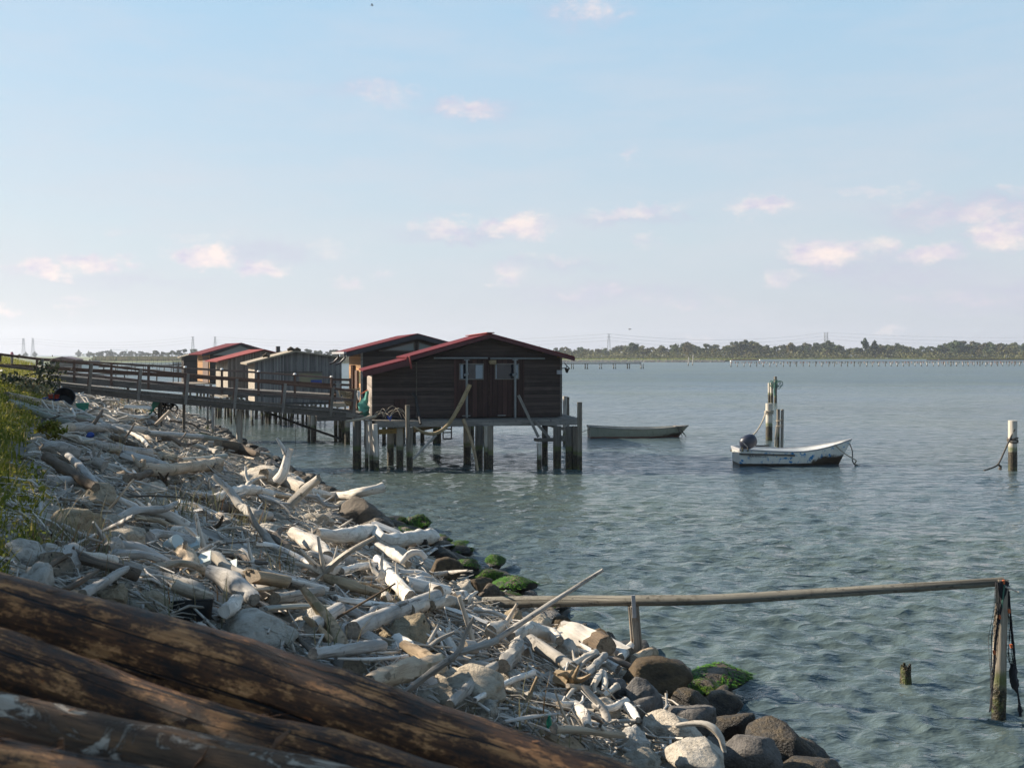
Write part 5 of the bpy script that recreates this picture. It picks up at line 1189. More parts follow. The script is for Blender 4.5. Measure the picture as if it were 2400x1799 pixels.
def haze():
    mb = MB(); mb.box((-1500, -40, -3), (1500, 2400, 62))
    m, t = newmat('haze_air'); t.n('ShaderNodeOutputMaterial', {'Volume': t.n('ShaderNodeVolumePrincipled', {'Color': (.80, .88, 1.0, 1), 'Density': .00018, 'Anisotropy': .3}).outputs[0]})
    tag(mb.build('haze', m), kind='stuff')
haze()
# ---------------------------------------------------------------- rocks
import bmesh
def rock_mesh(seed, sub, cuts, rough, name='rock'):
    rr = random.Random(seed); bm = bmesh.new(); bmesh.ops.create_icosphere(bm, subdivisions=sub, radius=1)
    pl = []
    for _ in range(cuts):
        n = V((rr.gauss(0, 1), rr.gauss(0, 1), rr.gauss(0, .9))).normalized(); pl.append((n, rr.uniform(.52, .86)))
    off = V((rr.random() * 90, rr.random() * 90, 0))
    for v in bm.verts:
        d = v.co.normalized(); r = 1.0
        for n, h in pl:
            k = d.dot(n)
            if k > .05: r = min(r, h / k + .015)
        q = d * r
        r *= 1 + rough * (.55 * noise.noise(q * 1.7 + off) + .35 * noise.noise(q * 4 + off) + .2 * noise.noise(q * 9 + off) + .17 * noise.noise(q * 18 + off) + .08 * noise.noise(q * 40 + off))
        v.co = d * r
    me = bpy.data.meshes.new(name); bm.to_mesh(me); bm.free(); me.polygons.foreach_set('use_smooth', [True] * len(me.polygons))
    return me
ROCKS = {}
def get_rock(kind, k, mat):
    key = (kind, k, mat.name)
    if key not in ROCKS:
        a = {'block': (14, .10), 'round': (14, .11), 'rough': (14, .36), 'flat': (10, .2)}[kind]
        me = rock_mesh({'block': 100, 'round': 200, 'rough': 300, 'flat': 400}[kind] + k, 4, *a); me.materials.append(mat); ROCKS[key] = me
    return ROCKS[key]
MASK = []
LAND = []                                                   # landmarks used to tell heap pieces apart: (phrase, point)
def rock_at(c, dims, kind, k, mat, label, name='boulder', group=None, rz=None, tilt=.15):
    o = bpy.data.objects.new(name, get_rock(kind, k, mat)); C.objects.link(o); o.location = c; o.scale = [d / 2 for d in dims]
    o.rotation_euler = (random.uniform(-tilt, tilt), random.uniform(-tilt, tilt), random.random() * 6.28 if rz is None else rz)
    MW[o.name] = Matrix.Translation(V(c)); return tag(o, label, 'rock', group)
def hrock(x0, x1, y0, y1, kind, k, mat, label, deep=.8, name='boulder', sink=.2, rz=0.0, lm=None):
    g = G((x0 + x1) / 2, y0 * .3 + y1 * .7, .16); MASK.append(((x0 + x1) / 2, (y0 + y1) / 2, (x1 - x0) * .5, (y1 - y0) * .55)); w_ = (x1 - x0) * g.y / F * 1.12; h_ = (y1 - y0) * g.y / F * (1.12 + sink)
    c = P((x0 + x1) / 2, (y0 + y1) / 2, g.y + w_ * deep * .10) - V((0, 0, h_ * sink * .5))
    if lm: LAND.append((lm, c))
    return rock_at(c, (w_, w_ * deep, h_), kind, k, mat, label, name, None, rz, .08)
H = [
 (1545, 1724, 1722, 1815, 'block', 1, R_PALE, 'big white limestone boulder at the end of the dark log, brightly lit', 'the big white boulder'),
 (1440, 1560, 1742, 1810, 'rough', 2, R_PALE, 'rough pale boulder wedged beside the big white boulder', None),
 (1428, 1535, 1706, 1765, 'rough', 0, R_PALE, 'grey-white crumbly boulder behind the dark log, below the small arch of sticks', None),
 (1500, 1642, 1668, 1738, 'round', 1, R_TAN, 'tan boulder under the arched white driftwood', 'the tan boulder with the arch'),
 (1564, 1690, 1632, 1722, 'round', 2, R_GREY, 'smooth grey boulder behind the tan boulder', None),
 (1690, 1840, 1708, 1802, 'round', 3, R_GREY, 'large pitted grey-brown boulder beside the big white boulder', None),
 (1444, 1624, 1544, 1640, 'round', 0, R_BROWN, 'large smooth brown boulder at the foot of the rail post', 'the brown boulder below the rail post'),
 (1465, 1552, 1588, 1676, 'round', 1, R_GREY, 'rounded grey boulder against the large brown boulder', None),
 (1395, 1480, 1580, 1636, 'round', 3, R_GREY, 'lower grey boulder among white sticks by the brown boulder', None),
 (1455, 1545, 1622, 1690, 'round', 2, R_GREY, 'egg-shaped grey boulder behind the tan boulder', None),
 (1742, 1908, 1686, 1790, 'round', 1, R_DARK, 'dark wet boulder with ochre top at the water edge', 'the ochre-topped dark boulder'),
 (1676, 1782, 1660, 1720, 'round', 2, R_DARK, 'black wet boulder low at the waterline', None),
 (1770, 1812, 1674, 1704, 'block', 3, R_DARK, 'small black wet stone behind the ochre-topped boulder', None),
 (1822, 1992, 1762, 1840, 'round', 3, R_DARK, 'last dark boulder sloping into the water, lowest in the picture', None),
 (1640, 1740, 1620, 1684, 'round', 0, R_DARK, 'shadowy black boulder between the brown boulder and the water', None),
 (1566, 1660, 1612, 1668, 'block', 2, R_DARK, 'dark brown boulder just above the grey boulder', None),
 (1820, 1945, 1725, 1790, 'block', 1, R_DARK, 'dark ochre-flecked boulder half in the water', None),
 (985, 1190, 1562, 1668, 'rough', 1, R_TAN, 'big crumbly tan rock under the crossed branches', 'the crumbly tan rock'),
 (893, 1022, 1437, 1532, 'rough', 3, R_TAN, 'sandy tan rock behind the tangle of thin branches', 'the sandy tan rock'),
 (870, 960, 1485, 1545, 'rough', 2, R_TAN, 'broken tan rock beneath the sandy tan rock', None),
 (757, 838, 1468, 1502, 'block', 0, R_TAN, 'small flat-topped tan stone beside the thick grey log', None),
 (512, 692, 1428, 1515, 'block', 2, R_PALE, 'pale angular limestone block beside the sawn log', 'the pale angular block'),
 (676, 780, 1422, 1500, 'rough', 1, R_PALE, 'pale pitted rock under the sawn log', None),
 (428, 512, 1460, 1510, 'rough', 0, R_PALE, 'broken pale rock beside the black tub', None),
 (1110, 1170, 1640, 1690, 'rough', 1, R_PALE, 'crumbly white rock just above the dark log', None),
 (1200, 1262, 1620, 1672, 'rough', 3, R_PALE, 'pale sharp rock among upright sticks', None),
 (1355, 1465, 1625, 1690, 'rough', 2, R_TAN, 'rough tan rock behind the curved white log', None),
 (1150, 1235, 1556, 1618, 'block', 3, R_PALE, 'pale block under crossed white sticks', None),
 (1296, 1362, 1490, 1552, 'block', 1, R_PALE, 'pointed pale rock below the thin white slats', None),
 (1290, 1348, 1442, 1484, 'block', 2, R_BROWN, 'brown angular boulder at the water under the long pole', None),
 (1330, 1392, 1462, 1502, 'block', 0, R_BROWN, 'brown wedge boulder at the waterline', None),
 (1384, 1440, 1474, 1510, 'round', 1, R_BROWN, 'dark brown boulder behind the hollow mossy log', None),
 (1176, 1225, 1424, 1462, 'rough', 1, R_TAN, 'tan rock under the left end of the long pole'.replace('left ', 'near '), None),
 (1225, 1300, 1434, 1475, 'rough', 2, R_TAN, 'flat tan rock just beneath the rail pole', None),
 (1062, 1116, 1358, 1396, 'rough', 3, R_TAN, 'rounded tan rock beside the dark sawn log end', None),
 (1000, 1086, 1308, 1366, 'round', 0, R_BROWN, 'brown boulder between white driftwood and green weed', 'the brown boulder by the weed'),
 (1084, 1160, 1340, 1392, 'block', 3, R_BROWN, 'dark brown boulder among the green weed', None),
 (1112, 1190, 1368, 1412, 'rough', 0, R_BROWN, 'rusty brown rock above the rail pole', None),
 (790, 905, 1165, 1240, 'round', 1, R_BROWN, 'dark rock beneath the bleached hollow log over the water', None),
 (850, 930, 1205, 1245, 'round', 3, R_DARK, 'low dark wet rock beside the first weedy rocks', None),
 (960, 1010, 1256, 1290, 'round', 2, R_DARK, 'dark rock behind the end of the big bleached trunk', None),
 (1000, 1070, 1280, 1312, 'round', 1, R_DARK, 'low black rock behind the broken white plank', None),
 (560, 660, 1090, 1135, 'rough', 1, R_TAN, 'tan crumbly rock beside the forked stump', None),
 (0, 112, 1262, 1330, 'block', 0, R_PALE, 'large grey-lit limestone block at the picture edge under the grass', 'the big block under the grass'),
 (40, 125, 1318, 1400, 'rough', 1, R_PALE, 'shaded pale rock just above the log pile', None),
 (85, 235, 1195, 1265, 'flat', 2, R_TAN, 'long shaded tan slab below the grass', 'the long tan slab'),
 (185, 270, 1130, 1185, 'flat', 1, R_TAN, 'shaded tan slab beside the dark diagonal log', None),
 (215, 290, 1190, 1245, 'block', 3, R_PALE, 'shaded pointed pale rock by the leaning thin plank', None),
 (70, 130, 1265, 1330, 'block', 1, R_PALE, 'shaded pale boulder with dry stalks in front', None),
 (240, 330, 1240, 1290, 'flat', 3, R_TAN, 'flat shaded tan rock under the bare grey plank', None),
 (305, 342, 1236, 1270, 'round', 2, R_PALE, 'small round pale stone alone beside the bare grey plank', None),
 (230, 300, 1365, 1415, 'rough', 3, R_TAN, 'shaded tan rock just above the log pile middle', None),
 (320, 405, 1385, 1430, 'block', 2, R_TAN, 'shaded ochre rock with red bark bits near the black tub', None)]
for x0, x1, y0, y1, kd, k, mt, lab, lm in H: hrock(x0, x1, y0, y1, kd, k, mt, lab, lm=lm, rz=random.uniform(-.4, .4))
# green-weeded rocks
def algae_over(o, seed, cover):
    """shaggy weed lying over the top of a rock: strands of small faces combed downhill"""
    rng = np.random.default_rng(seed); me = o.data; n = len(me.vertices); co = np.empty(n * 3); me.vertices.foreach_get('co', co); co = co.reshape(-1, 3); no = np.empty(n * 3); me.vertices.foreach_get('normal', no); no = no.reshape(-1, 3)
    keep = (co[:, 2] > -.1) & (no[:, 2] > .05); ids = np.nonzero(keep)[0]; off = V((seed * 7.3, 0, 0))
    ids = np.array([i for i in ids if noise.noise(V(co[i]) * 1.6 + off) > cover]); pick_ = rng.choice(ids, 2600) if len(ids) else ids
    sc_ = np.array(o.scale); vs = []
    for i in pick_:
        p = co[i] + rng.normal(size=3) * .02; nn = no[i]; down = np.array([nn[0] * .8 + rng.normal() * .5, nn[1] * .8 + rng.normal() * .5, -.55]); down /= np.linalg.norm(down) + 1e-6
        sd = np.cross(down, nn + .01); sd /= np.linalg.norm(sd) + 1e-6; L = rng.uniform(.08, .22); w_ = rng.uniform(.006, .02); l_ = nn * rng.uniform(.0, .03)
        vs += [p + l_ - sd * w_, p + l_ + sd * w_, p + l_ + down * L * .5 + nn * .012 + sd * w_, p + l_ + down * L + nn * .004]
    v = np.array(vs); me2 = bpy.data.meshes.new('algae'); me2.from_pydata(v.tolist(), [], np.arange(len(v)).reshape(-1, 4).tolist()); me2.materials.append(M_ALGAE)
    c = bpy.data.objects.new('algae', me2); C.objects.link(c); c.parent = o; MW[c.name] = MW[o.name]
for i, (x0, x1, y0, y1, cov, lab) in enumerate(((950, 1014, 1200, 1240, -.5, 'bright green weed-covered rock, highest up the shore, jutting over the water'), (892, 955, 1202, 1232, -.1, 'dark rock with patches of green weed beside the highest weedy rock'), (925, 985, 1222, 1248, -.3, 'weedy dark rock under the bright green jutting rock'),
        (1006, 1052, 1246, 1272, -.05, 'red-brown rock streaked with green weed'), (1042, 1112, 1270, 1298, 0, 'low brown rock edged with weed, level with the white plank'), (1070, 1100, 1260, 1272, -.4, 'tiny weed-topped rock barely above water'), (1132, 1186, 1290, 1322, -.4, 'pointed rock with brown tip hung with green weed, out in the water'),
        (1068, 1122, 1298, 1342, -.4, 'green weed-covered rock beside the pointed rock'), (1112, 1180, 1328, 1358, -.2, 'dark rock with green weed above the largest weedy rock'), (1146, 1256, 1342, 1388, -.5, 'largest bright green shaggy rock above the rail pole'), (1050, 1090, 1262, 1280, -.3, 'small weedy stone near the red-brown rock'),
        (1586, 1756, 1550, 1608, -.25, 'green weedy rock alone in the water below the rail'), (1595, 1700, 1585, 1625, -.2, 'low weedy rock at the foot of the lone green rock'), (460, 495, 1008, 1030, -.3, 'small green weedy rock under the footbridge'), (1150, 1230, 1378, 1400, -.1, 'low weedy rock touching the rail pole'), (1275, 1330, 1408, 1428, .1, 'weed-flecked rock behind the rail pole'))):
    o = hrock(x0 - 6, x1 + 6, y0 + 6, y1, 'round' if i % 2 else 'rough', i % 4, R_DARK, lab, name='weedy_rock', rz=random.random() * 3); algae_over(o, i + 1, cov)
    if i == 9: LAND.append(('the largest weedy rock', o.location.copy()))
# ---------------------------------------------------------------- driftwood laid by hand
def hero(pts, r, tone, label, name='driftwood_log', lift=.25, n=14, rough=.16, jag=.5, capm=1, lm=None, flat=1.0, arms=(), cat='driftwood', fine_=None):
    q = []; Y0 = None
    for p in pts:
        if len(p) == 2: a = G(p[0], p[1], lift + (max(r) if isinstance(r, (tuple, list)) else r) * 8 / F); Y0 = a.y if Y0 is None else Y0
        else: a = P(p[0], p[1], Y0 + p[2])
        q.append(a)
    rr = list(r) if isinstance(r, (tuple, list)) else [r] * len(q)
    rad = [k * a.y / F for k, a in zip(rr, q)]; mb = MB()
    mb.tube(q, rad, n, rough, 2.2, capm=capm, jag=jag * rad[0], flat=flat, fine=fine_ or max(.05, max(rad) * .8))
    for am in arms:
        aq = [P(u, v, q[0].y + d) for u, v, d in am[0]]; mb.tube(aq, [k * q[0].y / F for k in am[1]], 8, .12, 2.2, capm=capm, fine=.08)
    if lm: LAND.append((lm, q[len(q) // 2]))
    return single(mb, name, [DW[tone], M_END], label, cat)
DWL = [
 ([(648, 1128), (664, 1108, 0), (671, 1080, .05), (679, 1053, .1)], (13, 11.5, 9.5, 9), 'white', 'forked bleached stump standing upright, one thin arm and one sawn arm', dict(lm='the forked stump', arms=[([(668, 1062, .05), (661, 1046, .05), (648, 1026, .1)], (6, 5, 2.5))], rough=.14)),
 ([(618, 1112), (660, 1122), (712, 1146)], (15, 15, 13), 'white', 'thick bleached trunk lying at the foot of the forked stump', {}),
 ([(682, 1182), (712, 1150, -.1), (748, 1120, -.2)], (12, 11, 9), 'white', 'pale log propped up at an angle, end in the air, near the forked stump', dict(lm='the propped pale log')),
 ([(712, 1150), (752, 1158), (789, 1163), (840, 1155, .2), (896, 1142, .5)], (9, 10, 11, 11, 11.5), 'white', 'bleached hollow-ended log reaching out over the water', dict(lm='the hollow-ended log')),
 ([(500, 1116, .0)], 0, '', '', {}),
 ([(630, 1208), (600, 1207), (566, 1187, 0), (536, 1148, .2), (500, 1114, .3)], (11, 13, 11, 9, 6), 'grey', 'S-curved grey trunk rising like a ramp from the heap', dict(lm='the S-curved trunk')),
 ([(742, 1248), (800, 1256), (868, 1247), (901, 1266), (950, 1262), (1012, 1256)], (12, 17, 20, 18, 17, 18), 'white', 'largest bleached trunk, lying with its dark end over the weedy rocks', dict(lm='the largest bleached trunk', rough=.14)),
 ([(690, 1248), (730, 1272), (768, 1300)], (17, 22, 14), 'white', 'blunt wedge-shaped white stump beside the largest trunk', dict(flat=.8)),
 ([(722, 1338), (762, 1344), (800, 1326)], (8, 12, 8), 'white', 'bleached root crown with arms fanned out like a hand', dict(name='root_crown', lm='the fanned root crown', arms=[([(762, 1340, 0), (810, 1298, -.1), (880, 1258, -.2)], (9, 7, 5)), ([(755, 1338, 0), (726, 1312, -.1), (702, 1286, -.2)], (8, 6, 3)), ([(752, 1342, 0), (722, 1326, -.2), (690, 1318, -.3)], (8, 6, 3)), ([(760, 1338, 0), (752, 1300, -.1), (745, 1256, -.1)], (7, 5, 3)), ([(775, 1338, 0), (785, 1310, 0), (790, 1280, .1)], (6, 4, 2))])),
 ([(596, 1274), (640, 1279), (690, 1300), (728, 1322)], (6, 6.5, 6, 6), 'white', 'long white branch sloping down toward the root crown', dict(name='driftwood_branch')),
 ([(889, 1320, 0), (960, 1400)], 0, '', '', {}),
 ([(964, 1402), (922, 1358), (886, 1312)], (17, 15, 12), 'white', 'smooth white log tilted head-up beside the sawn log ends', dict(lm='the tilted white log')),
 ([(764, 1352), (820, 1372), (890, 1392)], (11, 13, 10), 'tan', 'rough-barked tan log in the middle of the white heap', {}),
 ([(952, 1366), (1000, 1378), (1045, 1386)], (18, 17, 15), 'white', 'sawn log with a round grey end facing the bank', dict(lm='the sawn round log', rough=.04, n=18)),
 ([(990, 1374), (1024, 1390)], (15, 19), 'white', 'sawn log with dark rust-stained end near the rail pole', dict(rough=.04, n=18)),
 ([(826, 1475), (920, 1436), (1022, 1396)], (20, 19, 16), 'grey', 'thick grey log sloping up toward the water, cracked along its length', dict(lm='the thick grey log', rough=.05, n=16)),
 ([(728, 1468), (760, 1448), (794, 1426)], (18, 17.5, 16), 'grey', 'short sawn log with dark blackened end beside the pale block', dict(lm='the short sawn log', rough=.05, n=18)),
 ([(672, 1356), (720, 1368), (770, 1382)], (5, 6, 7), 'white', 'straight clean white stick pointing to the root crown', dict(name='driftwood_branch')),
 ([(778, 1454), (850, 1412, .0), (926, 1367, -.1)], (3, 2.6, 2), 'brown', 'thin straight brown rod lying across the white logs', dict(name='driftwood_stick')),
 ([(588, 1350), (668, 1362)], (30, 26), 'tan', 'wide sawn slab of trunk with a rusty knot, tilted toward the sun', dict(flat=.55, rough=.06, n=16, lm='the sawn slab')),
 ([(618, 1426), (700, 1420), (785, 1424)], (12, 13, 12), 'green', 'flat grey-green board lying under the short sawn log', dict(flat=.5, rough=.05)),
 ([(645, 1402), (700, 1394), (752, 1384)], (13, 13, 11), 'grey', 'smooth blue-grey log in half shade behind the curled bark', {}),
 ([(585, 1382), (620, 1380), (664, 1374)], (9, 10, 9), 'tan', 'split pale board with jagged end beside the sawn slab', dict(flat=.5, jag=1.2)),
 ([(526, 1432), (545, 1420), (556, 1404)], (15, 17, 15), 'white', 'curled hollow piece of bark, open end toward the viewer', dict(capm=0, rough=.2)),
 ([(490, 1338), (540, 1360), (596, 1404)], (16, 26, 14), 'grey', 'big rounded trunk with deep grain in the shade', dict(rough=.12, lm='the deep-grained trunk')),
 ([(498, 1168), (560, 1150), (600, 1148), (640, 1158)], (9, 12, 11, 8), 'white', 'bowed white log half buried behind the S-curved trunk', {}),
 ([(322, 1096), (370, 1102), (430, 1096), (512, 1084)], (14, 15, 14, 14), 'tan', 'long tan log with yellow lichen, root end at the shady side', dict(lm='the lichened tan log', rough=.12, arms=[([(330, 1094, 0), (318, 1080, 0), (310, 1066, .1)], (8, 5, 2)), ([(326, 1100, 0), (300, 1108, 0), (268, 1112, .1)], (10, 9, 4)), ([(335, 1092, 0), (338, 1076, 0), (326, 1084, .1)], (7, 4, 2))])),
 ([(296, 1120), (326, 1116), (366, 1100)], (10, 9, 6), 'brown', 'blackened forked root crossing in front of the lichened tan log', {}),
 ([(108, 1070), (160, 1104), (225, 1142)], (11, 13, 10), 'brown', 'dark diagonal beam lying down the shaded slope', dict(lm='the dark diagonal beam')),
 ([(158, 1066), (190, 1096), (222, 1136)], (7, 9, 10), 'grey', 'grey split log tapering to a point beside the dark diagonal beam', {}),
 ([(256, 1192), (285, 1158, .0), (314, 1122, .1)], (2.6, 2.4, 2), 'tan', 'thin tan lath leaning in the shadow', dict(name='driftwood_stick', lm='the leaning thin lath')),
 ([(166, 1280), (236, 1246), (312, 1209, .2)], (3, 4.5, 5), 'grey', 'bare grey plank-like limb bridging the shaded rocks', dict(name='driftwood_branch', flat=.7, lm='the bare grey limb')),
 ([(366, 994), (382, 978, 0), (398, 962, .1)], (7, 8, 6), 'tan', 'split plank leaning up under the footbridge pile', dict(flat=.5)),
 ([(345, 1014), (400, 1018), (470, 1024)], (8, 8, 8), 'grey', 'squared pale grey beam lying level near the footbridge', dict(flat=.8, rough=.04)),
 ([(455, 1020), (500, 1028), (530, 1034)], (6.5, 6.5, 6.5), 'green', 'smooth greenish round pole with end over the water', dict(rough=.03, lm='the greenish round pole')),
 ([(424, 1078), (480, 1074), (529, 1068)], (5.5, 6, 6), 'green', 'smooth grey-green post lying among white branches', dict(rough=.03)),
 ([(262, 998), (296, 1010), (330, 1027), (348, 1047)], (3, 4, 5, 4), 'white', 'thin white crooked branch in two joined lengths', dict(name='driftwood_branch')),
 ([(106, 1334), (150, 1306), (200, 1296)], (6, 7, 7), 'brown', 'dark arched limb in the shade below the grass', dict(lm='the dark arched limb')),
 ([(150, 1382), (190, 1362), (228, 1336)], (7, 7, 5), 'brown', 'dark broken branch just above the log pile', {}),
 ([(192, 1394), (240, 1366), (296, 1332)], (12, 12, 8), 'grey', 'grey shaded log with jagged upper end above the log pile', dict(jag=1.0)),
 ([(408, 1372), (455, 1388), (498, 1400)], (15, 14, 13), 'tan', 'banded tan log with cut rings near the black tub', dict(lm='the banded tan log')),
 ([(1158, 1502), (1280, 1420, .0), (1413, 1335, .1)], (7.5, 6, 4), 'grey', 'long straight grey pole thrust up from the heap, crossing the rail', dict(name='driftwood_pole', lm='the long thrusting pole', rough=.04)),
 ([(1110, 1508), (1096, 1460, -.05), (1076, 1396, -.1)], (6, 6, 5), 'white', 'upright white stick with rounded top near the rail end', dict(name='driftwood_stick')),
 ([(946, 1624), (1010, 1575, -.05), (1072, 1530, -.1), (1088, 1490, -.1), (1110, 1446, -.15)], (7, 8.5, 8, 6, 3), 'grey', 'long grey limb bent upward at its fork, crossing the crumbly tan rock', dict(name='driftwood_branch', lm='the long bent limb', arms=[([(1075, 1528, -.1), (1110, 1518, -.05), (1165, 1500, .1)], (8, 9, 8))])),
 ([(1054, 1652), (1110, 1600), (1160, 1560)], (11, 13, 12), 'grey', 'grey-white log with split end just above the dark log', {}),
 ([(1112, 1640), (1180, 1602), (1250, 1575)], (6, 7, 7), 'white', 'slim white limb with a knobbed tip beside the split log', dict(name='driftwood_branch')),
 ([(800, 1522), (865, 1529), (936, 1527)], (2.5, 3, 3.2), 'white', 'upper of two thin white curved sticks', dict(name='driftwood_stick', lm='the two thin white sticks')),
 ([(790, 1542), (870, 1544), (955, 1537)], (2.5, 4, 4.5), 'white', 'lower of two thin white curved sticks', dict(name='driftwood_stick')),
 ([(1085, 1514), (1112, 1518)], (13, 15), 'grey', 'rounded burl of wood at the crossing of branches', dict(name='driftwood_burl')),
 ([(733, 1532), (810, 1522), (893, 1512)], (13, 15, 15), 'grey', 'long smooth grey log lying level above the dark log', dict(lm='the level grey log')),
 ([(866, 1600), (940, 1574), (1028, 1554)], (18, 26, 20), 'tan', 'broad pale stump base with sinewy roots above the dark log', dict(rough=.22, lm='the sinewy stump base')),
 ([(944, 1510), (985, 1532), (1030, 1560)], (13, 16, 14), 'tan', 'tan trunk with knob end sloping under the crossed branches', {}),
 ([(1198, 1492), (1240, 1476), (1290, 1486), (1312, 1500)], (12, 18, 17, 11), 'white', 'fat white log humped like a back under the long pole', dict(lm='the humped white log')),
 ([(1186, 1462), (1198, 1440, 0), (1212, 1414, -.05)], (7, 5, 3), 'white', 'white forked stick pointing up beside the long pole', dict(name='driftwood_stick', arms=[([(1198, 1440, 0), (1207, 1430, 0), (1214, 1428, -.05)], (5, 4, 3))])),
 ([(1150, 1480), (1166, 1470), (1184, 1464)], (16, 17, 10), 'white', 'smooth white knuckle of wood next to the forked stick', {}),
 ([(1180, 1560), (1204, 1530), (1216, 1500)], (18, 18, 12), 'grey', 'blocky grey-white root stump under the humped log', dict(rough=.2)),
 ([(1242, 1502), (1290, 1532), (1342, 1566)], (17, 16, 15), 'grey', 'straight blue-grey log sloping to the water in shade', dict(rough=.05, lm='the sloping blue-grey log')),
 ([(1310, 1575), (1350, 1552), (1396, 1530)], (7, 8, 10), 'white', 'long white limb widening to a fist near the mossy log', {}),
 ([(1374, 1582), (1394, 1560), (1418, 1534)], (8, 10, 8), 'grey', 'stubby grey driftwood piece below the hollow mossy log', {}),
 ([(1310, 1650), (1345, 1655), (1368, 1675), (1378, 1704)], (9, 13, 13, 9), 'white', 'thick white log curved like an elbow', dict(lm='the white elbow log')),
 ([(1231, 1648), (1246, 1616, 0), (1260, 1584, -.05)], (4, 3.5, 3), 'tan', 'upright tan stake leaning over the sunny stones', dict(name='driftwood_stick')),
 ([(1334, 1700), (1316, 1660, 0), (1300, 1616, -.05)], (4, 3, 1.5), 'tan', 'thin sharpened stick leaning the other way by the elbow log', dict(name='driftwood_stick')),
 ([(1180, 1690), (1240, 1680), (1310, 1672)], (6, 7, 6), 'grey', 'weathered split board end next to the dark log', dict(flat=.6)),
 ([(1298, 1708), (1360, 1710), (1400, 1716), (1462, 1722)], (10, 9, 8, 7), 'tan', 'pale tan branch with a crook lying low by the white boulders', dict(lm='the low tan branch')),
 ([(1585, 1700), (1625, 1694, -.05), (1660, 1698, -.1), (1686, 1722, -.15), (1698, 1762, -.2)], (5, 7, 9, 9, 5), 'white', 'white driftwood arch curving down onto the big white boulder', dict(lm='the white arch')),
 ([(1402, 1500), (1422, 1514)], (22, 25), 'brown', 'hollow mossy log end with a dark hole', dict(rough=.12, lm='the hollow mossy log', arms=[([(1372, 1510, .1), (1390, 1502, .05), (1405, 1498, 0)], (12, 12, 12))])),
 ([(1455, 1540), (1470, 1525), (1482, 1508)], (9, 11, 8), 'white', 'chalk-white chunk leaning on the foot of the rail post', {}),
 ([(1486, 1545), (1508, 1535), (1532, 1526)], (11, 12, 12), 'tan', 'pinkish cut log on top of the brown boulder', {}),
 ([(1512, 1552), (1544, 1548)], (8, 9), 'grey', 'small dark-spotted log beside the pinkish cut log', {}),
 ([(1388, 1612), (1400, 1590), (1412, 1576), (1418, 1600), (1414, 1620)], (7, 8, 9, 8, 6), 'white', 'white wishbone-shaped branch on the grey boulders', dict(lm='the wishbone branch', arms=[([(1398, 1592, 0), (1392, 1606, -.02), (1394, 1622, -.04)], (7, 6, 5))])),
 ([(1330, 1606), (1380, 1614), (1430, 1632)], (6, 6, 5), 'tan', 'splintered tan limb lying below the wishbone branch', {}),
 ([(1412, 1630), (1428, 1620), (1446, 1608)], (6, 7, 9), 'white', 'short white club-ended piece by the grey boulder', {}),
 ([(1392, 1650), (1425, 1660), (1466, 1642)], (7, 8, 9), 'white', 'bleached log with broken end beside the egg-shaped boulder', {}),
 ([(1468, 1652), (1482, 1668), (1496, 1686)], (9, 11, 7), 'white', 'white bone-like knob leaning on the tan boulder', {}),
 ([(1000, 1300), (1028, 1282), (1062, 1276)], (5, 5, 3), 'grey', 'broken white plank end by the low black rock', dict(flat=.5)),
 ([(940, 1318), (962, 1296, 0), (985, 1294, 0), (998, 1308, 0)], (7, 7, 7, 6), 'white', 'white looped branch shaped like a hook near the brown boulder', dict(lm='the hooked branch')),
 ([(884, 1280), (920, 1298), (958, 1322)], (10, 12, 8), 'white', 'pale log below the largest trunk, split at its tip', {}),
 ([(1012, 1346), (1050, 1342), (1096, 1336, 0)], (5, 6, 2), 'grey', 'splintered grey wood shard pointing at the weedy rocks', dict(jag=2.)),
 ([(800, 1338), (850, 1326), (892, 1326)], (8, 9, 10), 'white', 'curved white limb running from root crown to tilted log', {}),
 ([(786, 1402), (850, 1412), (920, 1418)], (9, 11, 9), 'white', 'long flat white log below the rough-barked tan log', dict(flat=.7)),
 ([(936, 1372), (930, 1340, 0), (928, 1318, 0)], (7, 4, 2), 'white', 'small upright white spike in front of the tilted log', dict(name='driftwood_stick')),
 ([(1010, 1420), (1050, 1408), (1082, 1416)], (12, 14, 12), 'white', 'stubby white log just before the rail pole end', dict(lm='the stubby log by the rail end')),
 ([(1092, 1408), (1104, 1396), (1118, 1386)], (5, 5, 3), 'white', 'forked white twig resting against the rail pole end', dict(name='driftwood_stick')),
 ([(960, 1430), (984, 1420), (1012, 1410)], (14, 15, 13), 'white', 'knobbed white stump by the end of the thick grey log', {}),
 ([(880, 1400), (862, 1470), (900, 1495), (980, 1510), (1060, 1516)], (2, 2.2, 2.4, 2.4, 2), 'tan', 'long thin bowed tan twig springing across the sandy rock', dict(name='driftwood_stick', rough=.05)),
 ([(940, 1388), (990, 1440), (1028, 1500)], (2, 4, 5), 'brown', 'dark thin branch with many side twigs near the sandy rock', dict(name='driftwood_branch', arms=[([(965, 1415, 0), (1000, 1425, 0), (1040, 1452, .1)], (2.5, 2, 1)), ([(985, 1437, 0), (975, 1470, 0), (1000, 1500, 0)], (2.5, 2, 1)), ([(1000, 1455, 0), (1050, 1470, 0), (1090, 1500, 0)], (2.5, 1.6, 1)), ([(955, 1403, 0), (945, 1440, 0), (930, 1470, 0)], (2, 1.6, 1))])),
]
for pts, r, tone, lab, kw in DWL:
    if lab: hero(pts, r, tone, lab, **kw)
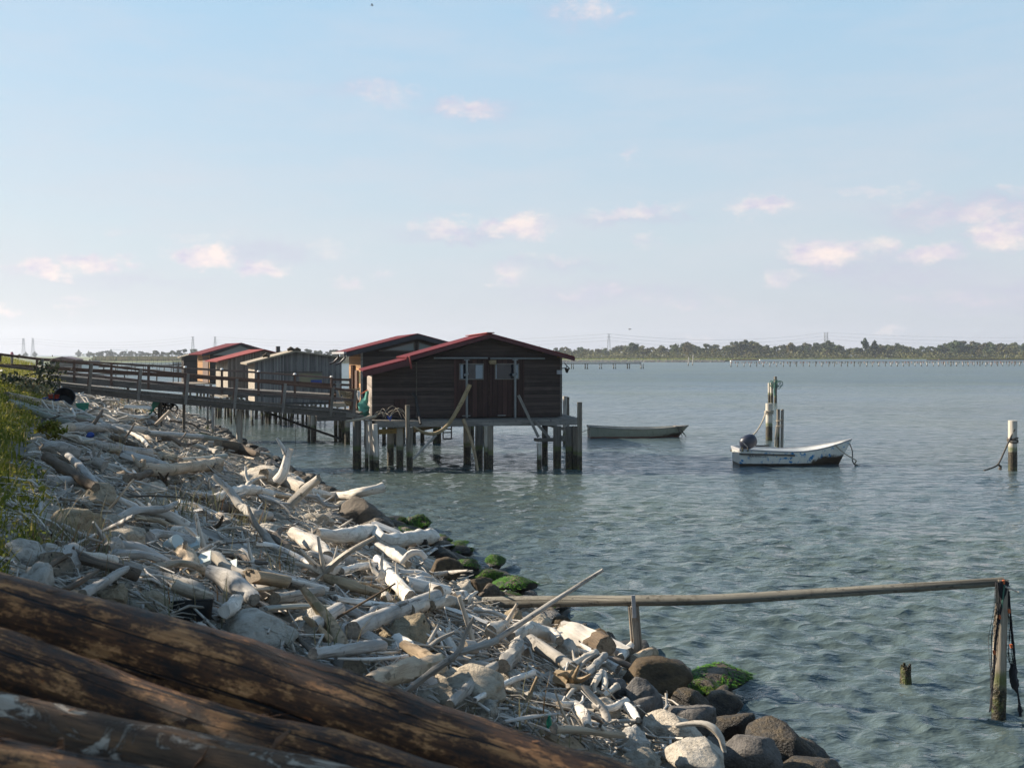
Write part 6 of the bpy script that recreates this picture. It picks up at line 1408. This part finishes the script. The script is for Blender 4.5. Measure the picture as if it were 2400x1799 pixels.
# long poles under the footbridge
for pts, r, tone, lab in (([(14, 926), (150, 955), (306, 984)], (9, 9.5, 9.5), 'tan', 'longest of the old utility poles lying below the footbridge'), ([(24, 942), (95, 970), (168, 995)], (8, 8, 8), 'green', 'thick pole with sawn end pointing out of the grass'), ([(38, 944), (120, 968), (228, 986)], (7, 7.5, 7.5), 'green', 'mossy pole between two other long poles'),
        ([(108, 968), (180, 985), (230, 994)], (6, 6, 6), 'brown', 'dark pole half hidden under the mossy pole'), ([(166, 1003), (250, 1002), (340, 1010)], (11, 11, 10), 'grey', 'dark grey trunk lying level beyond the blue ball'), ([(180, 1030), (260, 1050), (350, 1062)], (11, 12, 11), 'grey', 'long grey trunk in the shade before the white foam block'), ([(130, 1012), (150, 1006), (165, 1002)], (12, 13, 13), 'tan', 'pale round boulder-like trunk end by the long poles')):
    hero(pts, r, tone, lab, name='long_pole' if 'pole' in lab.split(' in ')[0] else 'driftwood_log', lift=.15, rough=.04, cat='pole' if 'pole' in lab.split(' in ')[0] else 'driftwood')
LAND.append(('the long poles', G(200, 980)))
for p, r, lab in (((230, 985), 4.5, 'short brown branch propped against the long poles'), ((306, 1015), 2.5, 'thin dark curved twig standing up near the long poles')):
    hero([(p[0] - 12, p[1] + 10), (p[0], p[1] - 6, 0), (p[0] + 10, p[1] - 24, .1)], (r, r, r * .7), 'brown', lab, name='driftwood_branch')
hero([(398, 985), (430, 990, 0), (452, 994, 0), (468, 1006, 0)], (2.6, 2.4, 2, 1.2), 'brown', 'thin dark branch sticking out over the water under the footbridge', name='driftwood_branch')
hero([(510, 1040), (560, 1052), (604, 1064, 0)], (12, 14, 5), 'brown', 'dark weed-hung trunk sliding into the water by the concrete pile', name='driftwood_log', lm='the dark trunk by the pile')
hero([(536, 1062), (570, 1070), (596, 1075, 0)], (2.5, 2.5, 2), 'tan', 'pale stick lying toward the foot of the concrete pile', name='driftwood_stick')
hero([(278, 966), (310, 975), (338, 976), (358, 968)], (5, 8, 8, 5), 'white', 'pale flat driftwood plank with a notched end beneath the footbridge', name='driftwood_log', flat=.5)
# ---------------------------------------------------------------- washed-up plastic and tubs
def tub(px, py, wpx, hpx, lift, tilt, yaw, mat, label, name, lm):
    g = G(px, py, lift); r = wpx / 2 * g.y / F; h = hpx * g.y / F; mb = MB()
    Rm = Matrix.Translation(g) @ Matrix.Rotation(yaw, 4, 'Z') @ Matrix.Rotation(tilt, 4, 'X')
    prof_ = [(.86, 0), (.9, .05), (1., .93), (1.06, .95), (1.06, 1.), (.98, 1.), (.95, .9), (.84, .08), (0.02, .06)]
    for k, (a, z) in enumerate(prof_):
        for j in range(28): th = j / 28 * 6.2832; mb.v.append(Rm @ V((a * r * math.cos(th), a * r * math.sin(th), z * h)))
    for k in range(len(prof_) - 1):
        for j in range(28): mb.face([k * 28 + j, k * 28 + (j + 1) % 28, (k + 1) * 28 + (j + 1) % 28, (k + 1) * 28 + j])
    LAND.append((lm, g)); return single(mb, name, mat, label, 'tub')
tub(148, 944, 46, 34, .25, math.radians(62), .5, M_TUB, 'big black round tub tipped on its side below the footbridge', 'tub', 'the tipped black tub')
tub(440, 1466, 116, 58, .05, math.radians(-14), .3, M_BLACK, 'wide black tub sunk among the stones just above the log pile', 'tub', 'the sunken black tub')
def blob(px0, px1, py0, py1, mat, label, name, cat, k=1, kind='round', lm=None):
    o = hrock(px0, px1, py0, py1, kind, k, mat, label, name=name, sink=.05, lm=lm); o['category'] = cat; return o
blob(202, 221, 1013, 1028, M_BLUEP, 'bright blue plastic ball among the shaded grey trunks', 'blue_ball', 'ball', 0, lm='the blue ball')
g = G(309, 1069, .15); s_ = g.y / F
fb = MB().bar(g + V((-18 * s_, 0, 0)), g + V((18 * s_, .05, -.02)), .4, 12 * s_); o = single(fb, 'foam_block', M_FOAM, 'pale mint foam block lying in front of the lichened tan log', 'foam block', smooth=False); md = o.modifiers.new('b', 'BEVEL'); md.width = .05; md.segments = 3; LAND.append(('the foam block', g))
g = G(120, 936, .1); s_ = g.y / F
bc = thing('fish_crate', 'blue crate with a red crate on it, behind the tipped black tub', 'crate', g) if False else None
def crate(px, py, w_, h_, mat, label, lift=.1, yaw=.2):
    g = G(px, py, lift); s = g.y / F; w_, h_ = w_ * s, h_ * s; R_ = Matrix.Translation(g) @ Matrix.Rotation(yaw, 4, 'Z'); mb = MB(); d_ = w_ * .6
    for a, b in (((-w_ / 2, -d_ / 2), (w_ / 2, -d_ / 2)), ((w_ / 2, -d_ / 2), (w_ / 2, d_ / 2)), ((w_ / 2, d_ / 2), (-w_ / 2, d_ / 2)), ((-w_ / 2, d_ / 2), (-w_ / 2, -d_ / 2))):
        mb.bar(R_ @ V((*a, h_ * .47)), R_ @ V((*b, h_ * .47)), .03, h_ * .88); mb.bar(R_ @ V((*a, h_)), R_ @ V((*b, h_)), .06, .05)
    mb.bar(R_ @ V((-w_ / 2, 0, .03)), R_ @ V((w_ / 2, 0, .03)), d_, .04)
    return single(mb, 'fish_crate', mat, label, 'crate', smooth=False)
crate(121, 944, 32, 11, M_BLUEP, 'blue plastic crate lying behind the tipped black tub', .15); crate(126, 934, 18, 8, M_REDP, 'red plastic crate piece sitting on the blue crate', .3)
crate(193, 972, 24, 26, M_GREENP, 'green plastic crate leaning behind the long poles', .1, .4)
g = G(321, 953, .5); single(MB().bar(g + V((-.45, 0, .02)), g + V((.5, .1, -.04)), .3, .10), 'white_board', M_WHITE, 'long white board lying under the footbridge beside the green netting', 'board', smooth=False)
g = G(1287, 1692, .25); r_ = 6.5 * g.y / F; single(MB().tube([g + V((0, 0, -.045)), g + V((0, 0, .015)), g + V((0.002, 0, .035)), g + V((.003, 0, .05))], [r_, r_, r_ * .5, r_ * .4], 12), 'plastic_bottle', M_GREENP, 'small green plastic bottle stuck between sticks near the low tan branch', 'bottle')
for px, py, k, lab in ((470, 1330, 0, 'white foam shard in the shade by the deep-grained trunk'), (392, 1282, 1, 'white foam cup lying in the shaded debris'), (445, 1292, 2, 'torn sheet of white foam in the shaded debris'), (532, 1350, 3, 'flat pale green foam sheet at the shadow edge')):
    g = G(px, py, .2); s = g.y / F
    if k == 1: mb = MB().tube([g, g + V((.12, -.05, .06))], [.06, .08], 14)
    else: mb = MB().prism([g + V((-22 * s, 0, -.03)), g + V((20 * s, .05, .03)), g + V((14 * s, .15, .10)), g + V((-14 * s, .2, .06))], (0, -.02, .035))
    single(mb, 'foam_piece', M_FOAM, lab, 'foam piece', smooth=k == 1)
# ---------------------------------------------------------------- the jumbled heap: pieces copied from a few patterns
def proto_piece(kind, seed):
    random.seed(seed); mb = MB(); rg = random.uniform
    if kind == 'log': mb.tube([V((-.5, 0, 0)), V((-.1, rg(-.03, .03), .02)), V((.2, rg(-.03, .03), 0)), V((.5, 0, 0))], [.10, .11, .10, .085], 12, .18, capm=1, fine=.06, jag=.08)
    elif kind == 'chunk': mb.tube([V((-.5, 0, 0)), V((0, .05, .05)), V((.5, 0, 0))], [.16, .22, .13], 12, .25, capm=1, fine=.08, jag=.12)
    elif kind == 'limb': mb.tube([V((-.5, 0, 0)), V((-.2, rg(-.1, .1), .07)), V((.15, rg(-.1, .1), .03)), V((.5, rg(-.08, .08), .08))], [.055, .05, .042, .02], 9, .12, capm=1, fine=.05); mb.tube([V((.05, 0, .03)), V((.16, .12, .1)), V((.22, .2, .14))], [.03, .022, .012], 7, .12, fine=.05)
    elif kind == 'fork': mb.tube([V((-.5, 0, 0)), V((-.1, .02, .03)), V((.05, 0, .05))], [.06, .055, .06], 9, .12, capm=1, fine=.05); mb.tube([V((0, 0, .04)), V((.25, .12, .1)), V((.5, .2, .2))], [.045, .035, .018], 8, .12, fine=.05); mb.tube([V((0, 0, .04)), V((.22, -.1, .08)), V((.42, -.22, .06))], [.045, .033, .02], 8, .12, fine=.05)
    elif kind == 'bone': mb.tube([V((-.5, 0, .0)), V((-.25, .1, .08)), V((.1, .14, .1)), V((.5, -.04, 0))], [.09, .07, .065, .1], 11, .16, capm=0, fine=.05)
    elif kind == 'slab': mb.tube([V((-.5, 0, 0)), V((0, .01, .02)), V((.5, 0, 0))], [.13, .14, .11], 10, .12, capm=1, fine=.08, flat=.28, jag=.1)
    elif kind == 'stick': mb.tube([V((-.5, 0, 0)), V((0, rg(-.04, .04), .03)), V((.5, 0, .0))], [.024, .02, .012], 7, .1, capm=1, fine=.08)
    elif kind == 'root':
        mb.tube([V((-.2, 0, 0)), V((.1, 0, .05))], [.14, .18], 11, .3, fine=.06)
        for k in range(6): a = k * 1.05 + rg(-.3, .3); mb.tube([V((.05, 0, .05)), V((.1 + .2 * math.cos(a), .2 * math.sin(a), .12)), V((.1 + .38 * math.cos(a), .4 * math.sin(a), rg(.05, .35)))], [.07, .045, .015], 7, .2, fine=.06)
    return mb.mesh('driftwood', [DW['white'], M_END], True, 50)
KINDS = {'log': ('straight log', .9, 1.9), 'chunk': ('stubby log', .35, .8), 'limb': ('branch with a side shoot', .8, 1.7), 'fork': ('forked branch', .7, 1.4), 'bone': ('bone-like curved log', .5, 1.2), 'slab': ('flat broken slab', .5, 1.2), 'stick': ('thin stick', .8, 1.7), 'root': ('knotted root', .5, 1.0)}
PP = {k: [proto_piece(k, 40 + i * 3 + j) for j in range(3)] for i, k in enumerate(KINDS)}
random.seed(21)
SN = V((.345 * .922, .345 * .387, 1)).normalized()
LOGTOP = [(0, 1340), (400, 1450), (800, 1575), (1100, 1675), (1450, 1775), (1700, 1850)]
def heap_spot(rs):
    while True:
        px, py = rs.uniform(0, 1640), rs.uniform(935, 1790)
        if py > interp(LOGTOP, min(px, 1699)) + 6: continue
        g = G(px, py, .12); s = sdist(g.x, g.y)
        if any(((px - a) / (c + 10)) ** 2 + ((py - b) / (d + 10)) ** 2 < 1 for a, b, c, d in MASK): continue
        if -7.5 < s < -.55: return px, py, g, s
TONE_W = {'white': 'bleached', 'grey': 'grey', 'tan': 'tan', 'brown': 'dark brown'}
placed = []
rs = random.Random(77)
for i in range(215):
    px, py, g, s = heap_spot(rs)
    kd = rs.choices(list(KINDS), (9, 10, 22, 18, 12, 9, 18, 8))[0]; wordk, a, b = KINDS[kd]; L = rs.uniform(a, b) * (.6 if g.y < 14 else .72)
    tone = rs.choices(('white', 'grey', 'tan', 'brown'), (12, 5, 3, 1.6) if s > -4.2 else (3, 6, 2.5, 3.5))[0]
    o = bpy.data.objects.new('driftwood', rs.choice(PP[kd])); C.objects.link(o)
    d = V((rs.gauss(0, 1), rs.gauss(0, .7), 0)); d = (d - SN * d.dot(SN)).normalized(); d = (d + SN * rs.choice((0, 0, 0, .1, -.1, .3, .7 if kd in ('stick', 'limb', 'fork') else .1))).normalized()
    yv = SN.cross(d).normalized(); zv = d.cross(yv); fat = rs.uniform(.8, 1.35)
    o.matrix_world = Matrix.Translation(V((g.x, g.y, ter(g.x, g.y) + rs.uniform(.03, .26)))) @ Matrix((( d.x, yv.x, zv.x, 0), (d.y, yv.y, zv.y, 0), (d.z, yv.z, zv.z, 0), (0, 0, 0, 1))) @ Matrix.Rotation(rs.uniform(-.6, .6), 4, 'X') @ Matrix.Diagonal((L, L * fat, L * fat, 1))
    o.material_slots[0].link = 'OBJECT'; o.material_slots[0].material = DW[tone]
    placed.append((o, TONE_W[tone], wordk, g, L))
ORD = ['', 'second ', 'third ', 'fourth ', 'fifth ', 'sixth ', 'seventh ', 'eighth ', 'ninth ', 'tenth ']
def label_pieces(items, noun_fn, cat, group):
    by = {}
    for it in items:
        ph, q = min(LAND, key=lambda l: (l[1] - it[3]).length)
        by.setdefault((noun_fn(it), ph), []).append(((q - it[3]).length, it))
    for (nn, ph), lst in by.items():
        lst.sort(key=lambda x: x[0])
        for k, (_, it) in enumerate(lst): tag(it[0], '%s, %sclosest to %s' % (nn, ORD[min(k, 9)], ph), cat, group)
label_pieces(placed, lambda it: it[1] + ' ' + it[2], 'driftwood', 'loose driftwood in the heap on the bank')
stones_ = []
for i in range(75):
    px, py, g, s = heap_spot(rs)
    if s > -1.2 and rs.random() < .5: continue
    sz = rs.uniform(.18, .5) * (.8 if g.y < 14 else 1.15); kd = rs.choice(('block', 'rough', 'flat')); mt, wd = rs.choice(((R_PALE, 'pale'), (R_PALE, 'pale'), (R_TAN, 'tan'), (R_GREY, 'grey')))
    o = rock_at(V((g.x, g.y, ter(g.x, g.y) + sz * .12)), (sz * rs.uniform(.8, 1.4), sz, sz * rs.uniform(.5, .8)), kd, rs.randrange(4), mt, None, 'stone', tilt=.5); stones_.append((o, wd, {'block': 'angular stone', 'rough': 'crumbly stone', 'flat': 'flat-topped stone'}[kd], g, sz))
label_pieces(stones_, lambda it: it[1] + ' ' + it[2], 'stone', 'loose stones in the heap on the bank')
edge_ = []
rs = random.Random(31)
for i in range(150):
    tt = 8 + 62 * rs.random() ** 1.5; s = min(.12, rs.gauss(-.3, .35))
    x = .922 * (s + 7.14) - .387 * tt; y = .387 * (s + 7.14) + .922 * tt
    if y < 9 or (y < 14.5 and s > -.25): continue
    sz = rs.uniform(.3, .75); kd = rs.choice(('round', 'round', 'block')); mt, wd = rs.choice(((R_DARK, 'black wet'), (R_DARK, 'black wet'), (R_DARK, 'black wet'))) if s > -.6 else rs.choice(((R_BROWN, 'brown'), (R_BROWN, 'brown'), (R_GREY, 'grey')))
    o = rock_at(V((x, y, max(-.12, ter(x, y)) + .02)), (sz * rs.uniform(.9, 1.4), sz, sz * rs.uniform(.5, .75)), kd, rs.randrange(4), mt, None, 'shore_rock', tilt=.4); edge_.append((o, wd, {'round': 'rounded', 'block': 'angular'}[kd], V((x, y, 0)), sz))
label_pieces(edge_, lambda it: it[1] + ' ' + it[2] + ' shore rock', 'rock', 'rocks along the waterline')
# ---------------------------------------------------------------- litter nobody could count
def spots(n, seed, smin=-7.8, smax=-.35, ymin=925, box=(0, 1660, 1799)):
    rng = np.random.default_rng(seed); out = []
    while len(out) < n:
        px, py = rng.uniform(box[0], box[1]), rng.uniform(ymin, box[2])
        if py > interp(LOGTOP, min(px, 1699)) + 10: continue
        g = G(px, py, .1); s = sdist(g.x, g.y)
        if any(((px - a) / (c * .95)) ** 2 + ((py - b) / (d * .95)) ** 2 < 1 for a, b, c, d in MASK): continue
        if smin < s < smax: out.append((g.x, g.y, ter(g.x, g.y), s))
    return np.array(out), rng
def litter(n, seed, l0, l1, r0, r1, name, mat, label, flatk=1.0, zr=.2, stand=.22, **kw):
    P_, rng = spots(n, seed, **kw); sn = np.array(SN)
    d = np.stack([rng.normal(size=n), rng.normal(size=n) * .7, np.zeros(n)], 1); d -= sn * (d @ sn)[:, None]; d /= np.linalg.norm(d, axis=1)[:, None]
    d += sn * (rng.normal(size=n) * stand)[:, None]; d /= np.linalg.norm(d, axis=1)[:, None]
    a = np.cross(d, sn + rng.normal(size=(n, 3)) * .3); a /= np.linalg.norm(a, axis=1)[:, None]; b = np.cross(d, a)
    L = (l0 + (l1 - l0) * rng.random(n) ** 2.2)[:, None]; r = (r0 + (r1 - r0) * rng.random(n) ** 2)[:, None] * (.6 + .4 * L / l1)
    c = P_[:, :3] + np.array([0, 0, 1.0]) * (rng.random(n) * zr + .02)[:, None]; bend = a * (rng.normal(size=n) * .12)[:, None] * L + b * (rng.normal(size=n) * .08)[:, None] * L
    rings = []
    for t_, k in ((-.5, 1.0), (0, .9), (.5, .55)):
        m = c + d * L * t_ + (bend if t_ == 0 else 0)
        for q in range(5): an = q * 1.2566; rings.append(m + a * r * k * math.cos(an) + b * r * k * flatk * math.sin(an))
    v = np.stack(rings, 1).reshape(-1, 3); fs = []; uvs = []
    for k in range(2):
        for q in range(5): fs.append((k * 5 + q, k * 5 + (q + 1) % 5, k * 5 + 5 + (q + 1) % 5, k * 5 + 5 + q)); uvs.append(((q, k), (q + 1, k), (q + 1, k + 1), (q, k + 1)))
    f = (np.arange(n)[:, None, None] * 15 + np.array(fs)[None]).reshape(-1, 4)
    uv = (np.array(uvs, dtype=float)[None] * np.stack([r * 1.2, L * .5], -1).reshape(n, 1, 1, 2) + rng.random((n, 1, 1, 2)) * 20).reshape(-1, 2)
    o = np_mesh(name, v, f, mat, 'stuff', True, uv=uv); tag(o, label, 'litter')
litter(3800, 1, .10, .7, .005, .018, 'twig_litter', M_TWIG, 'countless bleached twigs and sticks strewn through the driftwood heap')
litter(5600, 2, .06, .36, .014, .042, 'wood_chips', M_CHIP, 'small broken driftwood chips filling the gaps of the heap', .5, .14, .3)
litter(1600, 12, .25, 1.3, .02, .07, 'driftwood_litter', M_TWIG, 'bleached sticks and branches washed up on the far bank under the footbridges', .8, .2, .25, ymin=908, box=(120, 520, 990))
litter(1500, 13, .25, .95, .006, .022, 'branch_litter', M_TWIG, 'thin bleached branches tangled over the sunny side of the heap', .9, .16, .26, smin=-5.0)
def pebbles(n, seed):
    P_, rng = spots(n, seed, -7.9, -.2); base = rock_mesh(900, 2, 6, .25); co = np.empty(len(base.vertices) * 3); base.vertices.foreach_get('co', co); co = co.reshape(-1, 3); fa = np.array([list(p.vertices) for p in base.polygons])
    s = (.03 + .16 * rng.random(n) ** 2.2)[:, None, None]; th = rng.random(n) * 6.28; R = np.zeros((n, 3, 3)); R[:, 0, 0] = R[:, 1, 1] = np.cos(th); R[:, 0, 1] = -np.sin(th); R[:, 1, 0] = np.sin(th); R[:, 2, 2] = 1
    v = np.einsum('nij,mj->nmi', R, co) * s * (np.array([1, .8, .6]) * (.7 + .6 * rng.random((n, 1, 3)))) + (P_[:, :3] + np.array([0, 0, .03]))[:, None, :]
    f = (np.arange(n)[:, None, None] * len(co) + fa[None]).reshape(-1, 3)
    o = np_mesh('rubble', v.reshape(-1, 3), f, R_PALE, 'stuff', True); tag(o, 'small pale rubble stones scattered under the driftwood', 'rubble')
pebbles(5500, 3)
# ---------------------------------------------------------------- grass, weeds and bushes on the dike
def blades(n, seed, name, mat, label, fn, h0, h1, w0, w1, cat='grass', bend=.5):
    rng = np.random.default_rng(seed); pts = fn(n, rng); n = len(pts)
    h = (h0 + (h1 - h0) * rng.random(n) ** 1.5)[:, None]; w_ = (w0 + (w1 - w0) * rng.random(n))[:, None]; th = rng.random(n) * 6.28
    sd = np.stack([np.cos(th), np.sin(th), np.zeros(n)], 1); ln = np.stack([rng.normal(size=n) + .4, rng.normal(size=n), np.zeros(n)], 1) * bend * .5
    up = np.array([0, 0, 1.0]); m = pts + up * h * .55 + ln * h * .35; tp = pts + up * h * .95 + ln * h
    v = np.stack([pts - sd * w_, pts + sd * w_, m + sd * w_ * .7, tp, m - sd * w_ * .7], 1).reshape(-1, 3)
    b = np.arange(n)[:, None] * 5; f = np.concatenate([b + np.array([0, 1, 2, 4])], 1); f2 = b + np.array([4, 2, 3])
    me = bpy.data.meshes.new(name); me.from_pydata(v.tolist(), [], f.tolist() + f2.tolist()); me.materials.append(mat); o = bpy.data.objects.new(name, me); C.objects.link(o)
    return tag(o, label, cat, kind='stuff')
def dike_spots(n, rng, s0=-15.5, s1=-7.4, t0=5.0, t1=110, pw=1.0):
    tt = t0 * (t1 / t0) ** (rng.random(n) ** pw); s = s0 + (s1 - s0) * rng.random(n) ** .8
    x = .922 * (s + 7.14) - .387 * tt; y = .387 * (s + 7.14) + .922 * tt; ok = []
    for i in range(n):
        s2 = sdist(x[i], y[i]); e = (-7.5 if y[i] < 13 else -8.1) + .3 * noise.noise(V((x[i], y[i], 0)) * .8) + .2 * noise.noise(V((x[i], y[i], 5)) * 2.5)
        if s2 < e and y[i] > 4.5: ok.append((x[i], y[i], ter(x[i], y[i]) - .03))
    return np.array(ok)
blades(60000, 4, 'meadow_grass', M_GRASS, 'tall unmown grass covering the dike top', dike_spots, .10, .40, .006, .015)
def clumps(n, rng): return dike_spots(n, rng, -12, -7.3, 6, 60)
def leafcloud(n, seed, name, mat, label, size, h0, h1, fn, cat):
    rng = np.random.default_rng(seed); p = fn(n, rng); p = p + np.array([0, 0, 1.0]) * (h0 + (h1 - h0) * rng.random(len(p)))[:, None]; v, f = quads(p, size, rng); tag(np_mesh(name, v, f, mat, 'stuff'), label, cat)
leafcloud(26000, 5, 'leafy_weeds', M_GRASS, 'leafy weeds thick among the grass on the dike edge', .026, .03, .30, clumps, 'weeds')
def fl(n, rng):
    p = clumps(n, rng); return np.array([q for q in p if noise.noise(V(q) * .7) > -.05])
leafcloud(5200, 6, 'yellow_flowers', M_FLOWER, 'tiny yellow flowers dotted over the grass', .012, .2, .42, fl, 'flowers')
def rubble_weeds(n, rng):
    out = []; cs = []
    P_, r2 = spots(16, 77, -7.6, -4.2)
    for q in P_: out.append(q[:3] + np.stack([rng.normal(size=60) * .22, rng.normal(size=60) * .22, np.zeros(60)], 1))
    return np.concatenate(out)
blades(0, 7, 'dry_weeds', M_WEED, 'sparse dry weeds growing between the stones of the bank', rubble_weeds, .12, .55, .004, .010, 'weeds', .4)
def bush(cpx, cpy, Y, w_, h_, n, leaf, mat, label, seed):
    c = P(cpx, cpy, Y); rng = np.random.default_rng(seed); pts = []
    for _ in range(16): q = rng.normal(size=3) * np.array([w_ * .33, w_ * .25, h_ * .28]); pts.append(np.array(c) + q + rng.normal(size=(n // 16, 3)) * np.array([w_ * .14, w_ * .14, h_ * .16]))
    v, f = quads(np.concatenate(pts), leaf, rng); b = V((c.x, c.y, c.z - h_ * .6)); r = thing('bush', label, 'bush', b); me = bpy.data.meshes.new('foliage'); me.from_pydata((v - np.array(b)).tolist(), [], f.tolist()); me.materials.append(mat)
    o = bpy.data.objects.new('foliage', me); C.objects.link(o); o.parent = r; mb = MB()
    for k in range(6): mb.tube([b, b + V((rng.normal() * w_ * .1, rng.normal() * w_ * .1, h_ * .5)), b + V((rng.normal() * w_ * .3, rng.normal() * w_ * .2, h_))], [.03, .02, .008], 5)
    mb.build('stems', M_TRUNK, r)
bush(28, 905, 33, 1.6, .8, 2600, .05, M_BUSH, 'dark ivy-like bush under the dike end of the footbridge', 1); bush(72, 925, 31, 1.0, .45, 1200, .045, M_WEED, 'pale leafy bush beside the long poles', 2)
bush(265, 962, 43, 2.0, .7, 2000, .03, M_WEED, 'wispy grey-green shrub under the footbridge', 3); bush(330, 966, 46, 1.2, .5, 900, .03, M_WEED, 'small dry shrub between white board and long poles', 4)
bush(112, 1004, 18.5, .32, .22, 700, .03, M_GRASS, 'low green bush at the edge of the grass above the grey trunks', 5); bush(35, 1320, 8.6, .5, .35, 1400, .016, M_GRASS, 'green flowering bush growing among the shaded stones', 6)
# ---------------------------------------------------------------- the stack of big brown logs beside the camera
def biglog(top, Y0, Y1, r, mat, label, seed, ext=(-900, 700)):
    random.seed(seed); q = []
    u0, u1 = top[0][0] + ext[0], top[-1][0] + ext[1]; k = 9
    for i in range(k):
        u = u0 + (u1 - u0) * i / (k - 1); f_ = min(1, max(0, (u - top[0][0]) / (top[-1][0] - top[0][0])))
        if u < top[0][0]: v = top[0][1] + (u - top[0][0]) * (top[1][1] - top[0][1]) / (top[1][0] - top[0][0])
        elif u > top[-1][0]: v = top[-1][1] + (u - top[-1][0]) * (top[-1][1] - top[-2][1]) / (top[-1][0] - top[-2][0])
        else: v = interp(top, u)
        Y = Y0 + (Y1 - Y0) * f_; p = P(u, v, Y); q.append(p - V((-.05, 0, r * 1.04)))
    mb = MB().tube(q, [r * (1.03 - .06 * i / (k - 1)) for i in range(k)], 56, .06, 3.4, capm=1, fine=.022)
    o = single(mb, 'timber_log', [mat, M_END], label, 'log'); fm = MB()
    for _ in range(45):                                   # curls of loose bark
        i = random.randrange(10, len(mb.v) // 56 - 10); a = random.uniform(0, 1); j = int(random.gauss(0, 6)) % 56
        ring = [mb.v[i * 56 + m] for m in range(56)]; c = sum(ring, V((0, 0, 0))) / 56; top_ = max(range(56), key=lambda m: ring[m].z); p = ring[(top_ + int(random.gauss(-2, 3))) % 56]
        n_ = (p - c).normalized(); ax = (mb.v[(i + 3) * 56] - mb.v[i * 56]).normalized(); L = random.uniform(.008, .035); w_ = random.uniform(.002, .007); sd = n_.cross(ax); l = random.uniform(.002, .014)
        fm.poly([p - ax * L - sd * w_, p - ax * L + sd * w_, p + sd * w_ * .8 + n_ * l, p - sd * w_ * .8 + n_ * l]); fm.poly([p - sd * w_ * .8 + n_ * l, p + sd * w_ * .8 + n_ * l, p + ax * L + n_ * l * 1.6 + sd * w_ * .4, p + ax * L * .9 + n_ * l * 1.8 - sd * w_ * .3])
    fm.build('loose_bark', M_FLAKE, o)['kind'] = 'stuff'
    return o
M_FLAKE = plain('loose_bark_flake', (.16, .075, .035), .9, .5, 30.0, dark=(.03, .02, .012), thr=.5)
LA = [(0, 1352), (400, 1462), (800, 1588), (1100, 1688), (1450, 1795)]
LB = [(0, 1490), (217, 1565), (362, 1622), (579, 1678), (800, 1727), (1043, 1800)]
LC = [(0, 1632), (289, 1690), (470, 1734), (687, 1781)]
LD = [(0, 1742), (300, 1800)]
biglog(LA, 3.75, 3.55, .155, M_BARK, 'uppermost dark brown log of the stack, its end at the white boulders', 1, (-700, 150))
biglog(LB, 3.42, 3.25, .125, M_BARK, 'second dark log down in the stack, cracked along its middle', 2)
biglog(LC, 3.10, 2.95, .12, M_PEEL, 'third log down, with half-peeled bark showing pale patches', 3)
biglog(LD, 2.82, 2.75, .10, M_BARK, 'lowest visible brown log at the corner of the picture', 4, (-700, 1200))
for k, (Y, r) in enumerate(((3.62, .13), (3.3, .13), (3.0, .13))):   # the lower tier that carries the stack
    biglog([(u, v + (255, 240, 225)[k]) for u, v in LB], Y + .1, Y, r, M_BARK, ('rear', 'middle', 'front')[k] + ' log of the lower tier carrying the stack of brown logs', 6 + k)
p = P(475, 1775, 2.92); single(MB().tube([p + V((-.03, 0, -.03)), p, p + V((.018, 0, .035))], [.012, .010, .002], 6, .3, flat=.4), 'bark_splinter', M_FLAKE, 'upright orange splinter of bark on the half-peeled log', 'splinter')
p = P(143, 1770, 2.9); single(MB().tube([p + V((0, 0, .05)), p, p + V((.01, -.01, -.06))], [.008, .012, .012], 6, .3), 'bark_strip', M_FLAKE, 'hanging rusty strip of bark across the half-peeled log', 'splinter')
p = P(655, 1745, 3.1); single(MB().tube([p + V((.035, 0, .045)), p + V((.0, -.02, .02)), p + V((-.03, -.02, -.03))], [.012, .02, .014], 8, .2, flat=.3), 'bark_curl', M_FLAKE, 'curled bark flap peeling off the second dark log', 'splinter')
# trees added out of view to cast shade on log stack and upper bank
def dike_xy(s, y): return ((s + 7.14 - .387 * y) / .922, y)
for s, y, h, kd, wd, lab in ((-13.8, 7.0, 5.5, 'wide', .85, 'tall leafy tree on the dike, shading the log stack'), (-14.5, 10.6, 4.9, 'wide', .85, 'second tall leafy tree on the dike path'), (-12.5, 3.6, 4.8, 'wide', .85, 'bushy tree on the dike behind the log stack'),
        (-16, 14.0, 5.7, 'wide', .8, 'dense bushy tree on the dike path, first of the shorter ones'),
        (-16, 17.0, 5.7, 'wide', .8, 'dense bushy tree on the dike path, second of the shorter ones'),
        (-16, 20.2, 5.4, 'high', .9, 'high-crowned tree on the dike path, third of the shorter ones'),
        (-16, 23.4, 5.0, 'high', .9, 'high-crowned tree on the dike path, fourth of the shorter ones'),
        (-16, 26.6, 4.8, 'high', .9, 'high-crowned tree on the dike path, fifth of the shorter ones'),
        (-16, 29.8, 4.6, 'high', .9, 'high-crowned tree on the dike path, sixth of the shorter ones'),
        (-16, 33.0, 4.6, 'wide', .8, 'dense bushy tree on the dike path, seventh of the shorter ones'),
        (-16, 36.2, 4.4, 'wide', .8, 'dense bushy tree on the dike path, eighth of the shorter ones'),
        (-16, 39.5, 4.2, 'wide', .8, 'dense bushy tree on the dike path, last of the shorter ones')):
    x, y = dike_xy(s, y); tree(kd, 'a', V((x, y, ter(x, y))), h, lab, wide=wd, hires=True, var=5)
